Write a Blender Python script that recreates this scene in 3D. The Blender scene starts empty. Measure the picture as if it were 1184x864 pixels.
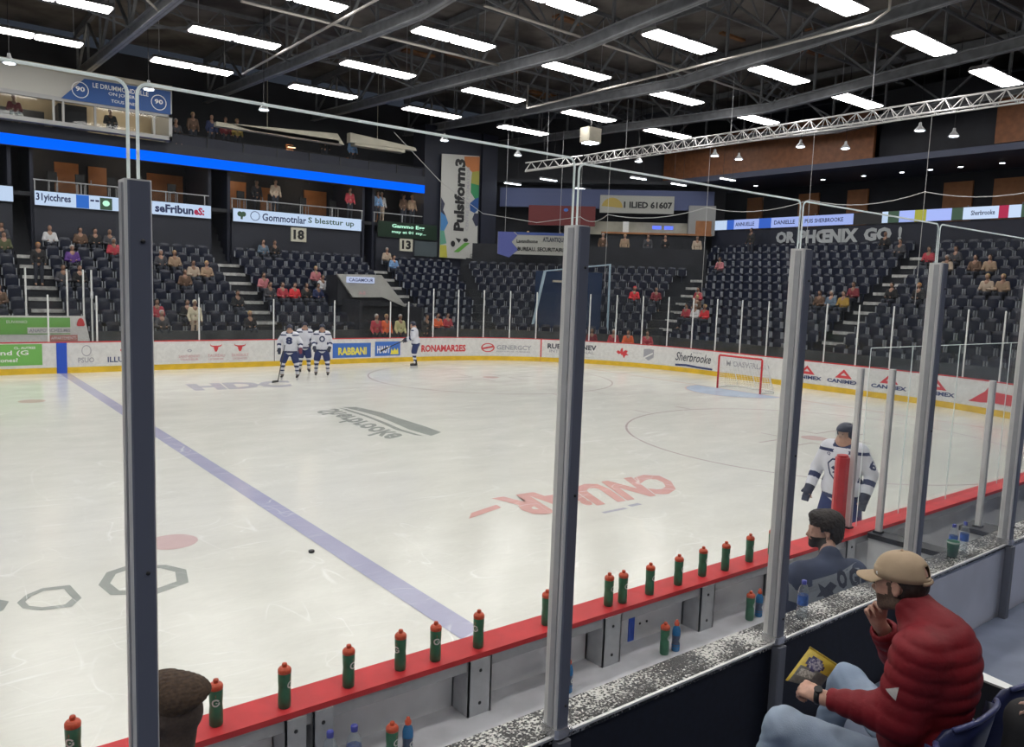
import bpy, bmesh, math, random
import numpy as np
from mathutils import Vector, Matrix
from mathutils.bvhtree import BVHTree
random.seed(7)
SC = bpy.context.scene
COL = SC.collection
PI = math.pi
# ---------------------------------------------------------------- camera
cam_d = bpy.data.cameras.new('camera')
cam = bpy.data.objects.new('camera', cam_d); COL.objects.link(cam)
YAW, PIT, ROL = math.radians(38.04), math.radians(-6.249), math.radians(2.04)
_d = Vector((math.sin(YAW)*math.cos(PIT), math.cos(YAW)*math.cos(PIT), math.sin(PIT)))
_r = Vector((math.cos(YAW), -math.sin(YAW), 0)); _u = _r.cross(_d)
_R = math.cos(ROL)*_r + math.sin(ROL)*_u
_U = -math.sin(ROL)*_r + math.cos(ROL)*_u
M = Matrix((_R, _U, -_d)).transposed().to_4x4()
M.translation = Vector((3.4337, -17.0818, 3.4146))
cam.matrix_world = M
CAM = Vector((3.4337, -17.0818, 3.4146))
cam_d.sensor_fit = 'HORIZONTAL'; cam_d.sensor_width = 36
cam_d.lens = 909.73/1184*36
cam_d.clip_start = 0.05; cam_d.clip_end = 300
SC.camera = cam
# ---------------------------------------------------------------- world, exposure
LAMP = 19.5           # radiance of the ceiling fixtures
w = bpy.data.worlds.new('world'); SC.world = w; w.use_nodes = True
w.node_tree.nodes['Background'].inputs[0].default_value = (0.5, 0.6, 0.8, 1)
w.node_tree.nodes['Background'].inputs[1].default_value = 0.05
SC.view_settings.view_transform = 'Standard'; SC.view_settings.look = 'None'
SC.view_settings.exposure = 0.0; SC.view_settings.gamma = 1.0
SC.view_settings.use_curve_mapping = False
try:
    SC.cycles.transparent_max_bounces = 24
    SC.cycles.max_bounces = 8
    SC.cycles.use_denoising = True
    SC.cycles.sample_clamp_indirect = 6
except Exception:
    pass
# ---------------------------------------------------------------- materials
MATS = {}
def mat(name, col, rough=0.5, metal=0.0, noise=0.0, scale=20.0, bump=0.0, spec=0.5, emit=0.0, col2=None, detail=3, bscale=None):
    if name in MATS: return MATS[name]
    m = bpy.data.materials.new(name); m.use_nodes = True
    nt = m.node_tree; b = nt.nodes['Principled BSDF']
    b.inputs['Base Color'].default_value = (*col, 1)
    b.inputs['Roughness'].default_value = rough
    b.inputs['Metallic'].default_value = metal
    b.inputs['Specular IOR Level'].default_value = spec
    if emit:
        b.inputs['Emission Color'].default_value = (*col, 1)
        b.inputs['Emission Strength'].default_value = emit
    if noise or col2 or bump:
        tc = nt.nodes.new('ShaderNodeTexCoord')
        n = nt.nodes.new('ShaderNodeTexNoise'); n.inputs['Scale'].default_value = scale; n.inputs['Detail'].default_value = detail
        nt.links.new(tc.outputs['Object'], n.inputs['Vector'])
        if noise or col2:
            r = nt.nodes.new('ShaderNodeValToRGB')
            c2 = col2 if col2 else tuple(c*(1-noise) for c in col)
            r.color_ramp.elements[0].color = (*c2, 1); r.color_ramp.elements[1].color = (*col, 1)
            r.color_ramp.elements[0].position = .38; r.color_ramp.elements[1].position = .62
            nt.links.new(n.outputs['Fac'], r.inputs['Fac']); nt.links.new(r.outputs['Color'], b.inputs['Base Color'])
        if bump:
            n2 = n
            if bscale:
                n2 = nt.nodes.new('ShaderNodeTexNoise'); n2.inputs['Scale'].default_value = bscale; n2.inputs['Detail'].default_value = 4
                nt.links.new(tc.outputs['Object'], n2.inputs['Vector'])
            bp = nt.nodes.new('ShaderNodeBump'); bp.inputs['Strength'].default_value = bump; bp.inputs['Distance'].default_value = .02
            nt.links.new(n2.outputs['Fac'], bp.inputs['Height']); nt.links.new(bp.outputs['Normal'], b.inputs['Normal'])
    MATS[name] = m
    return m
def emit_mat(name, col, strength):
    if name in MATS: return MATS[name]
    m = bpy.data.materials.new(name); m.use_nodes = True; nt = m.node_tree
    nt.nodes.remove(nt.nodes['Principled BSDF'])
    e = nt.nodes.new('ShaderNodeEmission'); e.inputs[0].default_value = (*col, 1); e.inputs[1].default_value = strength
    nt.links.new(e.outputs[0], nt.nodes['Material Output'].inputs[0])
    MATS[name] = m; return m
def glass_mat(name, tint=(.94, .97, .95), refl=1.0, rough=.03, haze=0.02):
    m = bpy.data.materials.new(name); m.use_nodes = True; nt = m.node_tree
    nt.nodes.remove(nt.nodes['Principled BSDF'])
    t = nt.nodes.new('ShaderNodeBsdfTransparent'); t.inputs[0].default_value = (*tint, 1)
    g = nt.nodes.new('ShaderNodeBsdfGlossy'); g.inputs['Roughness'].default_value = rough
    lw = nt.nodes.new('ShaderNodeLayerWeight'); lw.inputs[0].default_value = .5
    pw = nt.nodes.new('ShaderNodeMath'); pw.operation = 'POWER'; pw.inputs[1].default_value = 5
    nt.links.new(lw.outputs['Facing'], pw.inputs[0])
    f = nt.nodes.new('ShaderNodeMath'); f.operation = 'MULTIPLY_ADD'; f.inputs[1].default_value = .5; f.inputs[2].default_value = .022
    nt.links.new(pw.outputs[0], f.inputs[0])
    mul = nt.nodes.new('ShaderNodeMath'); mul.operation = 'MULTIPLY'; mul.inputs[1].default_value = refl
    mx = nt.nodes.new('ShaderNodeMixShader'); nt.links.new(f.outputs[0], mul.inputs[0])
    nt.links.new(mul.outputs[0], mx.inputs[0]); nt.links.new(t.outputs[0], mx.inputs[1]); nt.links.new(g.outputs[0], mx.inputs[2])
    df = nt.nodes.new('ShaderNodeBsdfDiffuse'); df.inputs[0].default_value = (.8, .85, .85, 1)
    mx2 = nt.nodes.new('ShaderNodeMixShader'); mx2.inputs[0].default_value = haze
    nt.links.new(mx.outputs[0], mx2.inputs[1]); nt.links.new(df.outputs[0], mx2.inputs[2])
    nt.links.new(mx2.outputs[0], nt.nodes['Material Output'].inputs[0])
    MATS[name] = m; return m
def ice_mat(name, col, mixc=None):
    """ice: skate scratches in bump, slight cloudiness; col = what is frozen into it"""
    if name in MATS: return MATS[name]
    m = bpy.data.materials.new(name); m.use_nodes = True; nt = m.node_tree; b = nt.nodes['Principled BSDF']
    L = nt.links.new
    tc = nt.nodes.new('ShaderNodeTexCoord')
    def noise(scale, mapping=(1, 1, 1), detail=4, rot=0, rough=.6):
        mp = nt.nodes.new('ShaderNodeMapping'); mp.inputs['Scale'].default_value = mapping; mp.inputs['Rotation'].default_value = (0, 0, rot)
        L(tc.outputs['Object'], mp.inputs['Vector'])
        n = nt.nodes.new('ShaderNodeTexNoise'); n.inputs['Scale'].default_value = scale; n.inputs['Detail'].default_value = detail
        n.inputs['Roughness'].default_value = rough
        L(mp.outputs[0], n.inputs['Vector']); return n
    def ramp(src, a, bb, ca, cb):
        r = nt.nodes.new('ShaderNodeValToRGB'); r.color_ramp.elements[0].position = a; r.color_ramp.elements[1].position = bb
        r.color_ramp.elements[0].color = (*ca, 1); r.color_ramp.elements[1].color = (*cb, 1); L(src.outputs['Fac'], r.inputs['Fac']); return r
    # scraped lines: thin iso-bands of stretched noise
    def lines(scale, mp, rot, wdt, dist=.6):
        n = noise(scale, mp, 1.5, rot, .4)
        n.inputs['Distortion'].default_value = dist
        s = nt.nodes.new('ShaderNodeMath'); s.operation = 'SUBTRACT'; s.inputs[1].default_value = .5; L(n.outputs['Fac'], s.inputs[0])
        a = nt.nodes.new('ShaderNodeMath'); a.operation = 'ABSOLUTE'; L(s.outputs[0], a.inputs[0])
        mr = nt.nodes.new('ShaderNodeMapRange'); mr.inputs['From Min'].default_value = 0; mr.inputs['From Max'].default_value = wdt
        mr.inputs['To Min'].default_value = 1; mr.inputs['To Max'].default_value = 0; L(a.outputs[0], mr.inputs['Value']); return mr
    l1 = lines(.55, (1, 1.6, 1), .5, .006); l2 = lines(.8, (1.8, .7, 1), -.4, .005); l3 = lines(.35, (.5, 2.2, 1), .15, .005, 1.2)
    mask = noise(1.1, detail=3)
    mx = nt.nodes.new('ShaderNodeMath'); mx.operation = 'MAXIMUM'; L(l1.outputs[0], mx.inputs[0]); L(l2.outputs[0], mx.inputs[1])
    mx2 = nt.nodes.new('ShaderNodeMath'); mx2.operation = 'MAXIMUM'; L(mx.outputs[0], mx2.inputs[0]); L(l3.outputs[0], mx2.inputs[1])
    mk = nt.nodes.new('ShaderNodeMapRange'); mk.inputs['From Min'].default_value = .42; mk.inputs['From Max'].default_value = .62; L(mask.outputs['Fac'], mk.inputs['Value'])
    ln = nt.nodes.new('ShaderNodeMath'); ln.operation = 'MULTIPLY'; L(mx2.outputs[0], ln.inputs[0]); L(mk.outputs[0], ln.inputs[1])
    cloud = noise(.7, (1, 2.2, 1), 6, .3, .65)
    fine = noise(7, (1, 4, 1), 5, .45, .7)
    dark = tuple(c*.90 for c in col)
    rc = ramp(cloud, .3, .7, dark, col)
    rf = ramp(fine, .35, .7, (.93, .93, .93), (1.0, 1.0, 1.0))
    m1 = nt.nodes.new('ShaderNodeMix'); m1.data_type = 'RGBA'; m1.blend_type = 'MULTIPLY'; m1.inputs[0].default_value = 1
    L(rc.outputs[0], m1.inputs[6]); L(rf.outputs[0], m1.inputs[7])
    m2 = nt.nodes.new('ShaderNodeMix'); m2.data_type = 'RGBA'
    m2.inputs[7].default_value = (.93, .94, .92, 1)
    sc_ = nt.nodes.new('ShaderNodeMath'); sc_.operation = 'MULTIPLY'; sc_.inputs[1].default_value = .55; L(ln.outputs[0], sc_.inputs[0])
    L(sc_.outputs[0], m2.inputs[0]); L(m1.outputs[2], m2.inputs[6])
    L(m2.outputs[2], b.inputs['Base Color'])
    rr = ramp(cloud, .3, .7, (.06, .06, .06), (.17, .17, .17)); L(rr.outputs[0], b.inputs['Roughness'])
    b.inputs['IOR'].default_value = 1.31; b.inputs['Specular IOR Level'].default_value = .35
    bp = nt.nodes.new('ShaderNodeBump'); bp.inputs['Strength'].default_value = .12; bp.inputs['Distance'].default_value = .01
    ad = nt.nodes.new('ShaderNodeMath'); ad.operation = 'ADD'; L(fine.outputs['Fac'], ad.inputs[0]); L(ln.outputs[0], ad.inputs[1])
    L(ad.outputs[0], bp.inputs['Height']); L(bp.outputs[0], b.inputs['Normal'])
    MATS[name] = m; return m
# ---------------------------------------------------------------- object helpers
def tag(o, label=None, cat=None, group=None, kind=None):
    if label: o['label'] = label
    if cat: o['category'] = cat
    if group: o['group'] = group
    if kind: o['kind'] = kind
    return o
def empty(name, loc=(0, 0, 0), rz=0, label=None, cat=None, group=None, kind=None):
    o = bpy.data.objects.new(name, None); COL.objects.link(o); o.location = loc; o.rotation_euler = (0, 0, rz)
    o.empty_display_size = .1
    return tag(o, label, cat, group, kind)
def copy_tree(o, parent=None):
    c = o.copy(); COL.objects.link(c); c.parent = parent
    for ch in list(o.children): copy_tree(ch, c)
    return c
def link(name, me, parent=None, material=None, smooth=False):
    o = bpy.data.objects.new(name, me); COL.objects.link(o)
    if parent: o.parent = parent
    if material is not None:
        for m in (material if isinstance(material, (list, tuple)) else [material]): me.materials.append(m)
    if smooth:
        me.polygons.foreach_set('use_smooth', [True]*len(me.polygons)); me.update()
    return o
class MB:
    """collects shapes, in the local space of the thing (or of `off` when given)"""
    def __init__(s, off=(0, 0, 0)): s.v = []; s.f = []; s.m = []; s.off = Vector(off); s.mi = 0
    def add(s, vs, fs):
        n = len(s.v); s.v += [tuple(Vector(v)-s.off) for v in vs]; s.f += [tuple(i+n for i in f) for f in fs]; s.m += [s.mi]*len(fs); return s
    def box(s, a, b, bev=0):
        (x0, y0, z0), (x1, y1, z1) = a, b
        x0, x1 = min(x0, x1), max(x0, x1); y0, y1 = min(y0, y1), max(y0, y1); z0, z1 = min(z0, z1), max(z0, z1)
        if bev:
            e = min(bev, (x1-x0)/2.01, (y1-y0)/2.01)
            pts = [(x0+e, y0), (x1-e, y0), (x1, y0+e), (x1, y1-e), (x1-e, y1), (x0+e, y1), (x0, y1-e), (x0, y0+e)]
            return s.prism(pts, z0, z1)
        v = [(x0, y0, z0), (x1, y0, z0), (x1, y1, z0), (x0, y1, z0), (x0, y0, z1), (x1, y0, z1), (x1, y1, z1), (x0, y1, z1)]
        return s.add(v, [(0, 3, 2, 1), (4, 5, 6, 7), (0, 1, 5, 4), (1, 2, 6, 5), (2, 3, 7, 6), (3, 0, 4, 7)])
    def prism(s, pts, z0, z1):
        n = len(pts); v = [(p[0], p[1], z0) for p in pts]+[(p[0], p[1], z1) for p in pts]
        f = [tuple(range(n-1, -1, -1)), tuple(range(n, 2*n))]+[(i, (i+1) % n, n+(i+1) % n, n+i) for i in range(n)]
        return s.add(v, f)
    def extrude(s, pts, d):
        """closed 3D polygon pts extruded by vector d"""
        d = Vector(d); n = len(pts); v = [Vector(p) for p in pts]+[Vector(p)+d for p in pts]
        f = [tuple(range(n-1, -1, -1)), tuple(range(n, 2*n))]+[(i, (i+1) % n, n+(i+1) % n, n+i) for i in range(n)]
        return s.add(v, f)
    def bar(s, a, b, w, h=None, up=(0, 0, 1)):
        h = h or w; a, b = Vector(a), Vector(b); d = (b-a).normalized(); up = Vector(up)
        if abs(d.dot(up)) > .99: up = Vector((0, 1, 0))
        x = d.cross(up).normalized(); y = x.cross(d)
        c = [(-w/2, -h/2), (w/2, -h/2), (w/2, h/2), (-w/2, h/2)]
        v = [a+x*p+y*q for p, q in c]+[b+x*p+y*q for p, q in c]
        return s.add(v, [(3, 2, 1, 0), (4, 5, 6, 7), (0, 1, 5, 4), (1, 2, 6, 5), (2, 3, 7, 6), (3, 0, 4, 7)])
    def tube(s, pts, r, n=8, cap=True):
        pts = [Vector(p) for p in pts]; rs = r if isinstance(r, (list, tuple)) else [r]*len(pts)
        V = []; F = []; prev = None
        for i, p in enumerate(pts):
            d = (pts[min(i+1, len(pts)-1)]-pts[max(i-1, 0)]).normalized()
            if prev is None:
                up = Vector((0, 0, 1)) if abs(d.z) < .95 else Vector((1, 0, 0)); x = d.cross(up).normalized()
            else: x = (prev-d*prev.dot(d)).normalized()
            prev = x; y = d.cross(x)
            V += [p+rs[i]*(math.cos(2*PI*k/n)*x+math.sin(2*PI*k/n)*y) for k in range(n)]
        for i in range(len(pts)-1):
            for k in range(n): F.append((i*n+k, i*n+(k+1) % n, (i+1)*n+(k+1) % n, (i+1)*n+k))
        if cap: F += [tuple(range(n-1, -1, -1)), tuple(range((len(pts)-1)*n, len(pts)*n))]
        return s.add(V, F)
    def lathe(s, prof, c=(0, 0, 0), n=24, cap=True):
        V = []; F = []
        for r, z in prof: V += [(c[0]+r*math.cos(2*PI*k/n), c[1]+r*math.sin(2*PI*k/n), c[2]+z) for k in range(n)]
        for i in range(len(prof)-1):
            for k in range(n): F.append((i*n+k, i*n+(k+1) % n, (i+1)*n+(k+1) % n, (i+1)*n+k))
        if cap: F += [tuple(range(n-1, -1, -1)), tuple(range((len(prof)-1)*n, len(prof)*n))]
        return s.add(V, F)
    def ball(s, c, r, n=10):
        r = r if isinstance(r, (tuple, list)) else (r, r, r); V = []; F = []
        for i in range(1, n): 
            for k in range(2*n): V.append((c[0]+r[0]*math.sin(PI*i/n)*math.cos(PI*k/n), c[1]+r[1]*math.sin(PI*i/n)*math.sin(PI*k/n), c[2]+r[2]*math.cos(PI*i/n)))
        V += [(c[0], c[1], c[2]+r[2]), (c[0], c[1], c[2]-r[2])]; m = 2*n
        for i in range(n-2):
            for k in range(m): F.append((i*m+k, (i+1)*m+k, (i+1)*m+(k+1) % m, i*m+(k+1) % m))
        for k in range(m):
            F.append((len(V)-2, k, (k+1) % m)); F.append((len(V)-1, (n-2)*m+(k+1) % m, (n-2)*m+k))
        return s.add(V, F)
    def build(s, name, material, parent=None, smooth=False):
        me = bpy.data.meshes.new(name); me.from_pydata([tuple(v) for v in s.v], [], s.f); 
        o = link(name, me, parent, material, smooth)
        if isinstance(material, (list, tuple)): me.polygons.foreach_set('material_index', s.m)
        me.update(); return o
def text_mesh(string, bold=0.0, shear=0.0, res=2):
    """mesh of a string normalised to the unit square -> (verts, faces, aspect)"""
    cu = bpy.data.curves.new('t', 'FONT'); cu.body = string; cu.resolution_u = res; cu.offset = bold; cu.shear = shear
    ob = bpy.data.objects.new('t', cu); COL.objects.link(ob)
    dg = bpy.context.evaluated_depsgraph_get(); dg.update()
    me = bpy.data.meshes.new_from_object(ob.evaluated_get(dg))
    V = [v.co.copy() for v in me.vertices]; F = [tuple(p.vertices) for p in me.polygons]
    bpy.data.objects.remove(ob); bpy.data.curves.remove(cu); bpy.data.meshes.remove(me)
    x0 = min(v.x for v in V); x1 = max(v.x for v in V); y0 = min(v.y for v in V); y1 = max(v.y for v in V)
    return [((v.x-x0)/(x1-x0), (v.y-y0)/(y1-y0)) for v in V], F, (x1-x0)/(y1-y0)
def lettering(name, string, fn, material, parent, bold=0.0, shear=0.0, flip=False, thick=None):
    """fn(u,v) maps the unit square to a 3D point (in the parent's space)"""
    V, F, _ = text_mesh(string, bold, shear)
    me = bpy.data.meshes.new(name)
    if flip: F = [tuple(reversed(f)) for f in F]
    me.from_pydata([tuple(fn(u, v)) for u, v in V], [], F)
    return link(name, me, parent, material)
def rect_fn(o, r, u):
    o, r, u = Vector(o), Vector(r), Vector(u)
    return lambda a, b: o+r*a+u*b
def flat(name, polys, fn, material, parent):
    """polygons given in unit (u,v) coordinates, mapped with fn"""
    V = []; F = []
    for p in polys:
        n = len(V); V += [tuple(fn(*q)) for q in p]; F.append(tuple(range(n, n+len(p))))
    me = bpy.data.meshes.new(name); me.from_pydata(V, [], F)
    bm = bmesh.new(); bm.from_mesh(me)
    bmesh.ops.triangulate(bm, faces=[f for f in bm.faces if len(f.verts) > 4]); bm.to_mesh(me); bm.free()
    return link(name, me, parent, material)
def circ(cu, cv, ru, rv, n=20, a0=0, a1=2*PI):
    return [(cu+ru*math.cos(a0+(a1-a0)*i/n), cv+rv*math.sin(a0+(a1-a0)*i/n)) for i in range(n)]
# ---------------------------------------------------------------- implicit surfaces for people and other organic shapes
class Field:
    def __init__(s, lo, hi, h):
        s.lo = np.array(lo, float); s.h = h
        s.n = np.ceil((np.array(hi)-s.lo)/h).astype(int)+1
        s.F = np.full(s.n, 1.0, np.float32)
        s.ax = [s.lo[i]+h*np.arange(s.n[i]) for i in range(3)]
    def _sub(s, lo, hi):
        a = np.maximum(((np.array(lo)-s.lo)/s.h).astype(int), 0); b = np.minimum(((np.array(hi)-s.lo)/s.h).astype(int)+2, s.n)
        if (b <= a).any(): return None
        sl = tuple(slice(a[i], b[i]) for i in range(3))
        X = s.ax[0][sl[0]][:, None, None]; Y = s.ax[1][sl[1]][None, :, None]; Z = s.ax[2][sl[2]][None, None, :]
        return sl, X, Y, Z
    def _blend(s, sl, d, k, cut=False):
        A = s.F[sl]; d = d.astype(np.float32)
        if cut:
            d = -d; h = np.maximum(k-np.abs(A-d), 0)/k if k > 0 else 0; s.F[sl] = np.maximum(A, d)+h*h*k/4
        else:
            h = np.maximum(k-np.abs(A-d), 0)/k if k > 0 else 0; s.F[sl] = np.minimum(A, d)-h*h*k/4
    def cap(s, a, b, ra, rb=None, k=.02, cut=False, quilt=None):
        rb = ra if rb is None else rb; a = np.array(a, float); b = np.array(b, float); m = max(ra, rb)+k+2*s.h+.02
        q = s._sub(np.minimum(a, b)-m, np.maximum(a, b)+m)
        if q is None: return s
        sl, X, Y, Z = q; ab = b-a; L2 = max(ab@ab, 1e-9)
        t = np.clip(((X-a[0])*ab[0]+(Y-a[1])*ab[1]+(Z-a[2])*ab[2])/L2, 0, 1)
        d = np.sqrt((X-a[0]-t*ab[0])**2+(Y-a[1]-t*ab[1])**2+(Z-a[2]-t*ab[2])**2)-(ra+(rb-ra)*t)
        if quilt:
            dr, pitch, amp = quilt; dr = np.array(dr, float)
            ss = (X*dr[0]+Y*dr[1]+Z*dr[2])/pitch
            d = d-amp*(np.abs(np.sin(PI*ss))**.5-.7)
        s._blend(sl, d, k, cut); return s
    def ell(s, c, r, R=None, k=.02, cut=False, quilt=None):
        c = np.array(c, float); r = np.array(r, float); m = max(r)+k+2*s.h+.02
        q = s._sub(c-m, c+m)
        if q is None: return s
        sl, X, Y, Z = q
        if R is None: x, y, z = X-c[0], Y-c[1], Z-c[2]
        else:
            R = np.array(R, float)   # columns = local axes
            x, y, z = [(X-c[0])*R[0, i]+(Y-c[1])*R[1, i]+(Z-c[2])*R[2, i] for i in range(3)]
        k0 = np.sqrt((x/r[0])**2+(y/r[1])**2+(z/r[2])**2); k1 = np.sqrt((x/r[0]**2)**2+(y/r[1]**2)**2+(z/r[2]**2)**2)
        d = k0*(k0-1)/np.maximum(k1, 1e-6)
        if quilt:
            dr, pitch, amp = quilt; dr = np.array(dr, float)
            ss = (X*dr[0]+Y*dr[1]+Z*dr[2])/pitch
            d = d-amp*(np.abs(np.sin(PI*ss))**.5-.7)
        s._blend(sl, d, k, cut); return s
    def box(s, c, r, R=None, rnd=.01, k=.01, cut=False):
        c = np.array(c, float); r = np.array(r, float)-rnd; m = np.linalg.norm(r)+rnd+k+2*s.h+.02
        q = s._sub(c-m, c+m)
        if q is None: return s
        sl, X, Y, Z = q
        if R is None: p = [X-c[0], Y-c[1], Z-c[2]]
        else:
            R = np.array(R, float); p = [(X-c[0])*R[0, i]+(Y-c[1])*R[1, i]+(Z-c[2])*R[2, i] for i in range(3)]
        q = [np.abs(p[i])-r[i] for i in range(3)]
        d = np.sqrt(np.maximum(q[0], 0)**2+np.maximum(q[1], 0)**2+np.maximum(q[2], 0)**2)+np.minimum(np.maximum(np.maximum(q[0], q[1]), q[2]), 0)-rnd
        s._blend(sl, d, k, cut); return s
    def noise(s, amp, freq, aniso=(1, 1, 1)):
        """rough, hair-like disturbance"""
        X = s.ax[0][:, None, None]*freq*aniso[0]; Y = s.ax[1][None, :, None]*freq*aniso[1]; Z = s.ax[2][None, None, :]*freq*aniso[2]
        s.F += (amp*(np.sin(X+1.7*np.sin(Y*.9+.4*Z))*np.sin(Y*1.3+1.1*np.sin(Z))+.6*np.sin(X*2.3+Z*1.9)*np.sin(Y*2.7+X*.7))).astype(np.float32); return s
    def plane_cut(s, p, n, k=.004):
        """remove everything on the side n points to"""
        n = np.array(n, float); n /= np.linalg.norm(n); p = np.array(p, float)
        X = s.ax[0][:, None, None]; Y = s.ax[1][None, :, None]; Z = s.ax[2][None, None, :]
        d = (X-p[0])*n[0]+(Y-p[1])*n[1]+(Z-p[2])*n[2]
        s._blend((slice(None),)*3, -d, k, True); return s
    def mesh(s, name, off=(0, 0, 0), material=None, parent=None, matfn=None, smooth_it=1):
        F = s.F; F[0] = F[-1] = 1; F[:, 0] = F[:, -1] = 1; F[:, :, 0] = F[:, :, -1] = 1
        ins = F < 0; n = s.n-1
        cnt = np.zeros(n, np.int8); P = np.zeros((*n, 3), np.float32); 
        cross = []
        for ax in range(3):
            sa = [slice(None)]*3; sb = [slice(None)]*3; sa[ax] = slice(0, -1); sb[ax] = slice(1, None)
            A = F[tuple(sa)]; B = F[tuple(sb)]; c = (A < 0) != (B < 0)
            idx = np.argwhere(c); t = A[c]/(A[c]-B[c]); cross.append((idx, A[c] < 0))
            pos = idx.astype(np.float32); pos[:, ax] += t
            o = [i for i in range(3) if i != ax]
            for da in (0, -1):
                for db in (0, -1):
                    q = idx.copy(); q[:, o[0]] += da; q[:, o[1]] += db
                    ok = ((q >= 0) & (q < n)).all(1)
                    qq = q[ok]; np.add.at(P, (qq[:, 0], qq[:, 1], qq[:, 2]), pos[ok]); np.add.at(cnt, (qq[:, 0], qq[:, 1], qq[:, 2]), 1)
        act = cnt > 0; vid = np.full(n, -1, np.int64); vid[act] = np.arange(act.sum())
        V = P[act]/cnt[act][:, None]*s.h+s.lo
        Q = []
        for ax in range(3):
            idx, neg = cross[ax]; o = [(ax+1) % 3, (ax+2) % 3]; cs = []
            for da, db in ((-1, -1), (0, -1), (0, 0), (-1, 0)):
                q = idx.copy(); q[:, o[0]] += da; q[:, o[1]] += db; cs.append(vid[q[:, 0], q[:, 1], q[:, 2]])
            f = np.stack(cs, 1); f[~neg] = f[~neg][:, ::-1]; Q.append(f)
        Q = np.concatenate(Q); V = V.astype(np.float64)
        for _ in range(smooth_it):
            acc = np.zeros_like(V); c = np.zeros(len(V))
            for a, b in ((0, 1), (1, 2), (2, 3), (3, 0)):
                np.add.at(acc, Q[:, a], V[Q[:, b]]); np.add.at(acc, Q[:, b], V[Q[:, a]]); np.add.at(c, Q[:, a], 1); np.add.at(c, Q[:, b], 1)
            V = V*.5+.5*acc/c[:, None]
        mi = None
        if matfn is not None: mi = matfn(V[Q].mean(1)).astype(int)
        V = V-np.array(off)
        me = bpy.data.meshes.new(name); me.from_pydata(V.tolist(), [], Q.tolist())
        o = link(name, me, parent, material, True)
        if mi is not None: me.polygons.foreach_set('material_index', mi.tolist()); me.update()
        return o
def rotz(a): c, s = math.cos(a), math.sin(a); return np.array([[c, -s, 0], [s, c, 0], [0, 0, 1.]])
def rotx(a): c, s = math.cos(a), math.sin(a); return np.array([[1, 0, 0], [0, c, -s], [0, s, c.real]])
def roty(a): c, s = math.cos(a), math.sin(a); return np.array([[c, 0, s], [0, 1, 0], [-s, 0, c]])
class Frame:
    """local frame: x right, y forward, z up; az measured clockwise from +y"""
    def __init__(s, o, az=0, pitch=0, roll=0, sc=1.0):
        s.o = np.array(o, float); s.R = rotz(-math.radians(az)) @ rotx(math.radians(pitch)) @ roty(math.radians(roll)); s.s = sc
    def p(s, x, y, z): return s.o+s.R @ (np.array([x, y, z])*s.s)
    def d(s, x, y, z): return s.R @ np.array([x, y, z], float)
def head(F, f, ears=True, k=.012):
    """skull, face, jaw, nose, lips, ears into field F at frame f (origin between the ears)"""
    S = f.s; R = f.R
    E = lambda c, r, kk=k, cut=False: F.ell(f.p(*c), np.array(r)*S, R, kk*S, cut)
    C = lambda a, b, ra, rb=None, kk=k, cut=False: F.cap(f.p(*a), f.p(*b), ra*S, (rb or ra)*S, kk*S, cut)
    E((0, -.012, .035), (.076, .096, .084)); E((0, .035, -.02), (.06, .062, .078), .02)
    C((-.042, .01, -.07), (-.008, .068, -.092), .024, .022, .02); C((.042, .01, -.07), (.008, .068, -.092), .024, .022, .02)
    E((0, .06, -.06), (.034, .034, .045), .02)
    E((-.036, .066, -.028), (.02, .018, .02), .015); E((.036, .066, -.028), (.02, .018, .02), .015)
    C((-.034, .078, .026), (.034, .078, .026), .011, None, .015)
    E((-.031, .099, .004), (.014, .013, .01), .01, True); E((.031, .099, .004), (.014, .013, .01), .01, True)
    E((-.031, .080, .004), (.0125, .0115, .011), .002); E((.031, .080, .004), (.0125, .0115, .011), .002)
    C((0, .088, .012), (0, .108, -.024), .007, .011, .010); E((-.012, .098, -.032), (.008, .01, .007), .006); E((.012, .098, -.032), (.008, .01, .007), .006)
    C((-.02, .086, -.056), (.02, .086, -.056), .006, None, .006); C((-.016, .086, -.067), (.016, .086, -.067), .007, None, .006)
    C((-.022, .098, -.0615), (.022, .098, -.0615), .0025, None, .004, True)
    E((0, .08, -.095), (.02, .016, .016), .015)
    if ears:
        for sg in (-1, 1):
            E((sg*.08, -.008, 0), (.010, .019, .031), .008); E((sg*.092, -.004, .004), (.008, .010, .018), .006, True)
            E((sg*.083, -.008, -.024), (.008, .010, .011), .006)
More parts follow.
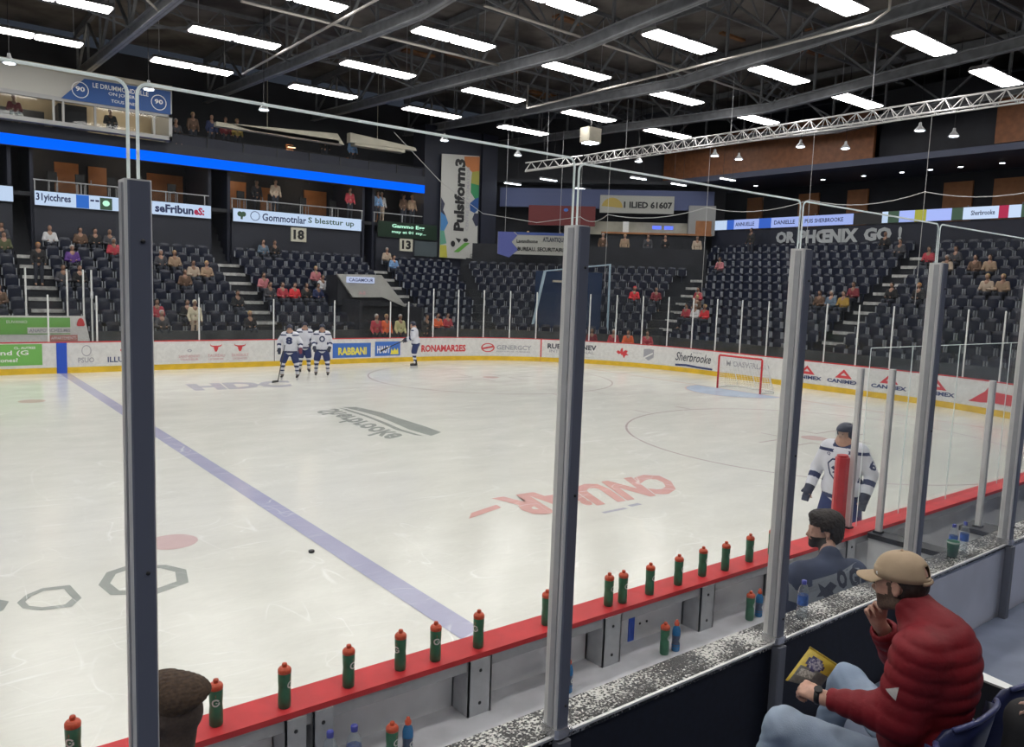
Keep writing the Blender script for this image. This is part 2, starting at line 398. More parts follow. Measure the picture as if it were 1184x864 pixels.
def hand(F, w, fwd, nrm, side, curl=(.5, .5, .5, .5), thumb=.5, S=1.0, k=.008, spread=.06):
    """w wrist point, fwd towards the fingers, nrm out of the back of the hand, side=+1: thumb on the +x side of (x = fwd x nrm)"""
    w = np.array(w, float); y = np.array(fwd, float); y /= np.linalg.norm(y)
    z = np.array(nrm, float); z -= y*(z@y); z /= np.linalg.norm(z); x = np.cross(y, z)*side
    P = lambda a, b, c: w+(x*a+y*b+z*c)*S
    # palm as a slab of four metacarpals
    base = [.030, .010, -.010, -.028]; end = [(.034, .086), (.012, .09), (-.010, .086), (-.030, .078)]
    for i in range(4):
        F.cap(P(base[i]*.7, .012, 0), P(end[i][0], end[i][1]-.006, 0), .0135*S, .0115*S, .014*S)
    F.cap(P(0, -.02, 0), P(0, .03, 0), .024*S, .022*S, .02*S)
    L = [(.040, .024, .018), (.045, .028, .019), (.041, .026, .018), (.032, .019, .016)]
    for i in range(4):
        p = np.array([end[i][0], end[i][1], 0.]); a = 0; sx = spread*(1.5-i)
        r = [.0098, .0088, .0082, .0072] if i < 3 else [.0085, .0078, .0072, .0064]
        for j in range(3):
            a += curl[i]*(1.15, 1.3, .8)[j]
            dv = np.array([sx*math.cos(a), math.cos(a), -math.sin(a)]); dv /= np.linalg.norm(dv)
            q = p+dv*L[i][j]; F.cap(P(*p), P(*q), r[j]*S, r[j+1]*S, .003*S); p = q
    # thumb from the side of the palm near its base
    p = np.array([.028, .022, -.004]); a0 = 1.0-thumb*.7
    for j, (l, r0, r1) in enumerate(((.042, .014, .0115), (.034, .0110, .0098), (.026, .0100, .0082))):
        dv = np.array([math.sin(a0)*(1-.25*j), math.cos(a0), -.35*thumb-.35*thumb*j]); dv /= np.linalg.norm(dv)
        q = p+dv*l; F.cap(P(*p), P(*q), r0*S, r1*S, .008*S if j == 0 else .003*S); p = q
    return P
def project(o, target, d, off=.003, back=.3):
    """drop the vertices of o onto target along direction d (world/local spaces shared)"""
    me = target.data; bvh = BVHTree.FromPolygons([v.co for v in me.vertices], [p.vertices for p in me.polygons]); d = Vector(d).normalized()
    for v in o.data.vertices:
        hit, nrm, i, dist = bvh.ray_cast(v.co-d*back, d)
        if hit: v.co = hit-d*off
def subdiv(o, n=3):
    bm = bmesh.new(); bm.from_mesh(o.data); bmesh.ops.triangulate(bm, faces=bm.faces)
    bmesh.ops.subdivide_edges(bm, edges=bm.edges, cuts=n, use_grid_fill=True); bm.to_mesh(o.data); bm.free(); return o
# ---------------------------------------------------------------- palette
m_ice = ice_mat('ice', (.80, .80, .745))
m_iceblue = ice_mat('ice_blue', (.46, .46, .62)); m_icered = ice_mat('ice_red', (.76, .44, .41)); m_icegrey = ice_mat('ice_grey', (.38, .405, .38))
m_icedot = ice_mat('ice_dot', (.70, .53, .51)); m_icecrease = ice_mat('ice_crease', (.46, .58, .78)); m_iceline = ice_mat('ice_line', (.56, .48, .48))
m_icelilac = ice_mat('ice_lilac', (.52, .52, .60)); m_icepink = ice_mat('ice_pink', (.78, .62, .60))
m_board = mat('board_white', (.74, .735, .73), .35, noise=.10, scale=9); m_yellow = mat('kick_yellow', (.80, .52, .03), .4, noise=.15, scale=3)
m_redcap = mat('cap_red', (.60, .040, .045), .5, noise=.15, scale=6, spec=.25); m_alu = mat('aluminium', (.74, .74, .73), .42, .15, noise=.06, scale=14)
m_panelgrey = mat('board_back', (.78, .78, .80), .5, noise=.12, scale=4); m_galv = mat('galvanised', (.43, .44, .46), .45, .2, noise=.08, scale=18)
m_blue = mat('stripe_blue', (.02, .09, .58), .4); m_navy = mat('navy_panel', (.006, .009, .022), .6, noise=.3, scale=30)
m_paleblue = mat('pale_panel', (.62, .65, .75), .55, noise=.12, scale=2); m_black = mat('black', (.012, .012, .014), .5)
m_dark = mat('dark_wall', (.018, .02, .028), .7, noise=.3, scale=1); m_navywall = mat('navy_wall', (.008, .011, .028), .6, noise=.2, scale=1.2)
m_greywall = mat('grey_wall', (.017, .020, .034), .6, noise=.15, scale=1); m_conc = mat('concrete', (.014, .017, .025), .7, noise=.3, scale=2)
m_step = mat('nosing', (.55, .55, .54), .5, noise=.4, scale=5); m_wood = mat('suite_wood', (.38, .15, .05), .5, noise=.2, scale=2)
m_white = mat('white_paint', (.74, .75, .75), .4); m_steel = mat('roof_steel', (.17, .18, .195), .5, .2, noise=.25, scale=3)
m_steel_l = mat('flange_steel', (.25, .265, .29), .45, .2, noise=.2, scale=3); m_deck = mat('roof_deck', (.16, .145, .135), .7, col2=(.06, .052, .046), scale=.6, detail=5)
m_rust = mat('timber_patch', (.30, .14, .06), .7, noise=.5, scale=1.5); m_cream = mat('cream_ceiling', (.52, .49, .40), .6, noise=.15, scale=2)
m_lamp = emit_mat('lamp_diffuser', (1.0, .965, .93), LAMP); m_lampbody = mat('lamp_housing', (.22, .22, .23), .5)
m_text_dark = mat('ink_dark', (.06, .065, .09), .5); m_text_navy = mat('ink_navy', (.03, .05, .16), .5); m_text_red = mat('ink_red', (.62, .05, .06), .5)
m_text_grey = mat('ink_grey', (.36, .36, .40), .5); m_text_pink = mat('ink_faded_red', (.62, .36, .38), .5); m_text_white = mat('ink_white', (.8, .8, .8), .5)
m_green = mat('sign_green', (.17, .46, .10), .45); m_signblue = mat('sign_blue', (.05, .16, .55), .45); m_signyellow = mat('sign_yellow', (.85, .75, .08), .45)
m_glass = glass_mat('arena_glass', (.965, .975, .97), .9, .02, .0045); m_glass_far = glass_mat('far_glass', (.96, .965, .96), .6, .05, .004)
m_edge = bpy.data.materials.new('glass_edge'); m_edge.use_nodes = True
_n = m_edge.node_tree; _n.nodes.remove(_n.nodes['Principled BSDF']); _t = _n.nodes.new('ShaderNodeBsdfTranslucent'); _t.inputs[0].default_value = (.95, 1, 1, 1)
_g = _n.nodes.new('ShaderNodeBsdfDiffuse'); _g.inputs[0].default_value = (.9, .95, .95, 1); _m = _n.nodes.new('ShaderNodeMixShader'); _m.inputs[0].default_value = .35
_n.links.new(_t.outputs[0], _m.inputs[1]); _n.links.new(_g.outputs[0], _m.inputs[2]); _n.links.new(_m.outputs[0], _n.nodes['Material Output'].inputs[0]); m_ledblue = emit_mat('led_blue', (.0, .12, 1.0), 1.25); m_ledwhite = emit_mat('led_white', (.62, .76, 1.0), .95)
m_ledtext = mat('led_text', (.02, .03, .12), .6); m_ledpale = emit_mat('led_lilac', (.42, .52, 1.0), .95); m_lednavy = emit_mat('led_navy', (.06, .17, .75), .8)
m_ledgreen = emit_mat('led_green_text', (.55, 1.0, .75), 1.1); m_ledpic = emit_mat('led_picture', (.12, .20, .14), .5); m_ledyel = emit_mat('led_yellow', (.6, .6, .1), .6)
m_ledred = emit_mat('led_red', (.6, .05, .12), .7)
m_led_dark = mat('led_off', (.01, .03, .015), .3); m_bulb = emit_mat('bulb_white', (.85, .92, 1.0), 14.0); m_bulbwarm = emit_mat('bulb_warm', (1.0, .72, .45), 2.5)
m_seat = mat('seat_navy', (.009, .013, .032), .30, spec=.6); m_seat_n = mat('seat_near', (.022, .03, .10), .38, noise=.15, scale=30)
m_rope = mat('net_rope', (.5, .5, .5), .6)
# ---------------------------------------------------------------- ice and its markings
def disc_pts(cx, cy, r, n=48, a0=0, a1=2*PI): return [(cx+r*math.cos(a0+(a1-a0)*i/n), cy+r*math.sin(a0+(a1-a0)*i/n)) for i in range(n+1 if a1-a0 < 2*PI-.01 else n)]
def rink_outline(off=0):
    P = []; r = 8.53+off
    for cx, cy, a in ((21.95, 4.42, 0), (-21.95, 4.42, 90), (-21.95, -4.42, 180), (21.95, -4.42, 270)):
        P += [(cx+r*math.cos(math.radians(a+i*90/16)), cy+r*math.sin(math.radians(a+i*90/16))) for i in range(17)]
    return P
ice = MB().prism(rink_outline(.05), -.08, 0).build('floor', m_ice); tag(ice, kind='structure', label='white ice surface of the hockey rink')
def ice_flat(name, polys, m, z=.004):
    return flat(name, polys, lambda u, v: (u, v, z), m, ice)
def ring(cx, cy, r, wd, n=72):
    return [[(cx+q*math.cos(2*PI*k/n), cy+q*math.sin(2*PI*k/n)) for q, k in ((r-wd/2, i), (r+wd/2, i), (r+wd/2, i+1), (r-wd/2, i+1))] for i in range(n)]
ice_flat('blue_line', [[(7.62, -12.9), (7.92, -12.9), (7.92, 12.9), (7.62, 12.9)]], m_iceblue)
ice_flat('blue_line', [[(-7.92, -12.9), (-7.62, -12.9), (-7.62, 12.9), (-7.92, 12.9)]], m_iceblue)
ice_flat('centre_line', [[(-.15, -12.9), (.15, -12.9), (.15, 12.9), (-.15, 12.9)]], m_icered)
ice_flat('goal_line', [[(27.1, -11.1), (27.16, -11.1), (27.16, 11.1), (27.1, 11.1)]], m_icered, .006)
for y in (6.7, -6.7):
    ice_flat('faceoff_dot', [disc_pts(6.1, y, .31)], m_icedot); ice_flat('faceoff_dot', [disc_pts(-6.1, y, .31)], m_icedot)
    ice_flat('faceoff_dot', [disc_pts(21.03, y, .31)], m_icedot, .006)
    ice_flat('faceoff_circle', ring(21.03, y, 4.57, .055), m_iceline)
    hs = []
    for sx in (-1, 1):
        for sy in (-1, 1):
            hs.append([(21.03+sx*.6, y+sy*.3), (21.03+sx*1.8, y+sy*.3), (21.03+sx*1.8, y+sy*.35), (21.03+sx*.6, y+sy*.35)])
            hs.append([(21.03+sx*.6, y+sy*.3), (21.03+sx*.65, y+sy*.3), (21.03+sx*.65, y+sy*1.1), (21.03+sx*.6, y+sy*1.1)])
            hs.append([(21.03+sx*.85, y+sy*4.57), (21.03+sx*.9, y+sy*4.57), (21.03+sx*.9, y+sy*5.17), (21.03+sx*.85, y+sy*5.17)])
    ice_flat('faceoff_hash', hs, m_iceline, .007)
ice_flat('goal_crease', [disc_pts(27.1, 0, 1.83, 28, PI/2, 3*PI/2)], m_icecrease, .005)
ice_flat('crease_edge', [[(27.1+q*math.cos(PI/2+PI*k/28), q*math.sin(PI/2+PI*k/28)) for q, k in ((1.80, i), (1.86, i), (1.86, i+1), (1.80, i+1))] for i in range(28)], m_icepink, .007)
# red word painted in the ice, to be read from the far side
def quadfn(bl, br, tl, tr, z=.005):
    bl, br, tl, tr = [Vector((*p, z)) for p in (bl, br, tl, tr)]
    return lambda u, v: (bl*(1-u)+br*u)*(1-v)+(tl*(1-u)+tr*u)*v
lettering('ice_lettering', 'CNUiAR', quadfn((14.75, -7.25), (10.9, -7.1), (14.1, -8.45), (10.75, -8.25)), m_icered, ice, bold=.05, shear=.1)
ice_flat('ice_logo_stroke', [[(10.15, -7.62), (10.75, -7.45), (10.72, -7.62), (9.95, -7.85)]], m_icered)
ice_flat('ice_logo_stroke', [[(11.9, -8.62), (12.4, -8.62), (12.42, -8.70), (11.9, -8.70)], [(12.55, -8.55), (12.8, -8.55), (12.8, -8.65), (12.55, -8.65)]], m_icelilac)
# grey-green letters near the near boards
def band(pts, wd):
    out = []; n = len(pts); c = (sum(p[0] for p in pts)/n, sum(p[1] for p in pts)/n)
    inn = [(c[0]+(p[0]-c[0])*(1-wd), c[1]+(p[1]-c[1])*(1-wd)) for p in pts]
    return [[pts[i], pts[(i+1) % n], inn[(i+1) % n], inn[i]] for i in range(n)]
ice_flat('ice_letter', band([(5.05, -7.78), (5.2, -7.42), (5.42, -7.32), (5.82, -7.52), (5.97, -7.8), (5.88, -8.22), (5.5, -8.38), (5.1, -8.15)], .26), m_icegrey)
ice_flat('ice_letter', band([(4.28, -7.86), (4.38, -7.68), (4.55, -7.56), (4.80, -7.62), (4.84, -8.07), (4.72, -8.26), (4.45, -8.2), (4.31, -8.05)], .27), m_icegrey)
ice_flat('ice_letter', band([(3.75, -7.9), (3.9, -7.62), (4.08, -7.58), (4.22, -7.78), (4.15, -8.0), (3.95, -8.15), (3.8, -8.1)], .4), m_icegrey)
# centre logo: script word with a swoosh
ice_flat('ice_swoosh', [[(12.88, 2.47), (13.25, 2.32), (13.42, 1.2), (13.38, .2), (13.37, -1.0), (13.3, -1.88), (12.85, -2.15), (12.82, -1.2), (12.95, -.2), (13.05, .8), (13.0, 1.7)]], m_icegrey)
ice_flat('ice_swoosh', [[(12.75, 2.4), (12.85, 2.2), (12.86, .9), (12.78, -.2), (12.66, -1.2), (12.7, -2.1), (12.58, -1.9), (12.52, -1.1), (12.66, -.1), (12.74, .9), (12.72, 1.8)]], m_icegrey)
lettering('ice_lettering', 'Sherbrooke', quadfn((12.65, 2.3), (12.35, -1.9), (11.95, 2.3), (11.55, -2.1)), m_icegrey, ice, bold=.03, shear=.4)
lettering('ice_lettering', 'HDC', quadfn((10.35, 7.1), (13.3, 6.9), (10.5, 8.7), (13.8, 8.5)), m_icelilac, ice, bold=.06)
# ---------------------------------------------------------------- dasher boards
def bp(s, off=0.0, z=0.0):
    r = 8.53+off
    if s <= 21.95: return Vector((s, 12.95+off, z))
    if s <= 35.35: a = PI/2-(s-21.95)/8.53; return Vector((21.95+r*math.cos(a), 4.42+r*math.sin(a), z))
    if s <= 44.19: return Vector((30.48+off, 4.42-(s-35.35), z))
    if s <= 57.59: a = -(s-44.19)/8.53; return Vector((21.95+r*math.cos(a), -4.42+r*math.sin(a), z))
    return Vector((21.95-(s-57.59), -12.95-off, z))
def sweep(s0, s1, prof, name, m, parent):
    S = [s0]+[s for s in np.arange(math.ceil(s0/.5)*.5, s1, .5) if s0 < s < s1]+[s1]
    V = []; F = []; n = len(prof)
    for s in S: V += [bp(s, o, z) for o, z in prof]
    for i in range(len(S)-1):
        for k in range(n): F.append((i*n+k, i*n+(k+1) % n, (i+1)*n+(k+1) % n, (i+1)*n+k))
    F += [tuple(range(n)), tuple(range((len(S)-1)*n, len(S)*n))[::-1]]
    b = MB(parent.location if parent else (0, 0, 0)); b.add(V, F); return b.build(name, m, parent)
S1 = 57.59+21.95+4
boards = empty('dasher_boards', (0, 0, 0), label='white hockey rink boards with a yellow kick strip and adverts around the ice', cat='rink boards')
sweep(-8, 57.59, [(0, 0), (.08, 0), (.08, 1.03), (0, 1.03)], 'board_panel', m_board, boards)
sweep(57.59, S1, [(0, 0), (.06, 0), (.06, 1.02), (0, 1.02)], 'board_panel', m_panelgrey, boards)
sweep(-8, S1, [(-.012, 0), (0, 0), (0, .2), (-.012, .2)], 'kick_strip', m_yellow, boards)
sweep(-8, 57.59, [(-.01, 1.03), (.16, 1.03), (.16, 1.06), (-.01, 1.06)], 'cap_rail', m_redcap, boards)
sweep(57.59, S1, [(-.0, 1.035), (.24, 1.035), (.24, 1.07), (-.0, 1.07)], 'cap_rail', m_redcap, boards)
sweep(57.59, S1, [(.16, .96), (.225, .96), (.225, 1.033), (.16, 1.033)], 'cap_support', m_galv, boards)
def adfn(s0, z0, s1, z1, off=-.008): return lambda u, v: bp(s0+(s1-s0)*u, off, z0+(z1-z0)*v)
def adrect(name, s0, z0, s1, z1, m, off=-.006):
    n = max(1, int(abs(s1-s0)/.4)); polys = [[(i/n, 0), ((i+1)/n, 0), ((i+1)/n, 1), (i/n, 1)] for i in range(n)]
    return flat(name, polys, adfn(s0, z0, s1, z1, off), m, boards)
def adtext(t, s0, z0, s1, z1, m, bold=.02, shear=0, off=-.010): return lettering('advert_lettering', t, adfn(s0, z0, s1, z1, off), m, boards, bold, shear)
adrect('advert_panel', 4.6, .30, 7.14, 1.0, m_green); adtext('ca prend (G', 5.1, .60, 6.75, .80, m_text_white); adtext('CL. AUTRES', 6.35, .84, 6.95, .92, m_text_white); adtext('quelones?', 5.6, .38, 6.45, .55, m_text_white)
adrect('blue_line_stripe', 7.55, 0.0, 7.86, 1.03, m_blue, -.014)
flat('advert_emblem', [circ(.5, .5, .5, .5, 20)[i:i+1] and [circ(.5, .5, .5, .5)[i], circ(.5, .5, .5, .5)[(i+1) % 20], circ(.5, .5, .42, .42)[(i+1) % 20], circ(.5, .5, .42, .42)[i]] for i in range(20)], adfn(8.3, .56, 8.6, .94), m_text_grey, boards)
adtext('PSUO', 8.19, .34, 8.68, .52, m_text_grey); adtext('ILLUTT', 9.1, .33, 9.95, .52, m_text_navy); adtext('9', 9.5, .62, 9.68, .8, m_text_red)
adtext('SAINT-BENOIT', 11.45, .42, 12.2, .52, m_text_pink); adtext('TRAITEUR', 11.5, .31, 12.15, .39, m_text_pink); adtext('o', 11.75, .62, 11.92, .74, m_text_grey)
bull = [(0, 1), (.12, .78), (.38, .72), (.5, .74), (.62, .72), (.88, .78), (1, 1), (.93, .68), (.68, .55), (.66, .3), (.56, 0), (.44, 0), (.34, .3), (.32, .55), (.07, .68)]
for s, t1 in ((12.56, 'TAUREAU'), (13.46, 'DUSSAULT')):
    flat('advert_emblem', [bull], adfn(s, .62, s+.46, .93), m_text_red, boards)
    adtext(t1, s-.08, .42, s+.56, .53, m_text_pink); adtext('LICENCES', s-.04, .31, s+.5, .38, m_text_pink)
adrect('door_gap', 15.02, .02, 15.05, 1.02, m_text_dark)
adrect('advert_panel', 17.5, .25, 19.25, .86, m_signblue); adtext('RABBANI', 17.75, .36, 19.05, .68, m_signyellow, .04)
adrect('advert_panel', 19.45, .28, 20.68, .90, m_signblue); adtext('HAUY', 19.55, .40, 20.2, .72, m_text_white, .04); flat('advert_emblem', [[(.0, 0), (1, 0), (.9, 1), (.7, .55), (.5, 1), (.3, .5), (.1, .9)]], adfn(20.2, .34, 20.6, .62, -.012), m_signyellow, boards)
adtext('RONAMAR2ES', 21.75, .40, 24.0, .72, m_text_red, .04)
flat('advert_emblem', band(circ(.5, .5, .5, .5, 24), .2)+[[(.12, .3), (.88, .52), (.88, .72), (.12, .5)]], adfn(24.75, .38, 25.4, .80), m_text_red, boards)
adtext('GENERGCY', 25.5, .50, 27.15, .72, m_text_grey, .03); adtext('RESSOURCES HUMAINES', 25.5, .39, 27.1, .45, m_text_grey)
adrect('goal_line_stripe', 27.57, 0.0, 27.63, 1.03, m_text_red, -.014)
adtext('RUBANALINEV', 27.9, .62, 30.2, .86, m_text_dark, .04); adtext('INTERNATIONAL', 28.0, .44, 30.1, .58, m_text_grey, .02); flat('advert_emblem', [[(.15, .7), (.4, .35), (.7, .2), (1, 0), (.7, .1), (.4, .25)]], adfn(28.0, .28, 30.1, .44), m_text_dark, boards)
lf = [(0, .55), (.12, .75), (.3, .62), (.36, .9), (.5, 1), (.52, .6), (.72, .8), (.92, .72), (.8, .5), (1, .3), (.75, .3), (.62, 0), (.5, .3), (.4, .3), (.34, .45), (.2, .35)]
flat('advert_emblem', [lf], adfn(31.15, .36, 31.75, .84), m_text_red, boards)
flat('advert_emblem', [[(0, .95), (.5, 1), (1, .95), (1, .3), (.5, 0), (0, .3)]], adfn(32.46, .34, 32.96, .88), m_text_grey, boards)
flat('advert_emblem', [[(.1, .3), (.9, .7), (.9, .58), (.1, .18)]], adfn(32.46, .34, 32.96, .88, -.012), m_text_white, boards)
adtext('Sherbrooke', 34.05, .48, 35.9, .86, m_text_dark, .01, .3); adtext('VILLE DE', 34.9, .86, 35.4, .92, m_text_grey)
flat('advert_emblem', [[(0, .5), (.3, .62), (.6, .45), (1, .35), (1, 0), (.6, .05), (.3, .2), (0, .1)]], adfn(34.05, .22, 36.0, .44), m_text_navy, boards)
adtext('M OASVERLAO', 36.7, .50, 38.75, .72, m_text_grey, .02)
for s in (40.05, 41.52, 43.2, 44.83):
    tri = [[(0, 0), (1, 0), (.68, .3), (.32, .3)], [(1, 0), (.5, 1), (.5, .62), (.68, .3)], [(.5, 1), (0, 0), (.32, .3), (.5, .62)]]
    flat('advert_emblem', tri, adfn(s, .55, s+.66, .88), m_text_red, boards); adtext('CANIMEX', s-.3, .36, s+.95, .50, m_text_navy, .04)
flat('advert_emblem', [[(0, .1), (.25, .75), (.3, 1), (.38, .78), (1, .72), (1, .15), (.38, .2), (.2, .12)]], adfn(46.25, .28, 48.4, .86), m_text_red, boards); adtext('Budweiser', 46.95, .42, 48.2, .64, m_text_white, .02, .2, -.013)
# ---------------------------------------------------------------- back of the near boards (players' bench side)
posts_x = [3.9, 5.06, 5.22, 6.3, 7.5, 8.6, 9.75, 10.85]
for x in posts_x:
    b = MB(); wdt = .06 if x in (5.06, 5.22) else .09
    b.box((x-wdt, -13.20, .66), (x-wdt+.012, -13.012, 1.033)); b.box((x-wdt, -13.20, .66), (x+wdt, -13.188, 1.033)); b.box((x-wdt, -13.03, .66), (x+wdt, -13.012, 1.033))
    if x not in (5.06, 5.22):
        b.box((x+wdt-.012, -13.20, .66), (x+wdt, -13.012, 1.033))
    o = b.build('board_stud', m_galv, boards)
    bb = MB()
    for z in (.74, .96): bb.lathe([(0, 0), (.010, 0), (.010, .006), (0, .006)], (x, z, 0), 8, False)
    # bolts on the stud face
    B2 = MB(); 
    for z in (.74, .96): B2.ball((x, -13.203, z), (.012, .006, .012), 5)
    B2.build('bolt', m_black, o)
MB().box((7.87, -13.016, .67), (7.935, -13.010, 1.0)).build('blue_marker', m_blue, boards)
hb = MB()
for z in (.79, .95):
    for x in (8.0, 8.08): hb.ball((x, -13.014, z), (.011, .006, .011), 5)
hb.build('bolt', m_black, boards)
m_shelf = mat('shelf_plastic', (.58, .58, .62), .5, noise=.15, scale=5)
MB().box((-4, -13.50, .625), (11.15, -13.012, .66)).build('bottle_shelf', m_shelf, boards)
MB().box((-4, -13.06, 0), (11.15, -13.012, .625)).build('board_panel', m_panelgrey, boards)
# ---------------------------------------------------------------- floors of bench and of the near stand
tag(MB().box((-6, -14.70, -.06), (34, -13.0, .03)).build('floor', m_conc), kind='structure')
FZ = 1.0
nst = MB().box((-6, -16.35, FZ-.9), (34, -14.80, FZ)).box((-6, -17.3, FZ-.9), (34, -16.35, FZ+.42)).box((-6, -22, FZ-.9), (34, -17.3, FZ+.80))
m_nearfloor = mat('near_floor', (.16, .19, .27), .5, noise=.2, scale=3)
tag(nst.build('floor', m_nearfloor), kind='structure')
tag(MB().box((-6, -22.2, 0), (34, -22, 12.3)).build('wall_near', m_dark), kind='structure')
# divider wall between bench and spectators, with its speckled ledge
low = empty('parapet', (0, -14.75, 0), label='low dark wall with wet speckled ledge behind the players bench', cat='low wall')
m_speck = mat('ledge_speckle', (.010, .010, .011), .22, bump=.4, bscale=70, noise=.01, scale=45, detail=8)
_n = m_speck.node_tree; _b = _n.nodes['Principled BSDF']; _tc = _n.nodes.new('ShaderNodeTexCoord')
_a = _n.nodes.new('ShaderNodeTexNoise'); _a.inputs['Scale'].default_value = 85; _a.inputs['Detail'].default_value = 6
_c = _n.nodes.new('ShaderNodeTexNoise'); _c.inputs['Scale'].default_value = 3.2; _c.inputs['Detail'].default_value = 3
_n.links.new(_tc.outputs['Object'], _a.inputs['Vector']); _n.links.new(_tc.outputs['Object'], _c.inputs['Vector'])
_ad = _n.nodes.new('ShaderNodeMath'); _ad.operation = 'MULTIPLY_ADD'; _ad.inputs[1].default_value = .75; _n.links.new(_c.outputs['Fac'], _ad.inputs[0]); _n.links.new(_a.outputs['Fac'], _ad.inputs[2])
_r = _n.nodes.new('ShaderNodeValToRGB'); _r.color_ramp.elements[0].position = .90; _r.color_ramp.elements[0].color = (.012, .012, .013, 1); _r.color_ramp.elements[1].position = .985; _r.color_ramp.elements[1].color = (.62, .61, .58, 1)
_n.links.new(_ad.outputs[0], _r.inputs['Fac']); _n.links.new(_r.outputs['Color'], _b.inputs['Base Color'])
MB((0, -14.75, 0)).box((-6, -14.80, 1.545), (14, -14.615, 1.58)).build('ledge_top', m_speck, low)
MB((0, -14.75, 0)).box((-6, -14.815, 1.572), (14, -14.80, 1.583)).build('ledge_trim', mat('bright_trim', (.72, .72, .72), .3, .4), low)
MB((0, -14.75, 0)).box((-6, -14.625, 1.49), (14, -14.612, 1.548)).build('ledge_lip', m_black, low)
MB((0, -14.75, 0)).box((-6, -14.79, FZ-.04), (8.52, -14.70, 1.545)).build('dark_panel', m_navy, low)
MB((0, -14.75, 0)).box((8.52, -14.79, FZ-.04), (14, -14.70, 1.545)).build('pale_panel', m_paleblue, low)
MB((0, -14.75, 0)).box((-6, -14.70, .03), (14, -14.64, 1.545)).build('bench_side_panel', m_panelgrey, low)
# dividers at the end of the bench
def divider(x, y0, y1, zt, label, wd=.12):
    t = empty('bench_divider', (x, (y0+y1)/2, .03), label=label, cat='partition'); of = t.location
    MB(of).box((x-wd/2+.02, y1, .03), (x+wd/2-.02, y0, zt-.05)).build('divider_panel', m_white, t)
    MB(of).box((x-wd/2-.02, y1-.03, zt-.05), (x+wd/2+.02, y0+.0, zt), .01).build('divider_top', m_black, t)
    return t
divider(11.2, -13.215, -14.58, 1.07, 'white partition with a black top at the end of the players bench', .16)
divider(12.42, -13.62, -14.58, 1.07, 'further partition with black top holding a short glass post', .34)
# ---------------------------------------------------------------- glass above the near boards beyond the bench
def pane(name, a, b, z0, z1, label, group, m, thick=.007, edge=True, corner=0.0):
    """upright pane from a to b (xy)"""
    a, b = Vector((*a, 0)), Vector((*b, 0)); mid = (a+b)/2; t = empty(name, (mid.x, mid.y, z0), label=label, cat='glass screen', group=group)
    d = (b-a); L = d.length; d.normalize(); n = Vector((-d.y, d.x, 0)); off = Vector((mid.x, mid.y, z0)); H = z1-z0
    out = [(0, 0), (L, 0)]
    if corner:
        out += [(L-corner+corner*math.sin(q), H-corner+corner*math.cos(q)) for q in [PI/2*(1-i/5) for i in range(6)]]
        out += [(corner-corner*math.cos(q), H-corner+corner*math.sin(q)) for q in [PI/2*(1-i/5) for i in range(6)]]
    else: out += [(L, H), (0, H)]
    pts = [a+d*u+Vector((0, 0, z0+v))-n*thick/2 for u, v in out]
    MB(off).extrude(pts, n*thick).build('pane', m, t)
    if edge:
        e = MB(off); w2 = .002
        for i in range(1, len(out)-1):
            p, q = out[i], out[i+1]
            e.bar(a+d*p[0]+Vector((0, 0, z0+p[1])), a+d*q[0]+Vector((0, 0, z0+q[1])), thick*1.15, w2*2, up=tuple(n))
        e.bar(a+d*out[-1][0]+Vector((0, 0, z0+out[-1][1])), a+Vector((0, 0, z0)), thick*1.15, w2*2, up=tuple(n))
        e.build('polished_edge', m_edge, t)
    return t
seams = [11.22, 12.12, 13.28, 14.78, 16.2, 17.7, 19.2, 20.7, 21.9]
nm = ['nearest the players bench', 'second from the players bench', 'third from the players bench', 'fourth from the players bench']
for i in range(len(seams)-1):
    lab = 'tall clear pane on the near boards, '+nm[i] if i < 4 else 'tall clear pane on the near boards past the fourth one, at the right picture edge'
    pane('glass_screen', (seams[i]+.004, -13.03), (seams[i+1]-.004, -13.03), 1.07, 2.93, lab, 'tall panes on the near boards past the bench', m_glass)
def slim_post(x, y, z0, z1, label, w=.055, group=None):
    t = empty('support_post', (x, y, z0), label=label, cat='post', group=group); of = t.location
    MB(of).box((x-w/2, y-w/2, z0), (x+w/2, y+w/2, z1), .008).build('post_body', m_alu, t)
    MB(of).box((x-w/2+.012, y-w/2-.006, z0), (x+w/2-.012, y-w/2+.001, z1-.01)).build('post_cover', m_galv, t)
    MB(of).box((x-w/2-.012, y-w/2-.012, z0), (x+w/2+.012, y+w/2+.012, z0+.02)).build('base_plate', m_black, t)
    return t
slim_post(11.08, -13.02, 1.07, 2.73, 'slim metal post behind the red padding at the end of the bench')
slim_post(11.2, -13.28, 1.07, 2.74, 'slim metal post on the near end of the white bench partition')
slim_post(12.36, -13.76, 1.07, 2.63, 'slim metal post on the black plate beyond the water bottles')
pad = MB((10.93, -12.97, 1.07)); pad.box((10.86, -13.04, 1.07), (11.02, -12.92, 1.82), .045); pad.box((10.875, -13.03, 1.82), (11.005, -12.93, 1.845), .04)
tag(pad.build('corner_pad', mat('pad_red', (.55, .035, .04), .45, noise=.15, scale=8), smooth=False), 'upright red foam pad on the boards in front of the near player', 'pad').location = (10.93, -12.97, 1.07)
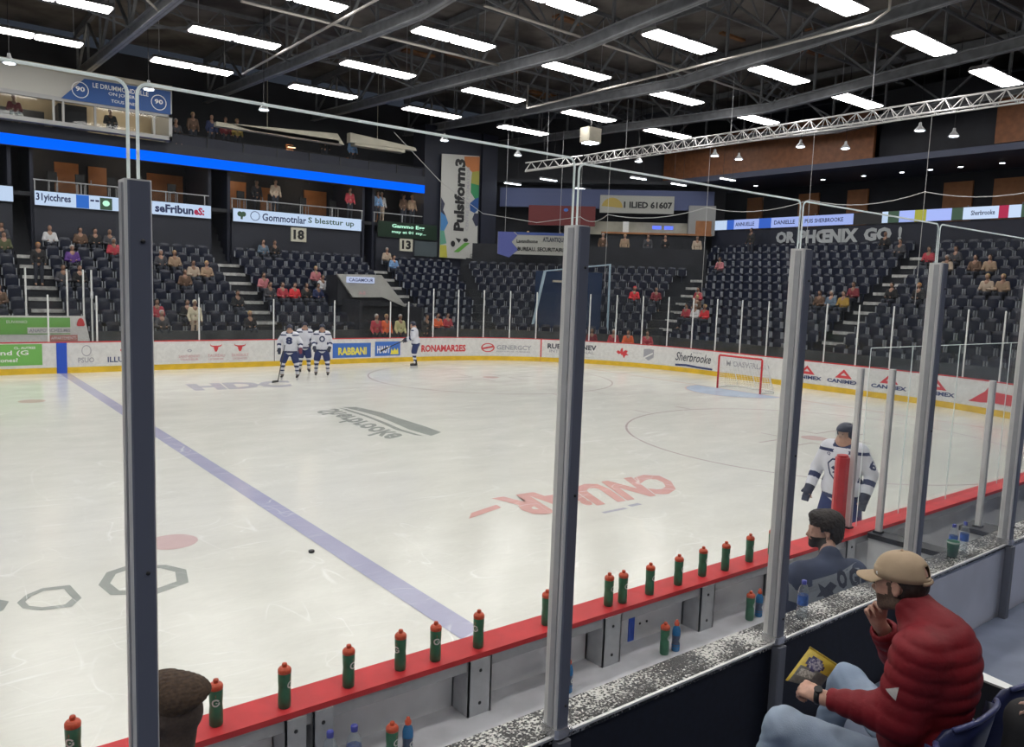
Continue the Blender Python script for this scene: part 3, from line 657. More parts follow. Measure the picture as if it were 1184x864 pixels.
# ---------------------------------------------------------------- big posts and panes between spectators and bench
PX = [2.38, 3.94, 5.52, 7.06, 8.58, 10.12, 11.66, 13.2]
pl = {3.94: 'thick grey metal post at the left, boy head beside it', 5.52: 'thick grey metal post in the middle of the picture', 7.06: 'thick metal post left of the seated man in red jacket',
      8.58: 'thick metal post rising behind the tan baseball cap', 10.12: 'thick metal post at the right picture edge above the pale panels', 11.66: 'thick metal post past the right picture edge, first one hidden', 13.2: 'thick metal post far past the right edge', 2.38: 'thick metal post left of the picture'}
for x in PX:
    t = empty('stanchion', (x, -14.8, FZ), label=pl[x], cat='post', group='thick posts between bench and spectators'); of = Vector(t.location); y = -14.8
    b = MB(of); b.box((x-.033, y-.030, 1.60), (x+.033, y+.052, 3.66), .006); b.build('post_body', m_alu, t)
    f = MB(of); f.box((x-.028, y-.040, 1.60), (x+.028, y-.029, 3.655), .004).build('front_cover', mat('cover_grey', (.15, .165, .215), .40, .1), t)
    f = MB(of); f.box((x-.0385, y-.012, 1.60), (x-.0325, y+.018, 3.65)).build('side_channel', m_galv, t)
    for z in (1.72, 2.6, 3.5): MB(of).ball((x+.006, y-.042, z), (.006, .004, .006), 6).build('screw', m_black, t)
    MB(of).box((x-.040, y-.045, 1.583), (x+.040, y+.058, 1.625), .012).ball((x+.045, y-.03, 1.60), .014, 6).build('foot_clamp', mat('chrome', (.6, .6, .62), .25, .8), t)
    MB(of).box((x-.033, y-.060, FZ), (x+.033, y-.008, 1.572), .006).build('lower_post', mat('lower_post_grey', (.14, .15, .18), .5, .1), t)
gl = ['left of the picture', 'pane between the left and the middle thick posts', 'pane right of the middle thick post', 'pane behind the seated man in red', 'pane beside the green cup and water bottles', 'pane at the right picture edge', 'pane past the right edge']
for i in range(len(PX)-1):
    a = PX[i]+.012; b = PX[i+1]-.012
    lab = ['tall clear round-cornered pane at the left picture edge', 'tall clear round-cornered pane between the left and middle thick posts', 'tall clear pane between the middle thick post and the next one right', 'tall clear pane behind the seated man in red',
           'tall clear pane with green cup behind it', 'tall clear pane at the right picture edge above the ledge', 'tall clear pane past the right picture edge'][i]
    pane('glass_screen', (a, -14.775), (b, -14.775), 1.583, 3.915 if i < 2 else 3.90, lab, 'tall panes between bench and spectators', m_glass, corner=.03)
# ---------------------------------------------------------------- far glass
fs = [1.1, 3.5, 4.9, 7.35, 8.8, 12.2, 15.03, 17.6, 20.2, 21.1]+[22.37+1.24*i for i in range(28)]
def ft(s): return 2.62 if s < 21.5 else 3.22
pp = None
for i, s in enumerate(fs):
    p = bp(s, .06)
    b = MB(); b.lathe([(.028, 0), (.028, ft(s)-1.06), (.018, ft(s)-1.05), (0, ft(s)-1.05)], n=8)
    o = b.build('glass_post', m_white); o.location = (p.x, p.y, 1.06)
    tag(o, 'slim white post between panes of the far and end boards', 'post', 'slim white posts on the far and end boards')
    if i and i < len(fs):
        q = bp(fs[i-1], .06); h = min(ft(s), ft(fs[i-1]))
        t = pane('glass_screen', (q.x, q.y), (p.x, p.y), 1.06, h, 'clear pane on the far or end boards', 'panes on the far and end boards', m_glass_far, edge=False)
# penalty box at the left with its tall posts and green sign
MB0 = (7.4, 14.4, .3)
sg = empty('sign_board', MB0, label='green and white advert board behind the far glass at the left', cat='sign')
MB(MB0).extrude([(4.5, 14.4, .3), (8.81, 14.4, .3), (8.81, 14.4, 1.0), (8.66, 14.4, 1.86), (4.5, 14.4, 1.86)], (0, .06, 0)).build('sign_panel', m_board, sg)
def r3(x0, z0, x1, z1, y, of=(0, 0, 0)): return rect_fn(Vector((x0, y, z0))-Vector(of), (x1-x0, 0, 0), (0, 0, z1-z0))
sq = [[(0, 0), (1, 0), (1, 1), (0, 1)]]
flat('green_field', sq, r3(4.6, 1.22, 8.2, 1.80, 14.39, MB0), m_green, sg); flat('white_field', sq, r3(6.9, 1.25, 8.3, 1.46, 14.385, MB0), m_board, sg)
flat('red_field', sq, r3(7.55, .98, 8.42, 1.19, 14.38, MB0), mat('sign_faded_red', (.55, .22, .2), .5), sg)
flat('red_emblem', [[(.1, 0), (.9, 0), (1, .2), (.8, .8), (.5, 1), (.2, .8), (0, .2)]], r3(8.4, 1.50, 8.66, 1.80, 14.38, MB0), m_text_red, sg)
lettering('lettering', 'EUVANIO', r3(6.3, 1.6, 6.9, 1.7, 14.38, MB0), m_text_white, sg); lettering('lettering', 'ANAPOTICHES.MIS', r3(6.95, 1.29, 8.2, 1.42, 14.375, MB0), m_text_grey, sg, .02); lettering('lettering', 'APPARTEMENTS', r3(7.6, 1.03, 8.38, 1.14, 14.37, MB0), m_text_white, sg)
for x, zt in ((6.9, 3.5), (8.15, 3.5), (8.66, 3.5), (8.92, 3.5), (5.6, 3.5)):
    o = MB().lathe([(.03, 0), (.03, zt-.3), (0, zt-.3)], n=8).build('box_post', m_white); o.location = (x, 14.52, .3)
    tag(o, 'slim white post of the penalty box behind the green advert board', 'post', 'penalty box posts at the left')
MB().box((-6, 13.1, -.05), (30, 15, .3)).build('floor', m_conc)['kind'] = 'structure'
# ---------------------------------------------------------------- stepped stands
SK, EK = 9, 12
sf = lambda k: .75+.41*k
ef = lambda k: .75+.43*k
Ax = lambda k: 27+.327*k       # end of the straight side rows
By = lambda k: 9+.337*k        # end of the end rows
st = MB(); st.box((-6, 15.0, -.05), (27.2, 15.0, .75))
for k in range(SK): st.prism([(-6, 15.0+.79*k), (Ax(k), 15.0+.79*k), (Ax(k+1), 15.0+.79*(k+1)), (-6, 15.0+.79*(k+1))], 0, sf(k))
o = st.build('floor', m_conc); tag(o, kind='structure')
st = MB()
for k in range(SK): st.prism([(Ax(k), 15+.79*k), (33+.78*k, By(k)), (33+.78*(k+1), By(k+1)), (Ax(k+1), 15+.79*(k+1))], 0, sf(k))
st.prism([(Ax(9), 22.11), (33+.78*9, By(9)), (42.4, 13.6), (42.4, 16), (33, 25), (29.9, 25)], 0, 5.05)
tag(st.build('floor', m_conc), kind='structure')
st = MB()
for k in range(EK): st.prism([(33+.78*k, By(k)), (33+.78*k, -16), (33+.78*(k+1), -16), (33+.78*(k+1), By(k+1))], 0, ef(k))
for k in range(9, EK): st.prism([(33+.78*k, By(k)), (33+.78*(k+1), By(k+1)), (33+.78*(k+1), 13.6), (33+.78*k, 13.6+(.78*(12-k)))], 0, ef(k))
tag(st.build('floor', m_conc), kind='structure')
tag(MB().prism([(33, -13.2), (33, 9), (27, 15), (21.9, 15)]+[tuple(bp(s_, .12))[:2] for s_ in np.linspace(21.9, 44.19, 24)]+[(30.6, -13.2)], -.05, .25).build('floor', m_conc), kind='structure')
# fascia walls in front of the first rows
m_kick = mat('stand_front', (.06, .066, .07), .5, noise=.35, scale=1.5)
b = MB(); b.box((-6, 14.92, .25), (27, 15.0, 1.28)); o = b.build('wall_far', m_kick); tag(o, kind='structure')
b = MB(); b.prism([(27, 15), (26.95, 14.93), (32.93, 8.95), (33, 9.0)], .2, 1.28); b.box((32.92, -16, .2), (33.0, 9, 1.28)); tag(b.build('wall_end', m_kick), kind='structure')
# ---------------------------------------------------------------- seats
m_sframe = mat('seat_frame', (.34, .36, .40), .35)
def seat_mesh(down=False, w=.46):
    b = MB(); n = 5
    # backrest: curved shell with rounded top
    rows = [(.40, .17), (.55, .20), (.70, .22), (.80, .235), (.86, .245)]
    V = []; F = []
    for s_ in (0, 1):
        for z, y in rows:
            for i in range(n):
                u = i/(n-1)*2-1; ww = w/2*(1 if z < .8 else .88); V.append((u*ww, y-.05*u*u+s_*.025, z-(.04*u*u if z > .8 else 0)))
    R = len(rows)
    for s_ in (0, 1):
        o_ = s_*R*n
        for j in range(R-1):
            for i in range(n-1):
                q = (o_+j*n+i, o_+j*n+i+1, o_+(j+1)*n+i+1, o_+(j+1)*n+i); F.append(q if s_ == 0 else q[::-1])
    P = R*n
    for i in range(n-1): F.append(((R-1)*n+i, (R-1)*n+i+1, P+(R-1)*n+i+1, P+(R-1)*n+i)); F.append((i+1, i, P+i, P+i+1))
    for j in range(R-1): F.append((j*n, (j+1)*n, P+(j+1)*n, P+j*n)); F.append(((j+1)*n+n-1, j*n+n-1, P+j*n+n-1, P+(j+1)*n+n-1))
    b.add(V, F)
    if down: b.box((-w/2+.02, -.22, .40), (w/2-.02, .19, .44), .05)
    else: b.extrude([(-w/2+.03, .13, .36), (w/2-.03, .13, .36), (w/2-.03, .10, .68), (w/2-.09, .098, .73), (-w/2+.09, .098, .73), (-w/2+.03, .10, .68)], (0, -.045, .004))
    b.box((-.03, .08, 0), (.03, .14, .40)); b.box((-.09, .05, 0), (.09, .17, .015)); b.mi = 1; b.box((-w/2-.022, .03, .40), (-w/2+.004, .15, .68)); b.box((w/2-.004, .03, .40), (w/2+.022, .15, .68)); b.mi = 0
    return b
PEOPLE = [
('S',8,7.02,21.77,4.03,0,'dark grey jacket','brown'),('S',8,7.6,21.77,4.03,0,'white shirt','bald'),('S',7,7.17,20.98,3.62,0,'olive green jacket','brown'),
('S',5,7.9,19.4,2.8,1,'long black coat','ginger'),('S',6,9.08,20.19,3.21,0,'purple jacket','grey'),('S',8,9.77,21.77,4.03,0,'brown jacket','black'),
('S',8,10.35,21.77,4.03,0,'black jacket','brown'),('S',8,10.92,21.77,4.03,0,'dark grey jacket','bald'),('S',7,10.94,20.98,3.62,0,'red jacket','grey'),
('S',4,8.77,18.61,2.39,0,'dark grey jacket','black'),('S',4,9.38,18.61,2.39,0,'black jacket','brown'),('S',2,6.49,17.03,1.57,0,'brown jacket','brown'),
('S',6,12.5,20.19,3.21,0,'dark grey jacket','grey'),('S',6,13.05,20.19,3.21,0,'tan jacket','blond'),('S',5,13.6,19.4,2.8,0,'beige jacket','brown'),
('S',5,14.15,19.4,2.8,0,'tan jacket','blond'),('S',4,13.23,18.61,2.39,0,'brown jacket','brown'),('S',1,11.74,16.24,1.16,0,'red jacket','black'),
('S',0,11.57,15.45,0.75,0,'dark grey jacket','grey'),('S',1,12.4,16.24,1.16,0,'black jacket','brown'),('S',0,12.74,15.45,0.75,1,'cream hooded coat','cream'),
('S',2,14.88,17.03,1.57,0,'black jacket','brown'),('S',0,15.1,15.45,0.75,0,'black jacket','blond'),('S',8,17.66,21.77,4.03,0,'blue grey jacket','brown'),
('S',8,18.24,21.77,4.03,0,'black jacket','brown'),('S',4,16.88,18.61,2.39,0,'pink jacket','brown'),('S',3,16.85,17.82,1.98,0,'dark grey jacket','black'),
('S',3,17.42,17.82,1.98,0,'red jacket','brown'),('S',3,17.98,17.82,1.98,0,'bright red coat','black'),('S',3,18.54,17.82,1.98,0,'black jacket','brown'),
('S',5,19.55,19.4,2.8,0,'pink jacket','blond'),('S',3,19.1,17.82,1.98,0,'navy jacket','black'),('S',4,19.78,18.61,2.39,0,'white shirt','brown'),
('S',8,24.75,21.77,4.03,0,'beige jacket','grey'),('S',7,24.75,20.98,3.62,0,'light blue jacket','brown'),('S',0,24.0,15.45,0.75,0,'bright orange jacket','black'),
('S',0,24.6,15.45,0.75,0,'red jacket','brown'),('S',-1,20.1,14.1,0.3,1,'red jacket','grey'),('S',-1,20.65,14.2,0.3,1,'bright orange jacket','blond'),
('S',-1,21.3,14.1,0.3,1,'pale yellow coat','grey'),('S',-1,22.7,14.1,0.3,2,'black jacket','brown'),
('D',4,34.75,12.32,2.39,0,'bright red coat','red'),('D',4,35.5,11.57,2.39,0,'dark red jacket','brown'),('E',4,36.57,9.6,2.47,0,'red jacket','brown'),
('E',3,35.79,9.2,2.04,0,'brown jacket','blond'),('E',2,35.01,8.35,1.61,0,'white shirt','grey'),('E',2,35.01,7.75,1.61,0,'bright red coat','blond'),
('E',2,35.01,8.95,1.61,0,'red jacket','black'),('E',8,39.69,10.6,4.19,0,'pink jacket','black'),('E',9,40.47,-0.3,4.62,0,'red jacket','brown'),
('E',8,39.69,-1.04,4.19,0,'beige jacket','grey'),('E',9,40.47,-1.2,4.62,0,'dark grey jacket','brown'),('E',8,39.69,-2.95,4.19,0,'tan jacket','brown'),
('E',8,39.69,-2.35,4.19,0,'brown jacket','black'),('E',6,38.13,-4.4,3.33,0,'tan jacket','blond'),('E',6,38.13,-3.82,3.33,0,'beige jacket','blond'),
('E',5,37.35,1.55,2.9,0,'dark red jacket','brown'),('E',5,37.35,-0.4,2.9,0,'black jacket','black'),('E',5,37.35,-1.04,2.9,0,'black jacket','ginger'),
('E',4,36.57,2.55,2.47,0,'brown jacket','black'),('E',4,36.57,3.15,2.47,0,'dark grey jacket','brown'),('E',4,36.57,1.95,2.47,0,'blue grey jacket','grey'),
('E',4,36.57,1.38,2.47,0,'mustard jacket','brown'),('E',11,42.03,2.51,5.48,0,'black jacket','bald'),('E',10,41.25,1.57,5.05,0,'dark grey jacket','brown'),
('D',-1,32.1,9.0,.25,0,'red jacket','black'),('D',-1,31.5,9.7,.25,0,'bright orange jacket','brown'),('D',-1,31.0,10.2,.25,0,'red jacket','grey'),('D',-1,30.3,11.0,.25,0,'dark red jacket','black'),
]
seats = []   # (x, y, z, rz)
for k in range(SK):
    x = 5.75
    while x < Ax(k)-.35:
        if not (7.25 < x < 8.55 or 15.25 < x < 16.55 or (23.35 < x < 24.4 and k > 2)) and not (k < 4 and 19.6 < x < 23.4): seats.append((x, 15.32+.79*k, sf(k), 0, 'S', k))
        x += .575
    n = int(((33+.78*k-Ax(k))*2**.5-.9)/.575)
    for i in range(n):
        d = .5+.575*i; seats.append((Ax(k)+d/2**.5+.26, 15+.79*k-d/2**.5+.26, sf(k), -PI/4, 'D', k))
for k in range(EK):
    y = -6.5
    while y < By(k)-.35:
        if not -.05 < y < 1.2: seats.append((33.34+.78*k, y, ef(k), -PI/2, 'E', k))
        y += .575
for j, i in ((9, 0), (10, 0), (11, 0)):
    y = By(j)+.3
    while y < 13.2: seats.append((33.34+.78*j, y, ef(j), -PI/2, 'E', j)); y += .575
taken = set()
for pi_, p in enumerate(PEOPLE):
    if p[1] < 0 or p[5]: continue
    c = [(abs(s[0]-p[2])+abs(s[1]-p[3]+(.12 if s[4] == 'S' else 0))+(3 if s[4] != p[0] else 0), i) for i, s in enumerate(seats) if i not in taken and s[5] == p[1]]
    c = min(c); 
    if c[0] < 1.3: taken.add(c[1]); s = seats[c[1]]; PEOPLE[pi_] = (p[0], p[1], s[0], s[1], s[2], *p[5:], s[3])
order = sorted(range(len(seats)), key=lambda i: (Vector(seats[i][:3])-CAM).length)
near = set(order[:300])
sm0 = seat_mesh().build('stadium_seat', [m_seat, m_sframe]); sm1 = seat_mesh(True).build('stadium_seat', [m_seat, m_sframe])
glab = {'S': ('empty dark blue folding seat in the far side stand', 'folding seats of the far side stand'), 'D': ('empty dark blue folding seat in the corner stand', 'folding seats of the corner stand'), 'E': ('empty dark blue folding seat in the end stand behind the net', 'folding seats of the end stand')}
olab = {'S': ('dark blue seat in use by a spectator of the far side stand', 'seats in use in the far side stand'), 'D': ('dark blue seat in use by a spectator of the corner stand', 'seats in use in the corner stand'), 'E': ('dark blue seat in use by a spectator of the end stand', 'seats in use in the end stand')}
first = {0: True, 1: True}; rest = MB(); sv = [v.co.copy() for v in sm0.data.vertices]; sfc = [tuple(p.vertices) for p in sm0.data.polygons]
sv1 = [v.co.copy() for v in sm1.data.vertices]; sfc1 = [tuple(p.vertices) for p in sm1.data.polygons]; mi0 = [p.material_index for p in sm0.data.polygons]; mi1 = [p.material_index for p in sm1.data.polygons]
for i, (x, y, z, rz, kd, k) in enumerate(seats):
    if i in near:
        dn = i in taken; src = sm1 if dn else sm0
        if first[dn]: o = src; first[dn] = False
        else: o = src.copy(); COL.objects.link(o)
        o.location = (x, y, z); o.rotation_euler = (0, 0, rz); lab, g = (olab if dn else glab)[kd]; tag(o, lab, 'seat', g)
    else:
        c, s = math.cos(rz), math.sin(rz); V_, F_ = (sv1, sfc1) if i in taken else (sv, sfc)
        rest.add([(x+v.x*c-v.y*s, y+v.x*s+v.y*c, z+v.z) for v in V_], F_); rest.m[-len(F_):] = mi1 if i in taken else mi0
if first[1]: bpy.data.objects.remove(sm1)
tag(rest.build('stadium_seat', [m_seat, m_sframe]), 'the further rows of dark blue folding seats in the stands', 'seats', kind='stuff')
# ---------------------------------------------------------------- aisle stairs with pale nosings
def aisle(label, cells):
    t = empty('aisle_stairs', cells[0][0], label=label, cat='stairs'); of = t.location
    m = MB(of)
    for (x, y, z), rz, w in cells:
        c, s = math.cos(rz), math.sin(rz)
        q = [(x+a*c-b*s, y+a*s+b*c) for a, b in ((-w/2, -.02), (w/2, -.02), (w/2, .22), (-w/2, .22))]; m.prism(q, z-.41, z-.20)
    m.build('half_step', m_conc, t)
    for i, ((x, y, z), rz, w) in enumerate(cells):
        c, s = math.cos(rz), math.sin(rz); b = MB(of)
        for yy, zz in ((-.045, -.2), (.225, 0)):
            q = [(x+a*c-bb*s, y+a*s+bb*c) for a, bb in ((-w/2, yy), (w/2, yy), (w/2, yy+.03), (-w/2, yy+.03))]; b.prism(q, z+zz-.14, z+zz+.005)
            if zz == 0: break
        b2 = MB(of); q = [(x+a*c-bb*s, y+a*s+bb*c) for a, bb in ((-w/2, -.04), (w/2, -.04), (w/2, -.01), (-w/2, -.01))]; b2.prism(q, z-.13, z+.004); b2.build('nosing', m_step, t)
for xa, lb in ((7.9, 'flight of aisle steps with pale edges at the left, above the green advert board'), (15.9, 'flight of aisle steps with pale edges left of the number 18 board'), (23.9, 'short flight of aisle steps right of the white tunnel mouth')):
    aisle(lb, [((xa, 15.0+.79*k-.22, sf(k)), 0, 1.1) for k in range(0 if xa < 20 else 4, SK)])
aisle('flight of aisle steps in the middle of the end stand', [((33+.78*k-.22, .58, ef(k)), -PI/2, 1.1) for k in range(EK)])
aisle('flight of aisle steps between the corner and the end stand', [((33+.78*k-.25, By(k)+.1, ef(k)), -PI/2-.1, .9) for k in range(9)])
# ---------------------------------------------------------------- tunnel mouth (white hood)
t = empty('tunnel_hood', (21.3, 16.7, .3), label='white sloping hood over the tunnel mouth in the far stand', cat='entrance'); of = t.location
MB(of).extrude([(19.4, 16.6, 3.74), (21.68, 16.6, 3.78), (23.13, 16.6, 2.24), (21.79, 16.6, 2.72), (20.2, 16.6, 2.68)], (0, .15, 0)).build('fascia', mat('hood_white', (.42, .42, .40), .5, noise=.12, scale=2), t)
MB(of).extrude([(19.5, 16.75, 3.70), (21.66, 16.75, 3.74), (23.0, 16.75, 2.3), (19.5, 16.75, 2.3)], (0, 1.25, 0)).build('roof', m_dark, t)
MB(of).box((19.75, 15.02, .76), (19.9, 17.2, 2.6)).box((23.0, 15.02, .76), (23.12, 17.2, 2.3)).box((19.9, 17.0, .76), (23.0, 17.15, 2.3)).build('side_wall', m_dark, t)
MB(of).box((19.86, 16.52, 3.36), (21.27, 16.6, 3.64)).build('light_box', emit_mat('hood_sign', (.65, .72, 1.0), .8), t)
lettering('lettering', 'CAGAMOUR', r3(19.95, 3.42, 21.2, 3.58, 16.51, of), m_ledtext, t, .02)
lettering('lettering', 'A-B', r3(20.5, 2.82, 20.85, 2.98, 16.59, of), m_text_pink, t, .03)
# ---------------------------------------------------------------- far facade
W = MB()
for a, b_ in ((-6, 7.35), (8.13, 15.42), (16.44, 23.35), (24.3, 28.2)): W.box((a, 22.12, 3.8), (b_, 22.35, 6.15))
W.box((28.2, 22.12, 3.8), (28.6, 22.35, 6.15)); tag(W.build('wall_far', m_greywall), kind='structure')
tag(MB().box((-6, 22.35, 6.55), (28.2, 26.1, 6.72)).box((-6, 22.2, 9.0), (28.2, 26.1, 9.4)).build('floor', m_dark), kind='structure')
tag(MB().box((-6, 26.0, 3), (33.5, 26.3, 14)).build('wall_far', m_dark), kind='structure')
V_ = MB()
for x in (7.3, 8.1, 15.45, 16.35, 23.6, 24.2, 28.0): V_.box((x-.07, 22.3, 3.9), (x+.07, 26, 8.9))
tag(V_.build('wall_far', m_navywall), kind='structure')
V_ = MB()
for x0, x1 in ((7.4, 8.05), (15.5, 16.3), (23.65, 24.15)):
    for i in range(8): V_.box((x0, 22.3+.35*i, 3.9), (x1, 22.65+.35*i, 4.2+.33*i))
tag(V_.build('floor', m_dark), kind='structure')
gf = MB(); gf.box((-6, 22.0, 8.98), (27.25, 22.18, 9.45)); tag(gf.build('trim_1', m_greywall), kind='structure')
def board_sign(name, label, cat, x0, z0, x1, z1, y, d, m_body, m_face):
    t = empty(name, ((x0+x1)/2, y, z0), label=label, cat=cat); of = t.location
    MB(of).box((x0, y+.01, z0), (x1, y+d, z1)).build('housing', m_body, t)
    flat('screen', sq, r3(x0+.02, z0+.02, x1-.02, z1-.02, y, of), m_face, t); return t
t = empty('led_ribbon', (10, 21.9, 8.5), label='long bright blue light band across the far balcony', cat='led band')
MB(t.location).box((-6, 21.95, 8.5), (27.22, 22.05, 8.99)).build('housing', m_black, t); flat('light_strip', sq, r3(-6, 8.52, 27.22, 8.97, 21.94, t.location), m_ledblue, t)
Y = 22.0
t = board_sign('led_screen', 'pale led screen cut by the left picture edge', 'led screen', 1.5, 6.2, 7.4, 6.86, Y, .1, m_black, m_ledwhite)
t = board_sign('led_screen', 'pale led screen reading Bivicchres with a blue square', 'led screen', 8.13, 6.15, 12.2, 6.78, Y, .1, m_black, m_ledwhite); of = t.location
lettering('lettering', '31yicchres', r3(8.2, 6.28, 9.5, 6.68, Y-.01, of), m_ledtext, t, .03); flat('picture', sq, r3(9.7, 6.18, 10.2, 6.74, Y-.01, of), emit_mat('led_square', (.05, .2, .75), .8), t); flat('picture', sq, r3(10.63, 6.18, 11.12, 6.70, Y-.01, of), m_ledpic, t)
flat('picture', [circ(.5, .55, .3, .25, 10)], r3(10.63, 6.18, 11.12, 6.70, Y-.02, of), m_ledgreen, t); lettering('lettering', '--', r3(10.25, 6.5, 10.6, 6.58, Y-.01, of), m_ledtext, t)
t = board_sign('led_screen', 'pale led screen reading Tribunes beside the left thick post', 'led screen', 12.24, 6.15, 15.43, 6.78, Y, .1, m_black, m_ledwhite); of = t.location
lettering('lettering', 'seFribun', r3(12.9, 6.28, 14.6, 6.66, Y-.01, of), m_ledtext, t, .04); lettering('lettering', 'eS:', r3(14.62, 6.28, 15.1, 6.64, Y-.01, of), m_ledred, t, .05)
t = board_sign('led_screen', 'pale led screen with a round emblem and long green-blue word', 'led screen', 16.44, 6.12, 23.35, 6.78, Y, .1, m_black, m_ledwhite); of = t.location
flat('emblem', band(circ(.5, .5, .5, .5, 24), .14), r3(17.3, 6.24, 17.78, 6.70, Y-.01, of), m_ledtext, t); flat('emblem', [circ(.3, .6, .28, .3, 12), circ(.7, .6, .28, .3, 12), [(.35, .5), (.65, .5), (.6, 0), (.4, 0)]], r3(16.65, 6.26, 17.1, 6.68, Y-.01, of), m_ledpic, t)
lettering('lettering', 'Gommotnlar', r3(17.9, 6.27, 20.2, 6.64, Y-.01, of), m_ledtext, t, .02); lettering('lettering', 'S blesttur up', r3(20.3, 6.27, 22.9, 6.64, Y-.01, of), m_ledpic, t, .02)
t = board_sign('led_screen', 'black led board with green-white letters beside the tall banner', 'led screen', 24.33, 5.92, 28.15, 6.80, Y, .1, m_black, m_led_dark); of = t.location
lettering('lettering', 'Gammo Egg', r3(25.2, 6.42, 27.3, 6.68, Y-.01, of), m_ledgreen, t, .03); lettering('lettering', 'may at 01 my...', r3(25.2, 6.14, 27.4, 6.34, Y-.01, of), m_ledgreen, t, .02)
for n_, x0 in (('18', 19.41), ('13', 25.75)):
    t = empty('number_board', (x0+.4, 22.05, 5.34), label={'18': 'cream number board hanging under the screen with the round emblem', '13': 'cream number board hanging under the black led board'}[n_], cat='number sign'); of = t.location
    dz_ = 0 if n_ == '18' else -.13; MB(of).box((x0, 22.03, 5.36+dz_), (x0+.82, 22.11, 6.06+dz_)).build('board', mat('sign_cream', (.62, .60, .50), .5), t)
    lettering('number', n_, r3(x0+.12, 5.46+dz_, x0+.70, 5.96+dz_, 22.02, of), m_black, t, .05)
o = MB().box((26.7, 22.02, 5.0), (28.2, 22.09, 5.85)).build('glass_board', mat('grey_green_panel', (.08, .10, .11), .2)); tag(o, 'dull grey green panel under the black led board', 'panel')
# suites: wood doors, rails, lamps
for i, (x0, x1, z1, w_) in enumerate(((9.45, 10.45, 8.5, 'first'), (10.87, 11.66, 8.45, 'second'), (13.49, 15.19, 8.45, 'third'), (17.22, 18.44, 8.5, 'fourth'), (19.24, 20.1, 8.34, 'fifth'), (21.73, 23.07, 8.45, 'sixth'), (25.2, 26.6, 8.3, 'seventh'))):
    t = empty('wood_door', ((x0+x1)/2, 25.9, 6.72), label='lit brown wood panel at the back of the far suites, %s from the left' % w_, cat='door', group='brown panels of the far suites'); of = t.location
    MB(of).box((x0, 25.86, 6.73), (x1, 25.98, z1)).build('door_leaf', m_wood, t); MB(of).box((x0+.08, 25.82, 7.6), (x0+.12, 25.86, 7.8)).build('handle', m_galv, t)
for i, (x, lb) in enumerate(((8.7, 'leftmost'), (12.3, 'second'), (17.8, 'third'), (21.5, 'fourth'), (26.0, 'rightmost'))):
    t = empty('ceiling_spot', (x, 24.6, 8.9), label='small lit ceiling spot over the far suites, %s of five' % lb, cat='lamp', group='ceiling spots of the far suites'); of = t.location
    MB(of).lathe([(.09, 0), (.09, .1), (0, .1)], tuple(of), 10).build('housing', m_black, t); MB(of).lathe([(0, -.01), (.08, -.01), (.08, 0), (0, 0)], tuple(of), 10).build('bulb', m_bulbwarm, t)
    ld = bpy.data.lights.new('spot', 'POINT'); ld.energy = 28; ld.color = (1, .8, .6); ld.shadow_soft_size = .15; lo = bpy.data.objects.new('lamp_light', ld); COL.objects.link(lo); lo.parent = t; lo.location = (0, 0, -.25)
for x0, x1, lb in ((8.15, 15.4, 'over the second led screen'), (16.45, 23.55, 'over the screen with the round emblem'), (24.2, 28.0, 'over the black led board')):
    t = empty('balcony_rail', ((x0+x1)/2, 22.28, 6.72), label='balcony rail with glass %s' % lb, cat='railing'); of = t.location
    MB(of).tube([(x0, 22.28, 7.25), (x1, 22.28, 7.25)], .03, 6).build('handrail', m_galv, t); MB(of).box((x0, 22.27, 6.74), (x1, 22.285, 7.22)).build('rail_glass', m_glass_far, t)
    for x in np.arange(x0+.05, x1, 1.75): MB(of).box((x-.02, 22.26, 6.72), (x+.02, 22.3, 7.24)).build('rail_post', m_galv, t)
# row of bar stools / small tables behind rails
for i, x in enumerate((9.0, 10.1, 11.4, 12.6, 14.0, 17.3, 18.9, 20.6, 22.3)):
    t = empty('high_chair', (x, 23.2, 6.72), label='dark high chair in the far suites, number %d along the balcony from the left' % (i+1), cat='chair', group='dark chairs along the far balcony'); of = t.location
    MB(of).box((x-.2, 23.0, 7.3), (x+.2, 23.4, 7.36), .05).build('seat', m_black, t); MB(of).box((x-.2, 23.36, 7.36), (x+.2, 23.42, 7.75), .02).build('backrest', m_black, t)
    for sx in (-.16, .16):
        for sy in (.04, .36): MB(of).bar((x+sx, 23.0+sy, 6.72), (x+sx, 23.0+sy, 7.3), .03).build('leg', m_galv, t)
# press box
m_pbframe = mat('press_frame', (.34, .34, .34), .5); m_room = mat('press_room', (.55, .46, .33), .6, noise=.2, scale=1)
pb = empty('press_box', (3.5, 21.3, 9.4), label='glazed press box on top of the far balcony at the left', cat='press box'); of = pb.location
MB(of).box((-6, 21.25, 9.45), (13.5, 21.45, 9.62)).box((-6, 21.25, 10.45), (13.5, 21.45, 10.62)).box((13.36, 21.25, 9.45), (13.5, 25.5, 11.7)).build('frame', m_pbframe, pb)
MB(of).box((-6, 21.27, 10.62), (8.95, 21.45, 11.75)).box((8.95, 21.3, 10.62), (13.5, 21.45, 11.65)).build('upper_wall', mat('press_upper', (.42, .41, .38), .6), pb)
MB(of).box((-6, 21.2, 11.62), (13.5, 21.45, 11.82)).build('ceiling_beam', m_cream, pb)
for x in (4.2, 6.2, 8.8, 9.15, 10.35, 12.7): MB(of).box((x, 21.26, 9.62), (x+.08, 21.4, 10.45)).build('mullion', m_pbframe, pb)
MB(of).box((-6, 24.4, 9.45), (13.4, 24.5, 11.6)).build('back_wall', m_room, pb)
MB(of).box((9.2, 22.6, 9.45), (10.3, 24.3, 10.6)).box((-6, 23.6, 9.45), (8.8, 23.7, 10.3)).build('dark_screen', m_dark, pb)
MB(of).box((-6, 21.5, 9.50), (13.3, 22.1, 9.58)).build('desk', m_galv, pb)
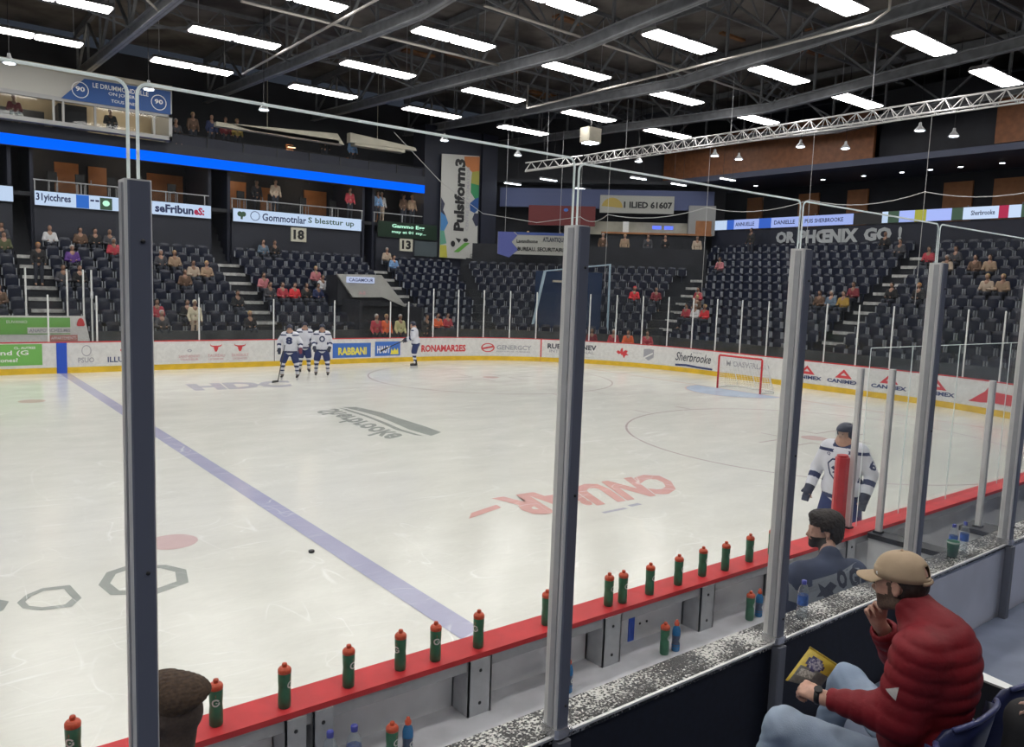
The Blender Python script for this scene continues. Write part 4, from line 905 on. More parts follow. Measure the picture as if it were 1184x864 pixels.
MB(of).box((-6, 21.32, 9.62), (13.4, 21.335, 10.45)).build('pane', m_glass_far, pb)
for x in (7.9, 11.2, 12.2): 
    ld = bpy.data.lights.new('room', 'POINT'); ld.energy = 26; ld.color = (1, .86, .66); ld.shadow_soft_size = .2; lo = bpy.data.objects.new('room_light', ld); COL.objects.link(lo); lo.parent = pb; lo.location = Vector((x, 23.0, 10.6))-of
t = empty('blue_banner', (11.3, 21.2, 10.5), label='blue banner with white words and two round emblems over the press box', cat='banner'); of = t.location
MB(of).extrude([(9.11, 21.2, 10.56), (13.42, 21.2, 10.57), (13.42, 21.2, 11.58), (9.99, 21.2, 11.5)], (0, .04, 0)).build('cloth', mat('banner_blue', (.015, .075, .27), .6), t)
lettering('lettering', 'LE DRUMMONDVILLE', r3(10.3, 11.2, 12.5, 11.40, 21.19, of), m_text_white, t, .01); lettering('lettering', 'ON JOUERA', r3(10.9, 10.95, 12.1, 11.12, 21.19, of), m_text_white, t, .01); lettering('lettering', 'TOUS UNIS', r3(11.0, 10.7, 12.0, 10.83, 21.19, of), m_text_white, t, .01)
for x in (9.5, 12.6): flat('emblem', band(circ(.5, .5, .5, .5, 20), .1), r3(x, 10.68, x+.65, 11.35, 21.19, of), m_text_white, t); lettering('lettering', '90', r3(x+.15, 10.95, x+.5, 11.15, 21.185, of), m_text_white, t, .03)
# gallery
t = empty('gallery_rail', (20.4, 22.3, 9.45), label='dark rail of the upper gallery above the blue light band', cat='railing'); of = t.location
MB(of).box((13.5, 22.13, 9.4), (27.2, 22.16, 9.9)).build('rail_panel', m_navywall, t); MB(of).tube([(13.5, 22.1, 9.95), (27.2, 22.1, 9.95)], .03, 6).build('handrail', m_black, t)
for x in np.arange(13.6, 27.3, 1.7): MB(of).box((x-.02, 22.08, 9.4), (x+.02, 22.12, 9.95)).build('rail_post', m_black, t)
dk = MB(); dk.tube([(18, 21.6, 10.6), (18, 21.6, 14.58)], .015, 5).tube([(24, 21.6, 10.7), (24, 21.6, 14.58)], .015, 5); dk.box((15.5, 21.4, 10.42), (21.7, 21.8, 10.62)).extrude([(17.2, 21.4, 10.45), (22.0, 21.4, 10.44), (21.6, 21.4, 10.95), (16.0, 21.4, 10.62)], (0, .5, 0)).box((22.6, 21.4, 10.5), (25.6, 21.9, 10.84)).extrude([(22.3, 21.35, 10.62), (26.3, 21.35, 10.7), (26.2, 21.35, 10.86), (22.3, 21.35, 11.1)], (0, .4, 0))
tag(dk.build('air_duct', m_cream), 'cream duct and soffit panels under the roof above the gallery', 'duct')
for i, (x, y, z, lb) in enumerate(((20.0, 23.4, 10.35, 'left'), (23.5, 23.4, 10.15, 'right'))):
    t = empty('wall_lamp', (x, y, z), label='warm lamp lighting a brown post in the upper gallery, %s one' % lb, cat='lamp'); of = t.location
    MB(of).box((x-.22, y, z-.06), (x+.22, y+.12, z)).build('shade', m_black, t); MB(of).box((x-.2, y+.01, z-.09), (x+.2, y+.11, z-.061)).build('bulb', m_bulbwarm, t)
    MB(of).box((x-.2, y+.3, z-.9), (x+.2, y+.5, z+.1)).build('post', m_wood, t)
    ld = bpy.data.lights.new('g', 'POINT'); ld.energy = 14; ld.color = (1, .8, .55); ld.shadow_soft_size = .1; lo = bpy.data.objects.new('lamp_light', ld); COL.objects.link(lo); lo.parent = t; lo.location = (0, .0, -.25)
# tall column and vertical banner
tag(MB().box((27.3, 22.14, 3.8), (32.3, 23.4, 12.4)).box((31.2, 21.95, 3.8), (32.3, 22.14, 12.4)).build('wall_far', m_navywall), kind='structure')
vb = empty('vertical_banner', (29.6, 21.95, 4.95), label='tall white vertical banner with rainbow edges and upright black lettering', cat='banner'); of = vb.location
MB(of).extrude([(28.3, 21.9, 10.86), (30.9, 21.9, 11.05), (30.95, 21.9, 4.98), (28.3, 21.9, 5.0)], (0, .05, 0)).build('cloth', mat('banner_white', (.50, .50, .48), .6), vb)
VF = r3(28.3, 5.0, 30.93, 10.9, 21.885, of)
for nm_, ps, cl in (('orange', [(.58, 1), (1, 1.02), (1, .88), (.8, .86), (.6, .92)], (.5, .17, .05)), ('olive', [(.8, .86), (1, .88), (1, .74), (.78, .75)], (.32, .32, .06)), ('green', [(.78, .75), (1, .74), (1, .62), (.9, .6), (.78, .66)], (.03, .25, .10)), ('blue', [(1, .62), (.9, .6), (.76, .55), (.78, .48), (.9, .46), (1, .5)], (.06, .2, .55)),
                     ('sky', [(0, .44), (.14, .40), (.2, .34), (.1, .26), (0, .26)], (.06, .22, .5)), ('teal', [(0, .26), (.1, .26), (.17, .14), (0, .12)], (.12, .35, .25)), ('gold', [(0, .12), (.17, .12), (.2, 0), (0, 0)], (.5, .48, .07)), ('dark', [(0, .58), (.1, .52), (.06, .46), (.14, .40), (0, .44)], (.03, .035, .07)), ('dark2', [(1, .46), (.9, .46), (.84, .40), (.94, .33), (1, .34)], (.03, .035, .07))):
    flat('colour_patch', [ps], VF, mat('banner_'+nm_, cl, .6), vb)
vert = lambda u0, v0, u1, v1, y: (lambda a, b: Vector((28.3+2.63*(u1-(u1-u0)*b), y, 5+5.9*(v0+(v1-v0)*a)))-of)
lettering('lettering', 'Pulsiform3', vert(.34, .27, .62, .97, 21.88), m_black, vb, .05); lettering('lettering', 'CENTRE DE FORMATION', vert(.66, .28, .74, .9, 21.88), m_text_grey, vb, .01)
flat('emblem', [[(.36, .06), (.5, .06), (.8, .16), (.66, .16)]], VF, mat('emblem_green', (.12, .36, .06), .5), vb); flat('emblem', [[(.4, .2), (.56, .19), (.5, .15)], circ(.34, .14, .06, .03, 10), circ(.68, .185, .07, .02, 10)], VF, m_black, vb)
flat('emblem', band(circ(.85, .035, .035, .018, 12), .3), VF, m_black, vb)
# ---------------------------------------------------------------- corner concourse
q2 = 2**-.5
def dfn(c, t0, t1, z0, z1, of=(0, 0, 0)):
    """diagonal plane x+y=c; t = x coordinate"""
    return lambda u, v: Vector((t0+(t1-t0)*u, c-(t0+(t1-t0)*u), z0+(z1-z0)*v))-Vector(of)
def dbox(m, c, c2, x0, x1, z0, z1):
    m.prism([(x0, c-x0), (x1, c-x1), (x1+(c2-c)/2, c-x1+(c2-c)/2), (x0+(c2-c)/2, c-x0+(c2-c)/2)], z0, z1); return m
tag(dbox(MB(), 58, 58.5, 31.5, 44, 5, 14).build('wall_corner', m_dark), kind='structure')
tag(dbox(MB(), 56, 56.4, 33.2, 42.4, 8.4, 9.55).build('wall_corner', mat('lilac_wall', (.07, .09, .20), .6)), kind='structure')
tag(dbox(MB(), 56, 61, 32.0, 42.4, 9.9, 10.1).build('ceiling', m_dark), kind='structure')
t = empty('white_banner', (39.1, 16.9, 8.1), label='white banner with a yellow sun and telephone number above the canteen', cat='banner'); of = t.location
dbox(MB(of), 55.85, 55.95, 37.5, 40.65, 8.15, 9.2).build('cloth', mat('banner_pale', (.38, .38, .35), .6), t); lettering('lettering', '1 ILIED 61607', dfn(55.8, 38.5, 40.55, 8.45, 8.85, of), m_black, t, .04)
flat('sun', [circ(.5, 0, .5, 1, 20, 0, PI)], dfn(55.8, 37.55, 38.45, 8.45, 9.05, of), mat('sun_yellow', (.45, .33, .08), .6), t)
t = empty('red_banner', (35.9, 20, 7.3), label='dark red wall panel left of the telephone number banner', cat='banner'); dbox(MB(t.location), 55.8, 55.9, 34.4, 37.3, 7.3, 8.5).build('cloth', mat('banner_red', (.15, .018, .02), .6), t); flat('emblem', [circ(.5, .5, .5, .5, 12)], dfn(55.75, 35.9, 36.1, 8.15, 8.35, t.location), m_signblue, t)
kt = empty('canteen', (39.5, 16.5, 5.05), label='canteen counter with pale back wall and blue screens above the corner seats', cat='kiosk'); of = kt.location
dbox(MB(of), 55.0, 55.3, 37.2, 41.6, 5.05, 6.85).build('counter_front', m_dark, kt); dbox(MB(of), 54.8, 55.4, 37.1, 41.7, 6.85, 6.95).build('counter_top', m_wood, kt)
dbox(MB(of), 57.2, 57.3, 37.0, 42.0, 6.9, 7.7).build('back_wall', m_cream, kt)
for x in (39.6, 40.1): dbox(MB(of), 55.5, 55.55, x, x+.38, 7.2, 7.42).build('screen', emit_mat('kiosk_blue', (.15, .22, 1), 1.2), kt)
dbox(MB(of), 55.2, 55.5, 38.2, 38.45, 6.95, 7.6).build('fridge', m_white, kt)
bt = empty('white_booth', (41.6, 14.3, 5.05), label='white booth with a brown door beside the end led strip', cat='booth'); of = bt.location
dbox(MB(of), 55.3, 56.2, 41.0, 42.1, 6.9, 8.65).build('wall_panel', mat('booth_white', (.32, .32, .32), .6), bt); dbox(MB(of), 55.2, 55.32, 41.25, 41.9, 6.9, 7.75).build('door', m_wood, bt)
tag(dbox(MB(), 52.5, 52.7, 30.2, 40.3, 5.05, 5.95).build('trim_2', m_dark), kind='structure')
sb = empty('hanging_banner', (32, 18, 5.05), label='hanging white banner with blue swirl at its left end over the corner seats', cat='banner'); of = sb.location
dbox(MB(of), 50, 50.06, 30.6, 33.4, 5.3, 6.55).build('cloth', mat('banner_pale', (.38, .38, .35), .6), sb)
flat('blue_field', [[(0, 0), (.17, -.15), (.3, .2), (.2, .55), (.28, .85), (.22, 1), (0, 1)]], dfn(49.98, 30.6, 33.4, 5.3, 6.55, of), mat('banner_violet', (.09, .11, .36), .6), sb)
flat('blue_field', [[(.28, .88), (1, .88), (1, 1), (.24, 1)]], dfn(49.97, 30.6, 33.4, 5.3, 6.55, of), mat('banner_navy', (.05, .09, .3), .6), sb)
lettering('lettering', 'Lavandhome', dfn(49.95, 31.35, 32.2, 5.95, 6.15, of), m_black, sb, .02); lettering('lettering', 'ATLANTIQUE', dfn(49.95, 32.4, 33.3, 6.0, 6.3, of), m_text_dark, sb, .04); lettering('lettering', 'BUREAU. SECURITAIRE', dfn(49.95, 31.4, 33.3, 5.5, 5.72, of), m_black, sb, .03)
for x in (30.9, 33.1): MB(of).tube([(x, 50.03-x, 6.5), (x, 50.03-x, 12.2)], .012, 5).build('cable', m_galv, sb)
# blue ice-machine gate in the corner
gt = empty('corner_gate', (30.4, 12.6, .3), label='dark blue tinted screen with a leaning pale blue pole in the rink corner', cat='screen'); of = gt.location
dbox(MB(of), 43.6, 43.7, 29.3, 31.7, .3, 4.3).build('tinted_panel', mat('tint_navy', (.014, .03, .075), .25), gt)
m_pole = mat('pole_blue', (.35, .46, .56), .4)
MB(of).bar((28.82, 14.18, .3), (29.45, 13.75, 4.3), .13).build('leaning_pole', m_pole, gt); MB(of).bar((31.68, 11.32, .3), (31.68, 11.36, 4.75), .07).build('upright_pole', m_pole, gt); MB(of).bar((29.4, 13.7, 4.3), (31.68, 11.34, 4.72), .06).build('top_bar', m_pole, gt)
MB(of).box((29.55, 13.1, 3.75), (30.5, 13.25, 3.85)).build('lamp', m_cream, gt)
# ---------------------------------------------------------------- end wall
tag(MB().box((42.4, -16, 0), (42.6, 13.6, 7.2)).build('wall_end', m_navywall), kind='structure')
tag(MB().box((42.36, 14.2, 0), (42.6, 16.2, 10)).box((46, -16, 7), (46.2, 16, 14.5)).build('wall_end', m_dark), kind='structure')
tag(MB().box((42.5, -16, 7.0), (46, 13.6, 7.2)).build('floor', m_dark), kind='structure')
tag(MB().box((40.9, -16, 9.95), (46, 16.5, 10.25)).build('ceiling', mat('slab_blue', (.05, .06, .10), .6)), kind='structure')
m_ww = mat('wood_band', (.20, .075, .028), .55, noise=.25, scale=4)
tag(MB().box((41.0, 3.2, 10.25), (41.2, 16.5, 12.5)).box((41.0, -16, 10.3), (41.2, -2.2, 12.5)).build('trim_3', m_ww), kind='structure')
tag(MB().box((41.6, -2.2, 10.25), (41.8, 3.2, 13.5)).build('trim_4', m_dark), kind='structure')
XF = lambda y0, z0, y1, z1, x, of=(0, 0, 0): rect_fn(Vector((x, y0, z0))-Vector(of), (0, y1-y0, 0), (0, 0, z1-z0))
es = empty('wall_slogan', (42.38, 5, 6.2), label='large white slogan words painted across the end wall', cat='wall lettering'); of = es.location
lettering('word', 'OR', XF(9.15, 6.38, 7.95, 7.02, 42.36, of), mat('slogan_white', (.42, .44, .46), .5), es, .06); lettering('word', 'PHŒNIX', XF(7.75, 6.35, 4.35, 7.05, 42.36, of), MATS['slogan_white'], es, .06); lettering('word', 'GO', XF(4.05, 6.38, 2.62, 7.05, 42.36, of), MATS['slogan_white'], es, .06); lettering('word', '!', XF(2.3, 6.38, 2.12, 7.05, 42.36, of), MATS['slogan_white'], es, .06)
lr = empty('led_strip', (42.3, 3, 7.22), label='long led strip of pale adverts above the slogan on the end wall', cat='led screen'); of = lr.location
MB(of).box((42.32, -12, 7.22), (42.40, 14.0, 7.82)).build('housing', m_black, lr)
def seg(y0, y1, m): flat('screen', sq, XF(y0, 7.25, y1, 7.80, 42.31, of), m, lr)
for y0, y1, m in ((14.0, 12.5, m_ledwhite), (12.5, 12.0, m_lednavy), (12.0, 10.3, m_ledpale), (10.3, 9.5, m_lednavy), (9.5, 7.75, m_ledpale), (7.55, 4.65, m_ledpale), (3.15, 2.85, m_ledwhite), (2.85, 2.3, m_ledpic), (2.3, 1.55, m_ledpale), (1.55, 1.0, m_ledyel), (1.0, -.15, m_ledpale), (-.15, -.65, m_ledpic), (-.65, -2.15, m_ledwhite), (-2.15, -2.55, m_ledred), (-2.55, -3.05, m_ledwhite), (-3.05, -3.5, m_ledpic), (-3.5, -6, m_ledwhite), (-6, -6.5, m_ledpic), (-6.5, -12, m_ledpale)): seg(y0, y1, m)
for t_, y0, y1 in (('ANNUELLE', 11.9, 10.6), ('DANIELLE', 9.3, 8.0), ('PUIS SHERBROOKE', 7.4, 5.2), ('Sherbrooke', -1.0, -2.0), ('Robert', -3.6, -4.4)): lettering('lettering', t_, XF(y0, 7.42, y1, 7.64, 42.30, of), m_ledtext, lr, .02)
for i, (y, w_) in enumerate(((13.2, 1.1), (9.5, 1.3), (6.5, 1.2), (1.2, 1.4), (-1.2, 1.5), (-3.6, 1.6))):
    t = empty('wood_door', (45.9, y, 7.2), label='dim brown panel at the back of the end suites, number %d from the corner' % (i+1), cat='door', group='brown panels of the end suites'); of = t.location
    MB(of).box((45.85, y-w_/2, 7.2), (45.98, y+w_/2, 9.5)).build('door_leaf', m_wood, t); MB(of).box((45.8, y-w_/2+.1, 8.1), (45.85, y-w_/2+.14, 8.3)).build('handle', m_galv, t)
for i, (y, z) in enumerate(((11.6, 9.9), (7.3, 9.9), (5.0, 9.9), (3.0, 9.9), (1.6, 9.9), (.2, 9.9), (-1.6, 9.9), (-3.2, 9.9))):
    t = empty('ceiling_spot', (43.6, y, z), label='small white ceiling spot over the end suites, number %d from the corner' % (i+1), cat='lamp', group='ceiling spots of the end suites'); of = t.location
    MB(of).lathe([(.12, -.04), (.12, .04), (0, .04)], tuple(of), 10, False).build('housing', m_black, t); MB(of).lathe([(0, -.045), (.11, -.045), (.11, -.041), (0, -.041)], tuple(of), 10).build('bulb', m_bulb, t)
# ---------------------------------------------------------------- roof
tag(MB().box((-8, -22.2, 14.6), (48, 26.3, 14.8)).build('ceiling', m_deck), kind='structure')
pt = MB(); rr = random.Random(3)
for i in range(26):
    x = rr.uniform(4, 38); y = rr.uniform(-8, 20); a, b_ = rr.uniform(.5, 2.2), rr.uniform(.15, .5); pt.box((x-a/2, y-b_/2, 14.50), (x+a/2, y+b_/2, 14.59))
tag(pt.build('trim_5', m_rust), kind='structure')
def zb(y):
    P = [(-22, 12.6), (-6, 12.15), (4.5, 11.45), (21, 12.1), (26, 12.3)]
    for (a, za), (b, zb_) in zip(P, P[1:]):
        if a <= y <= b: return za+(zb_-za)*(y-a)/(b-a)
    return 12.3
ordn = ['first', 'second', 'third', 'fourth', 'fifth', 'sixth', 'seventh', 'eighth', 'ninth']
def make_truss(x):
    t = empty('roof_truss', (x, 0, 11.45), cat='roof truss', group='steel trusses across the roof'); of = Vector((x, 0, 11.45))
    b = MB(of); fl = MB(of); ys = [-21.5, -6, 4.5, 21, 25.9]
    for a, c in zip(ys, ys[1:]):
        b.bar((x, a, zb(a)+.20), (x, c, zb(c)+.20), .05, .40); fl.bar((x, a, zb(a)+.02), (x, c, zb(c)+.02), .24, .04); fl.bar((x, a, zb(a)+.39), (x, c, zb(c)+.39), .24, .04)
    b.build('bottom_chord', m_steel, t); fl.build('chord_flange', m_steel_l, t)
    MB(of).bar((x, -21.5, 14.35), (x, 25.9, 14.35), .16, .3).build('top_chord', m_steel, t)
    n = 18; Y = [-21+i*(46.4/n) for i in range(n+1)]
    for i in range(n+1):
        MB(of).bar((x, Y[i], zb(Y[i])+.38), (x, Y[i], 14.25), .09).build('web_post', m_steel, t)
        if i < n:
            u = i % 2; MB(of).bar((x, Y[i+u], zb(Y[i+u])+.38), (x, Y[i+1-u], 14.25), .11, .07).build('web_diagonal', m_steel, t)
    return t
t0 = make_truss(10.45); t0['label'] = 'steel roof truss crossing at the upper left, first in view from the left'
for i, x in enumerate((16.35, 22.2, 28.1, 34.0, 39.9)):
    c = copy_tree(t0); c.location = (x, 0, 11.45); c['label'] = 'steel roof truss across the rink, %s in view from the left' % ordn[i+1]
c = copy_tree(t0); c.location = (4.6, 0, 11.45); c['label'] = 'steel roof truss just above the upper left picture edge'
# purlins and sway braces
for i, y in enumerate((-14.6, -9.3, -4.0, 1.4, 6.7, 12.0, 17.3)):
    t = empty('lattice_joist', (22, y, 12.6), label='open steel joist between the trusses, %s from the near side' % ordn[i], cat='joist', group='open joists along the roof'); of = t.location
    MB(of).bar((4.6, y, 14.3), (39.9, y, 14.3), .1, .14).build('top_bar', m_steel, t); MB(of).bar((4.6, y, 13.2), (39.9, y, 13.2), .07, .09).build('bottom_bar', m_steel, t)
    zz = MB(of); n = 36; xs = [4.6+35.3*k/n for k in range(n+1)]
    for k in range(n): zz.bar((xs[k], y, 13.2 if k % 2 else 14.3), (xs[k+1], y, 14.3 if k % 2 else 13.2), .045)
    zz.build('lacing', m_steel, t)
bt = [4.6, 10.45, 16.35, 22.2, 28.1, 34.0, 39.9]
for k, y in enumerate((-6.6, 4.1, 14.7)):
    for i in range(len(bt)-1):
        o = MB((bt[i], y, 11.8)).bar((bt[i], y, zb(y)+.3), (bt[i+1], y+2.6, 14.2), .06).bar((bt[i+1], y, zb(y)+.3), (bt[i], y+2.6, 14.2), .06).build('cross_brace', m_steel)
        o.location = (bt[i], y, 11.8); tag(o, 'crossed thin steel brace in the %s roof bay from the left, %s row' % (ordn[i], ('near', 'middle', 'far')[k]), 'brace', 'crossed braces of the roof')
# pipes
m_pipe = mat('pipe_pale', (.42, .40, .37), .45)
pipes = [([(15.2, 17, 11.9), (15.2, 4.5, 11.9), (15.2, -8, 11.9)], 'pale pipe running across the roof left of the second truss'),
         ([(12.2, 8.45, 11.95), (15.6, 8.45, 11.95), (23.0, 8.4, 11.95)], 'thin pale pipe along the roof between the second and third truss'),
         ([(18.2, 3.85, 12.1), (22.2, 4.0, 12.1), (33.4, 4.5, 12.1)], 'long pale pipe along the roof over the rink middle'),
         ([(27.0, 12.6, 12.8), (27.0, 12.6, 11.75), (27.0, 4.4, 11.75), (27.0, -4.0, 11.75), (27.0, -4.5, 12.0), (27.0, -4.5, 13.2)], 'pale pipe with a drop at its end before the fourth truss'),
         ([(9.8, 9.9, 12.6), (9.8, 9.9, 11.8), (10.5, 11.0, 11.8), (10.5, 11, 12.9)], 'short bent pale pipe at the upper left')]
for P, lb in pipes:
    o = MB(P[0]).tube(P, .045, 8).build('roof_pipe', m_pipe, smooth=True); o.location = P[0]; tag(o, lb, 'pipe')
# ceiling lights
def make_light():
    t = empty('ceiling_light', (0, 0, 0), cat='ceiling light', group='twin white light fixtures under the roof')
    b = MB(); b.extrude([(-1.6, -.40, .03), (-1.6, .40, .03), (-1.6, .30, .16), (-1.6, -.30, .16)], (3.2, 0, 0)); b.build('housing', m_lampbody, t)
    for s in (-1, 1): MB().box((s*.8-.75, -.37, .0), (s*.8+.75, .37, .032), .05).build('diffuser', m_lamp, t)
    for sx in (-1.3, 1.3): MB().tube([(sx, 0, .16), (sx, 0, 2.55)], .012, 5).build('hanger', m_galv, t)
    return t
LX = [-9.5, -3.7, 2.0, 7.8, 13.45, 19.25, 25.1, 31.0, 36.85]; LY = [17.9, 12.65, 7.1, 1.85, -3.7, -9.2, -14.7, -19.8]
lt = make_light(); k = 0
for i, x in enumerate(LX):
    for j, y in enumerate(LY):
        if x > 36 and j == 0: continue
        if x > 36 and j >= 5: continue
        o = lt if k == 0 else copy_tree(lt); k += 1
        o.location = (x, y, 12.0)
        o['label'] = 'lit twin ceiling light, %s from the far side in the %s row from the left' % (ordn[j], ordn[max(0, i-3)]) if i >= 3 else 'lit twin ceiling light out of view left, %s from far side, row %s' % (ordn[j], ordn[i])
def pendant(x, y, z, lb):
    t = empty('pendant_lamp', (x, y, z), label=lb, cat='lamp', group='small bell lamps round the hall'); 
    MB().lathe([(.05, .35), (.07, .22), (.22, .04), (.24, 0), (.2, .03), (.05, .2)], n=14, cap=False).build('bell_shade', m_galv, t, True)
    MB().lathe([(0, .0), (.17, .0), (.17, .02), (0, .02)], n=12).build('bulb', m_bulb, t); MB().tube([(0, 0, .3), (0, 0, 14.6-z)], .012, 5).build('cord', m_black, t)
PL = [(16.0, 16.7, 'above the far gallery near the cream duct'), (25.1, 16.7, 'beside the tall vertical banner'), (37.5, 4.9, 'in front of the wood wall, left of three'), (39.2, 3.6, 'in front of the end suites, middle'), (37.4, -.7, 'just below the white truss at the right'), (39.4, -1.2, 'near the right picture edge'),
      (38.6, 9.2, 'under the wood wall, leftmost'), (30.2, 17.3, 'over the rink corner'), (35.8, 13.7, 'behind the white truss end'), (37.0, 9.5, 'behind the white truss, second'), (6.8, 16.1, 'in front of the press box at the left edge'), (11.4, 16.5, 'in front of the blue banner')]
for x, y, lb in PL: pendant(x, y, 10.5, 'small bell lamp on a cord '+lb)
TL = [(33.0, 21.3, 9.6, 'leftmost in the corner'), (33.2, 18.2, 9.6, 'second in the corner'), (37.2, 19.6, 9.6, 'behind the middle thick post'), (36.7, 14.5, 9.75, 'left of the pair above the canteen'), (39.1, 13.6, 9.6, 'right of the pair above the canteen'), (39.1, 10.2, 9.6, 'above the white booth')]
for x, y, z, lb in TL:
    t = empty('tube_light', (x, y, z), label='short lit tube lamp '+lb, cat='lamp', group='short tube lamps in the corner'); MB().box((-.6, -.08, .03), (.6, .08, .12)).build('housing', m_lampbody, t); MB().box((-.58, -.07, 0), (.58, .07, .029)).build('tube', m_bulb, t)
    MB().tube([(-.4, 0, .12), (-.4, 0, 14.6-z)], .01, 5).build('hanger', m_black, t); MB().tube([(.4, 0, .12), (.4, 0, 14.6-z)], .01, 5).build('hanger', m_black, t)
t = empty('spotlight', (31.3, 12.8, 10.6), label='boxy grey projector hanging beside the last far ceiling light', cat='projector'); MB().box((-.45, -.35, .2), (.45, .35, .9), .05).build('body', m_cream, t); MB().box((-.3, -.3, .15), (.3, .3, .2)).build('lens', m_bulb, t); MB().tube([(0, 0, .9), (0, 0, 4)], .03, 6).build('hanger', m_black, t)
# ---------------------------------------------------------------- white lattice truss carrying the safety net behind the goal
m_truss = mat('truss_white', (.60, .60, .60), .35, .3)
tr = empty('net_truss', (31, 0, 9.7), label='long white lattice girder hanging over the end boards', cat='girder'); of = tr.location
P0, P1 = Vector((31, 12.9, 9.72)), Vector((31, -14, 9.66)); 
def lattice(a, b, h, wd, n, parent, of):
    a, b = Vector(a), Vector(b); d = (b-a).normalized(); sd = Vector((0, 0, 1)).cross(d).normalized()
    ch = [(sd*wd/2), (-sd*wd/2), Vector((0, 0, h))]
    for c in ch: MB(of).tube([a+c, b+c], .032, 6).build('chord', m_truss, parent)
    m = MB(of)
    for i in range(n):
        p, q = a+(b-a)*i/n, a+(b-a)*(i+1)/n; md = (p+q)/2
        for c in ch[:2]: m.tube([p+c, md+ch[2]], .016, 4); m.tube([md+ch[2], q+c], .016, 4)
        m.tube([p+ch[0], p+ch[1]], .016, 4)
    m.build('lacing', m_truss, parent)
lattice(P0, P1, .42, .45, 44, tr, of)
for y in (10, 4, -2, -8): MB(of).tube([(31, y, 10.1), (31, y, 12.4)], .015, 5).build('hanger', m_galv, tr)
tr2 = empty('net_truss', (29.9, 13.6, 9.5), label='short white lattice girder turning into the far corner', cat='girder'); lattice((28.6, 14.6, 9.25), (30.9, 12.9, 9.72), .4, .4, 5, tr2, tr2.location)
MB(tr2.location).tube([(29.5, 14, 9.8), (29.5, 14, 12.3)], .015, 5).build('hanger', m_galv, tr2)
ny = [13.0, 11.0, 5.0, .15, -4.15, -8.5]
for i, y in enumerate(ny):
    o = MB((31, y, 3.3)).tube([(31, y, 3.3), (31, y, 9.7)], .009, 5).build('net_cable', m_rope); o.location = (31, y, 3.3); tag(o, 'thin upright net cable hanging from the white girder, %s from its far end' % ordn[i], 'cable', 'upright cables of the safety net')
rp = []
for a, c in zip(ny, ny[1:]):
    for i in range(8): u = i/8; rp.append((31, a+(c-a)*u, 7.12-.30*4*u*(1-u)))
rp.append((31, ny[-1], 7.12))
o = MB((31, 0, 7)).tube(rp, .015, 5).build('net_rope', m_rope); o.location = (31, 0, 7); tag(o, 'pale sagging rope along the safety net behind the goal', 'rope')
o = MB((27, 14, 7)).tube([(31, 13, 7.1), (29, 14, 6.7), (26.5, 15.2, 7.0), (24.4, 15.9, 8.4), (22, 16.2, 10.4)], .014, 5).build('net_rope', m_rope); o.location = (27, 14, 7); tag(o, 'pale rope from the net corner up across the vertical banner', 'rope')
# ---------------------------------------------------------------- goal
g = empty('hockey_goal', (27.13, 0, 0), label='hockey goal with red posts and white net at the far right end of the ice', cat='goal'); of = g.location
m_gr = mat('goal_red', (.62, .02, .03), .35); m_net = mat('goal_netting', (.75, .75, .75), .7)
MB(of).tube([(27.13, -.915, 0), (27.13, -.915, 1.19), (27.13, -.89, 1.22), (27.13, .89, 1.22), (27.13, .915, 1.19), (27.13, .915, 0)], .035, 10).build('goal_frame', m_gr, g, True)
def back(v): return 27.13+.45+.62*(1-v)**.8   # depth of the net at height v
fr = MB(of)
base = [(27.13, -.915, .04), (27.75, -1.05, .04), (28.15, -.75, .04), (28.2, 0, .04), (28.15, .75, .04), (27.75, 1.05, .04), (27.13, .915, .04)]; top = [(27.13, -.915, 1.2), (27.35, -.93, 1.2), (27.55, -.7, 1.2), (27.58, 0, 1.2), (27.55, .7, 1.2), (27.35, .93, 1.2), (27.13, .915, 1.2)]
fr.tube(base, .03, 6); fr.tube(top, .018, 6); fr.tube([(28.2, 0, .04), (27.58, 0, 1.2)], .02, 6); fr.tube([(28.15, .75, .04), (27.55, .7, 1.2)], .018, 6); fr.tube([(28.15, -.75, .04), (27.55, -.7, 1.2)], .018, 6)
fr.build('back_frame', m_white, g)
nt_ = MB(of)
def lerp(P, u):
    s = u*(len(P)-1); i = min(int(s), len(P)-2); f = s-i; return Vector(P[i])*(1-f)+Vector(P[i+1])*f
for i in range(37): u = i/36; nt_.bar(lerp(base, u), lerp(top, u), .007)
for j in range(1, 14):
    v = j/14; Q = [lerp(base, i/18)*(1-v)+lerp(top, i/18)*v for i in range(19)]
    for a, b in zip(Q, Q[1:]): nt_.bar(a, b, .007)
nt_.build('netting', m_net, g)
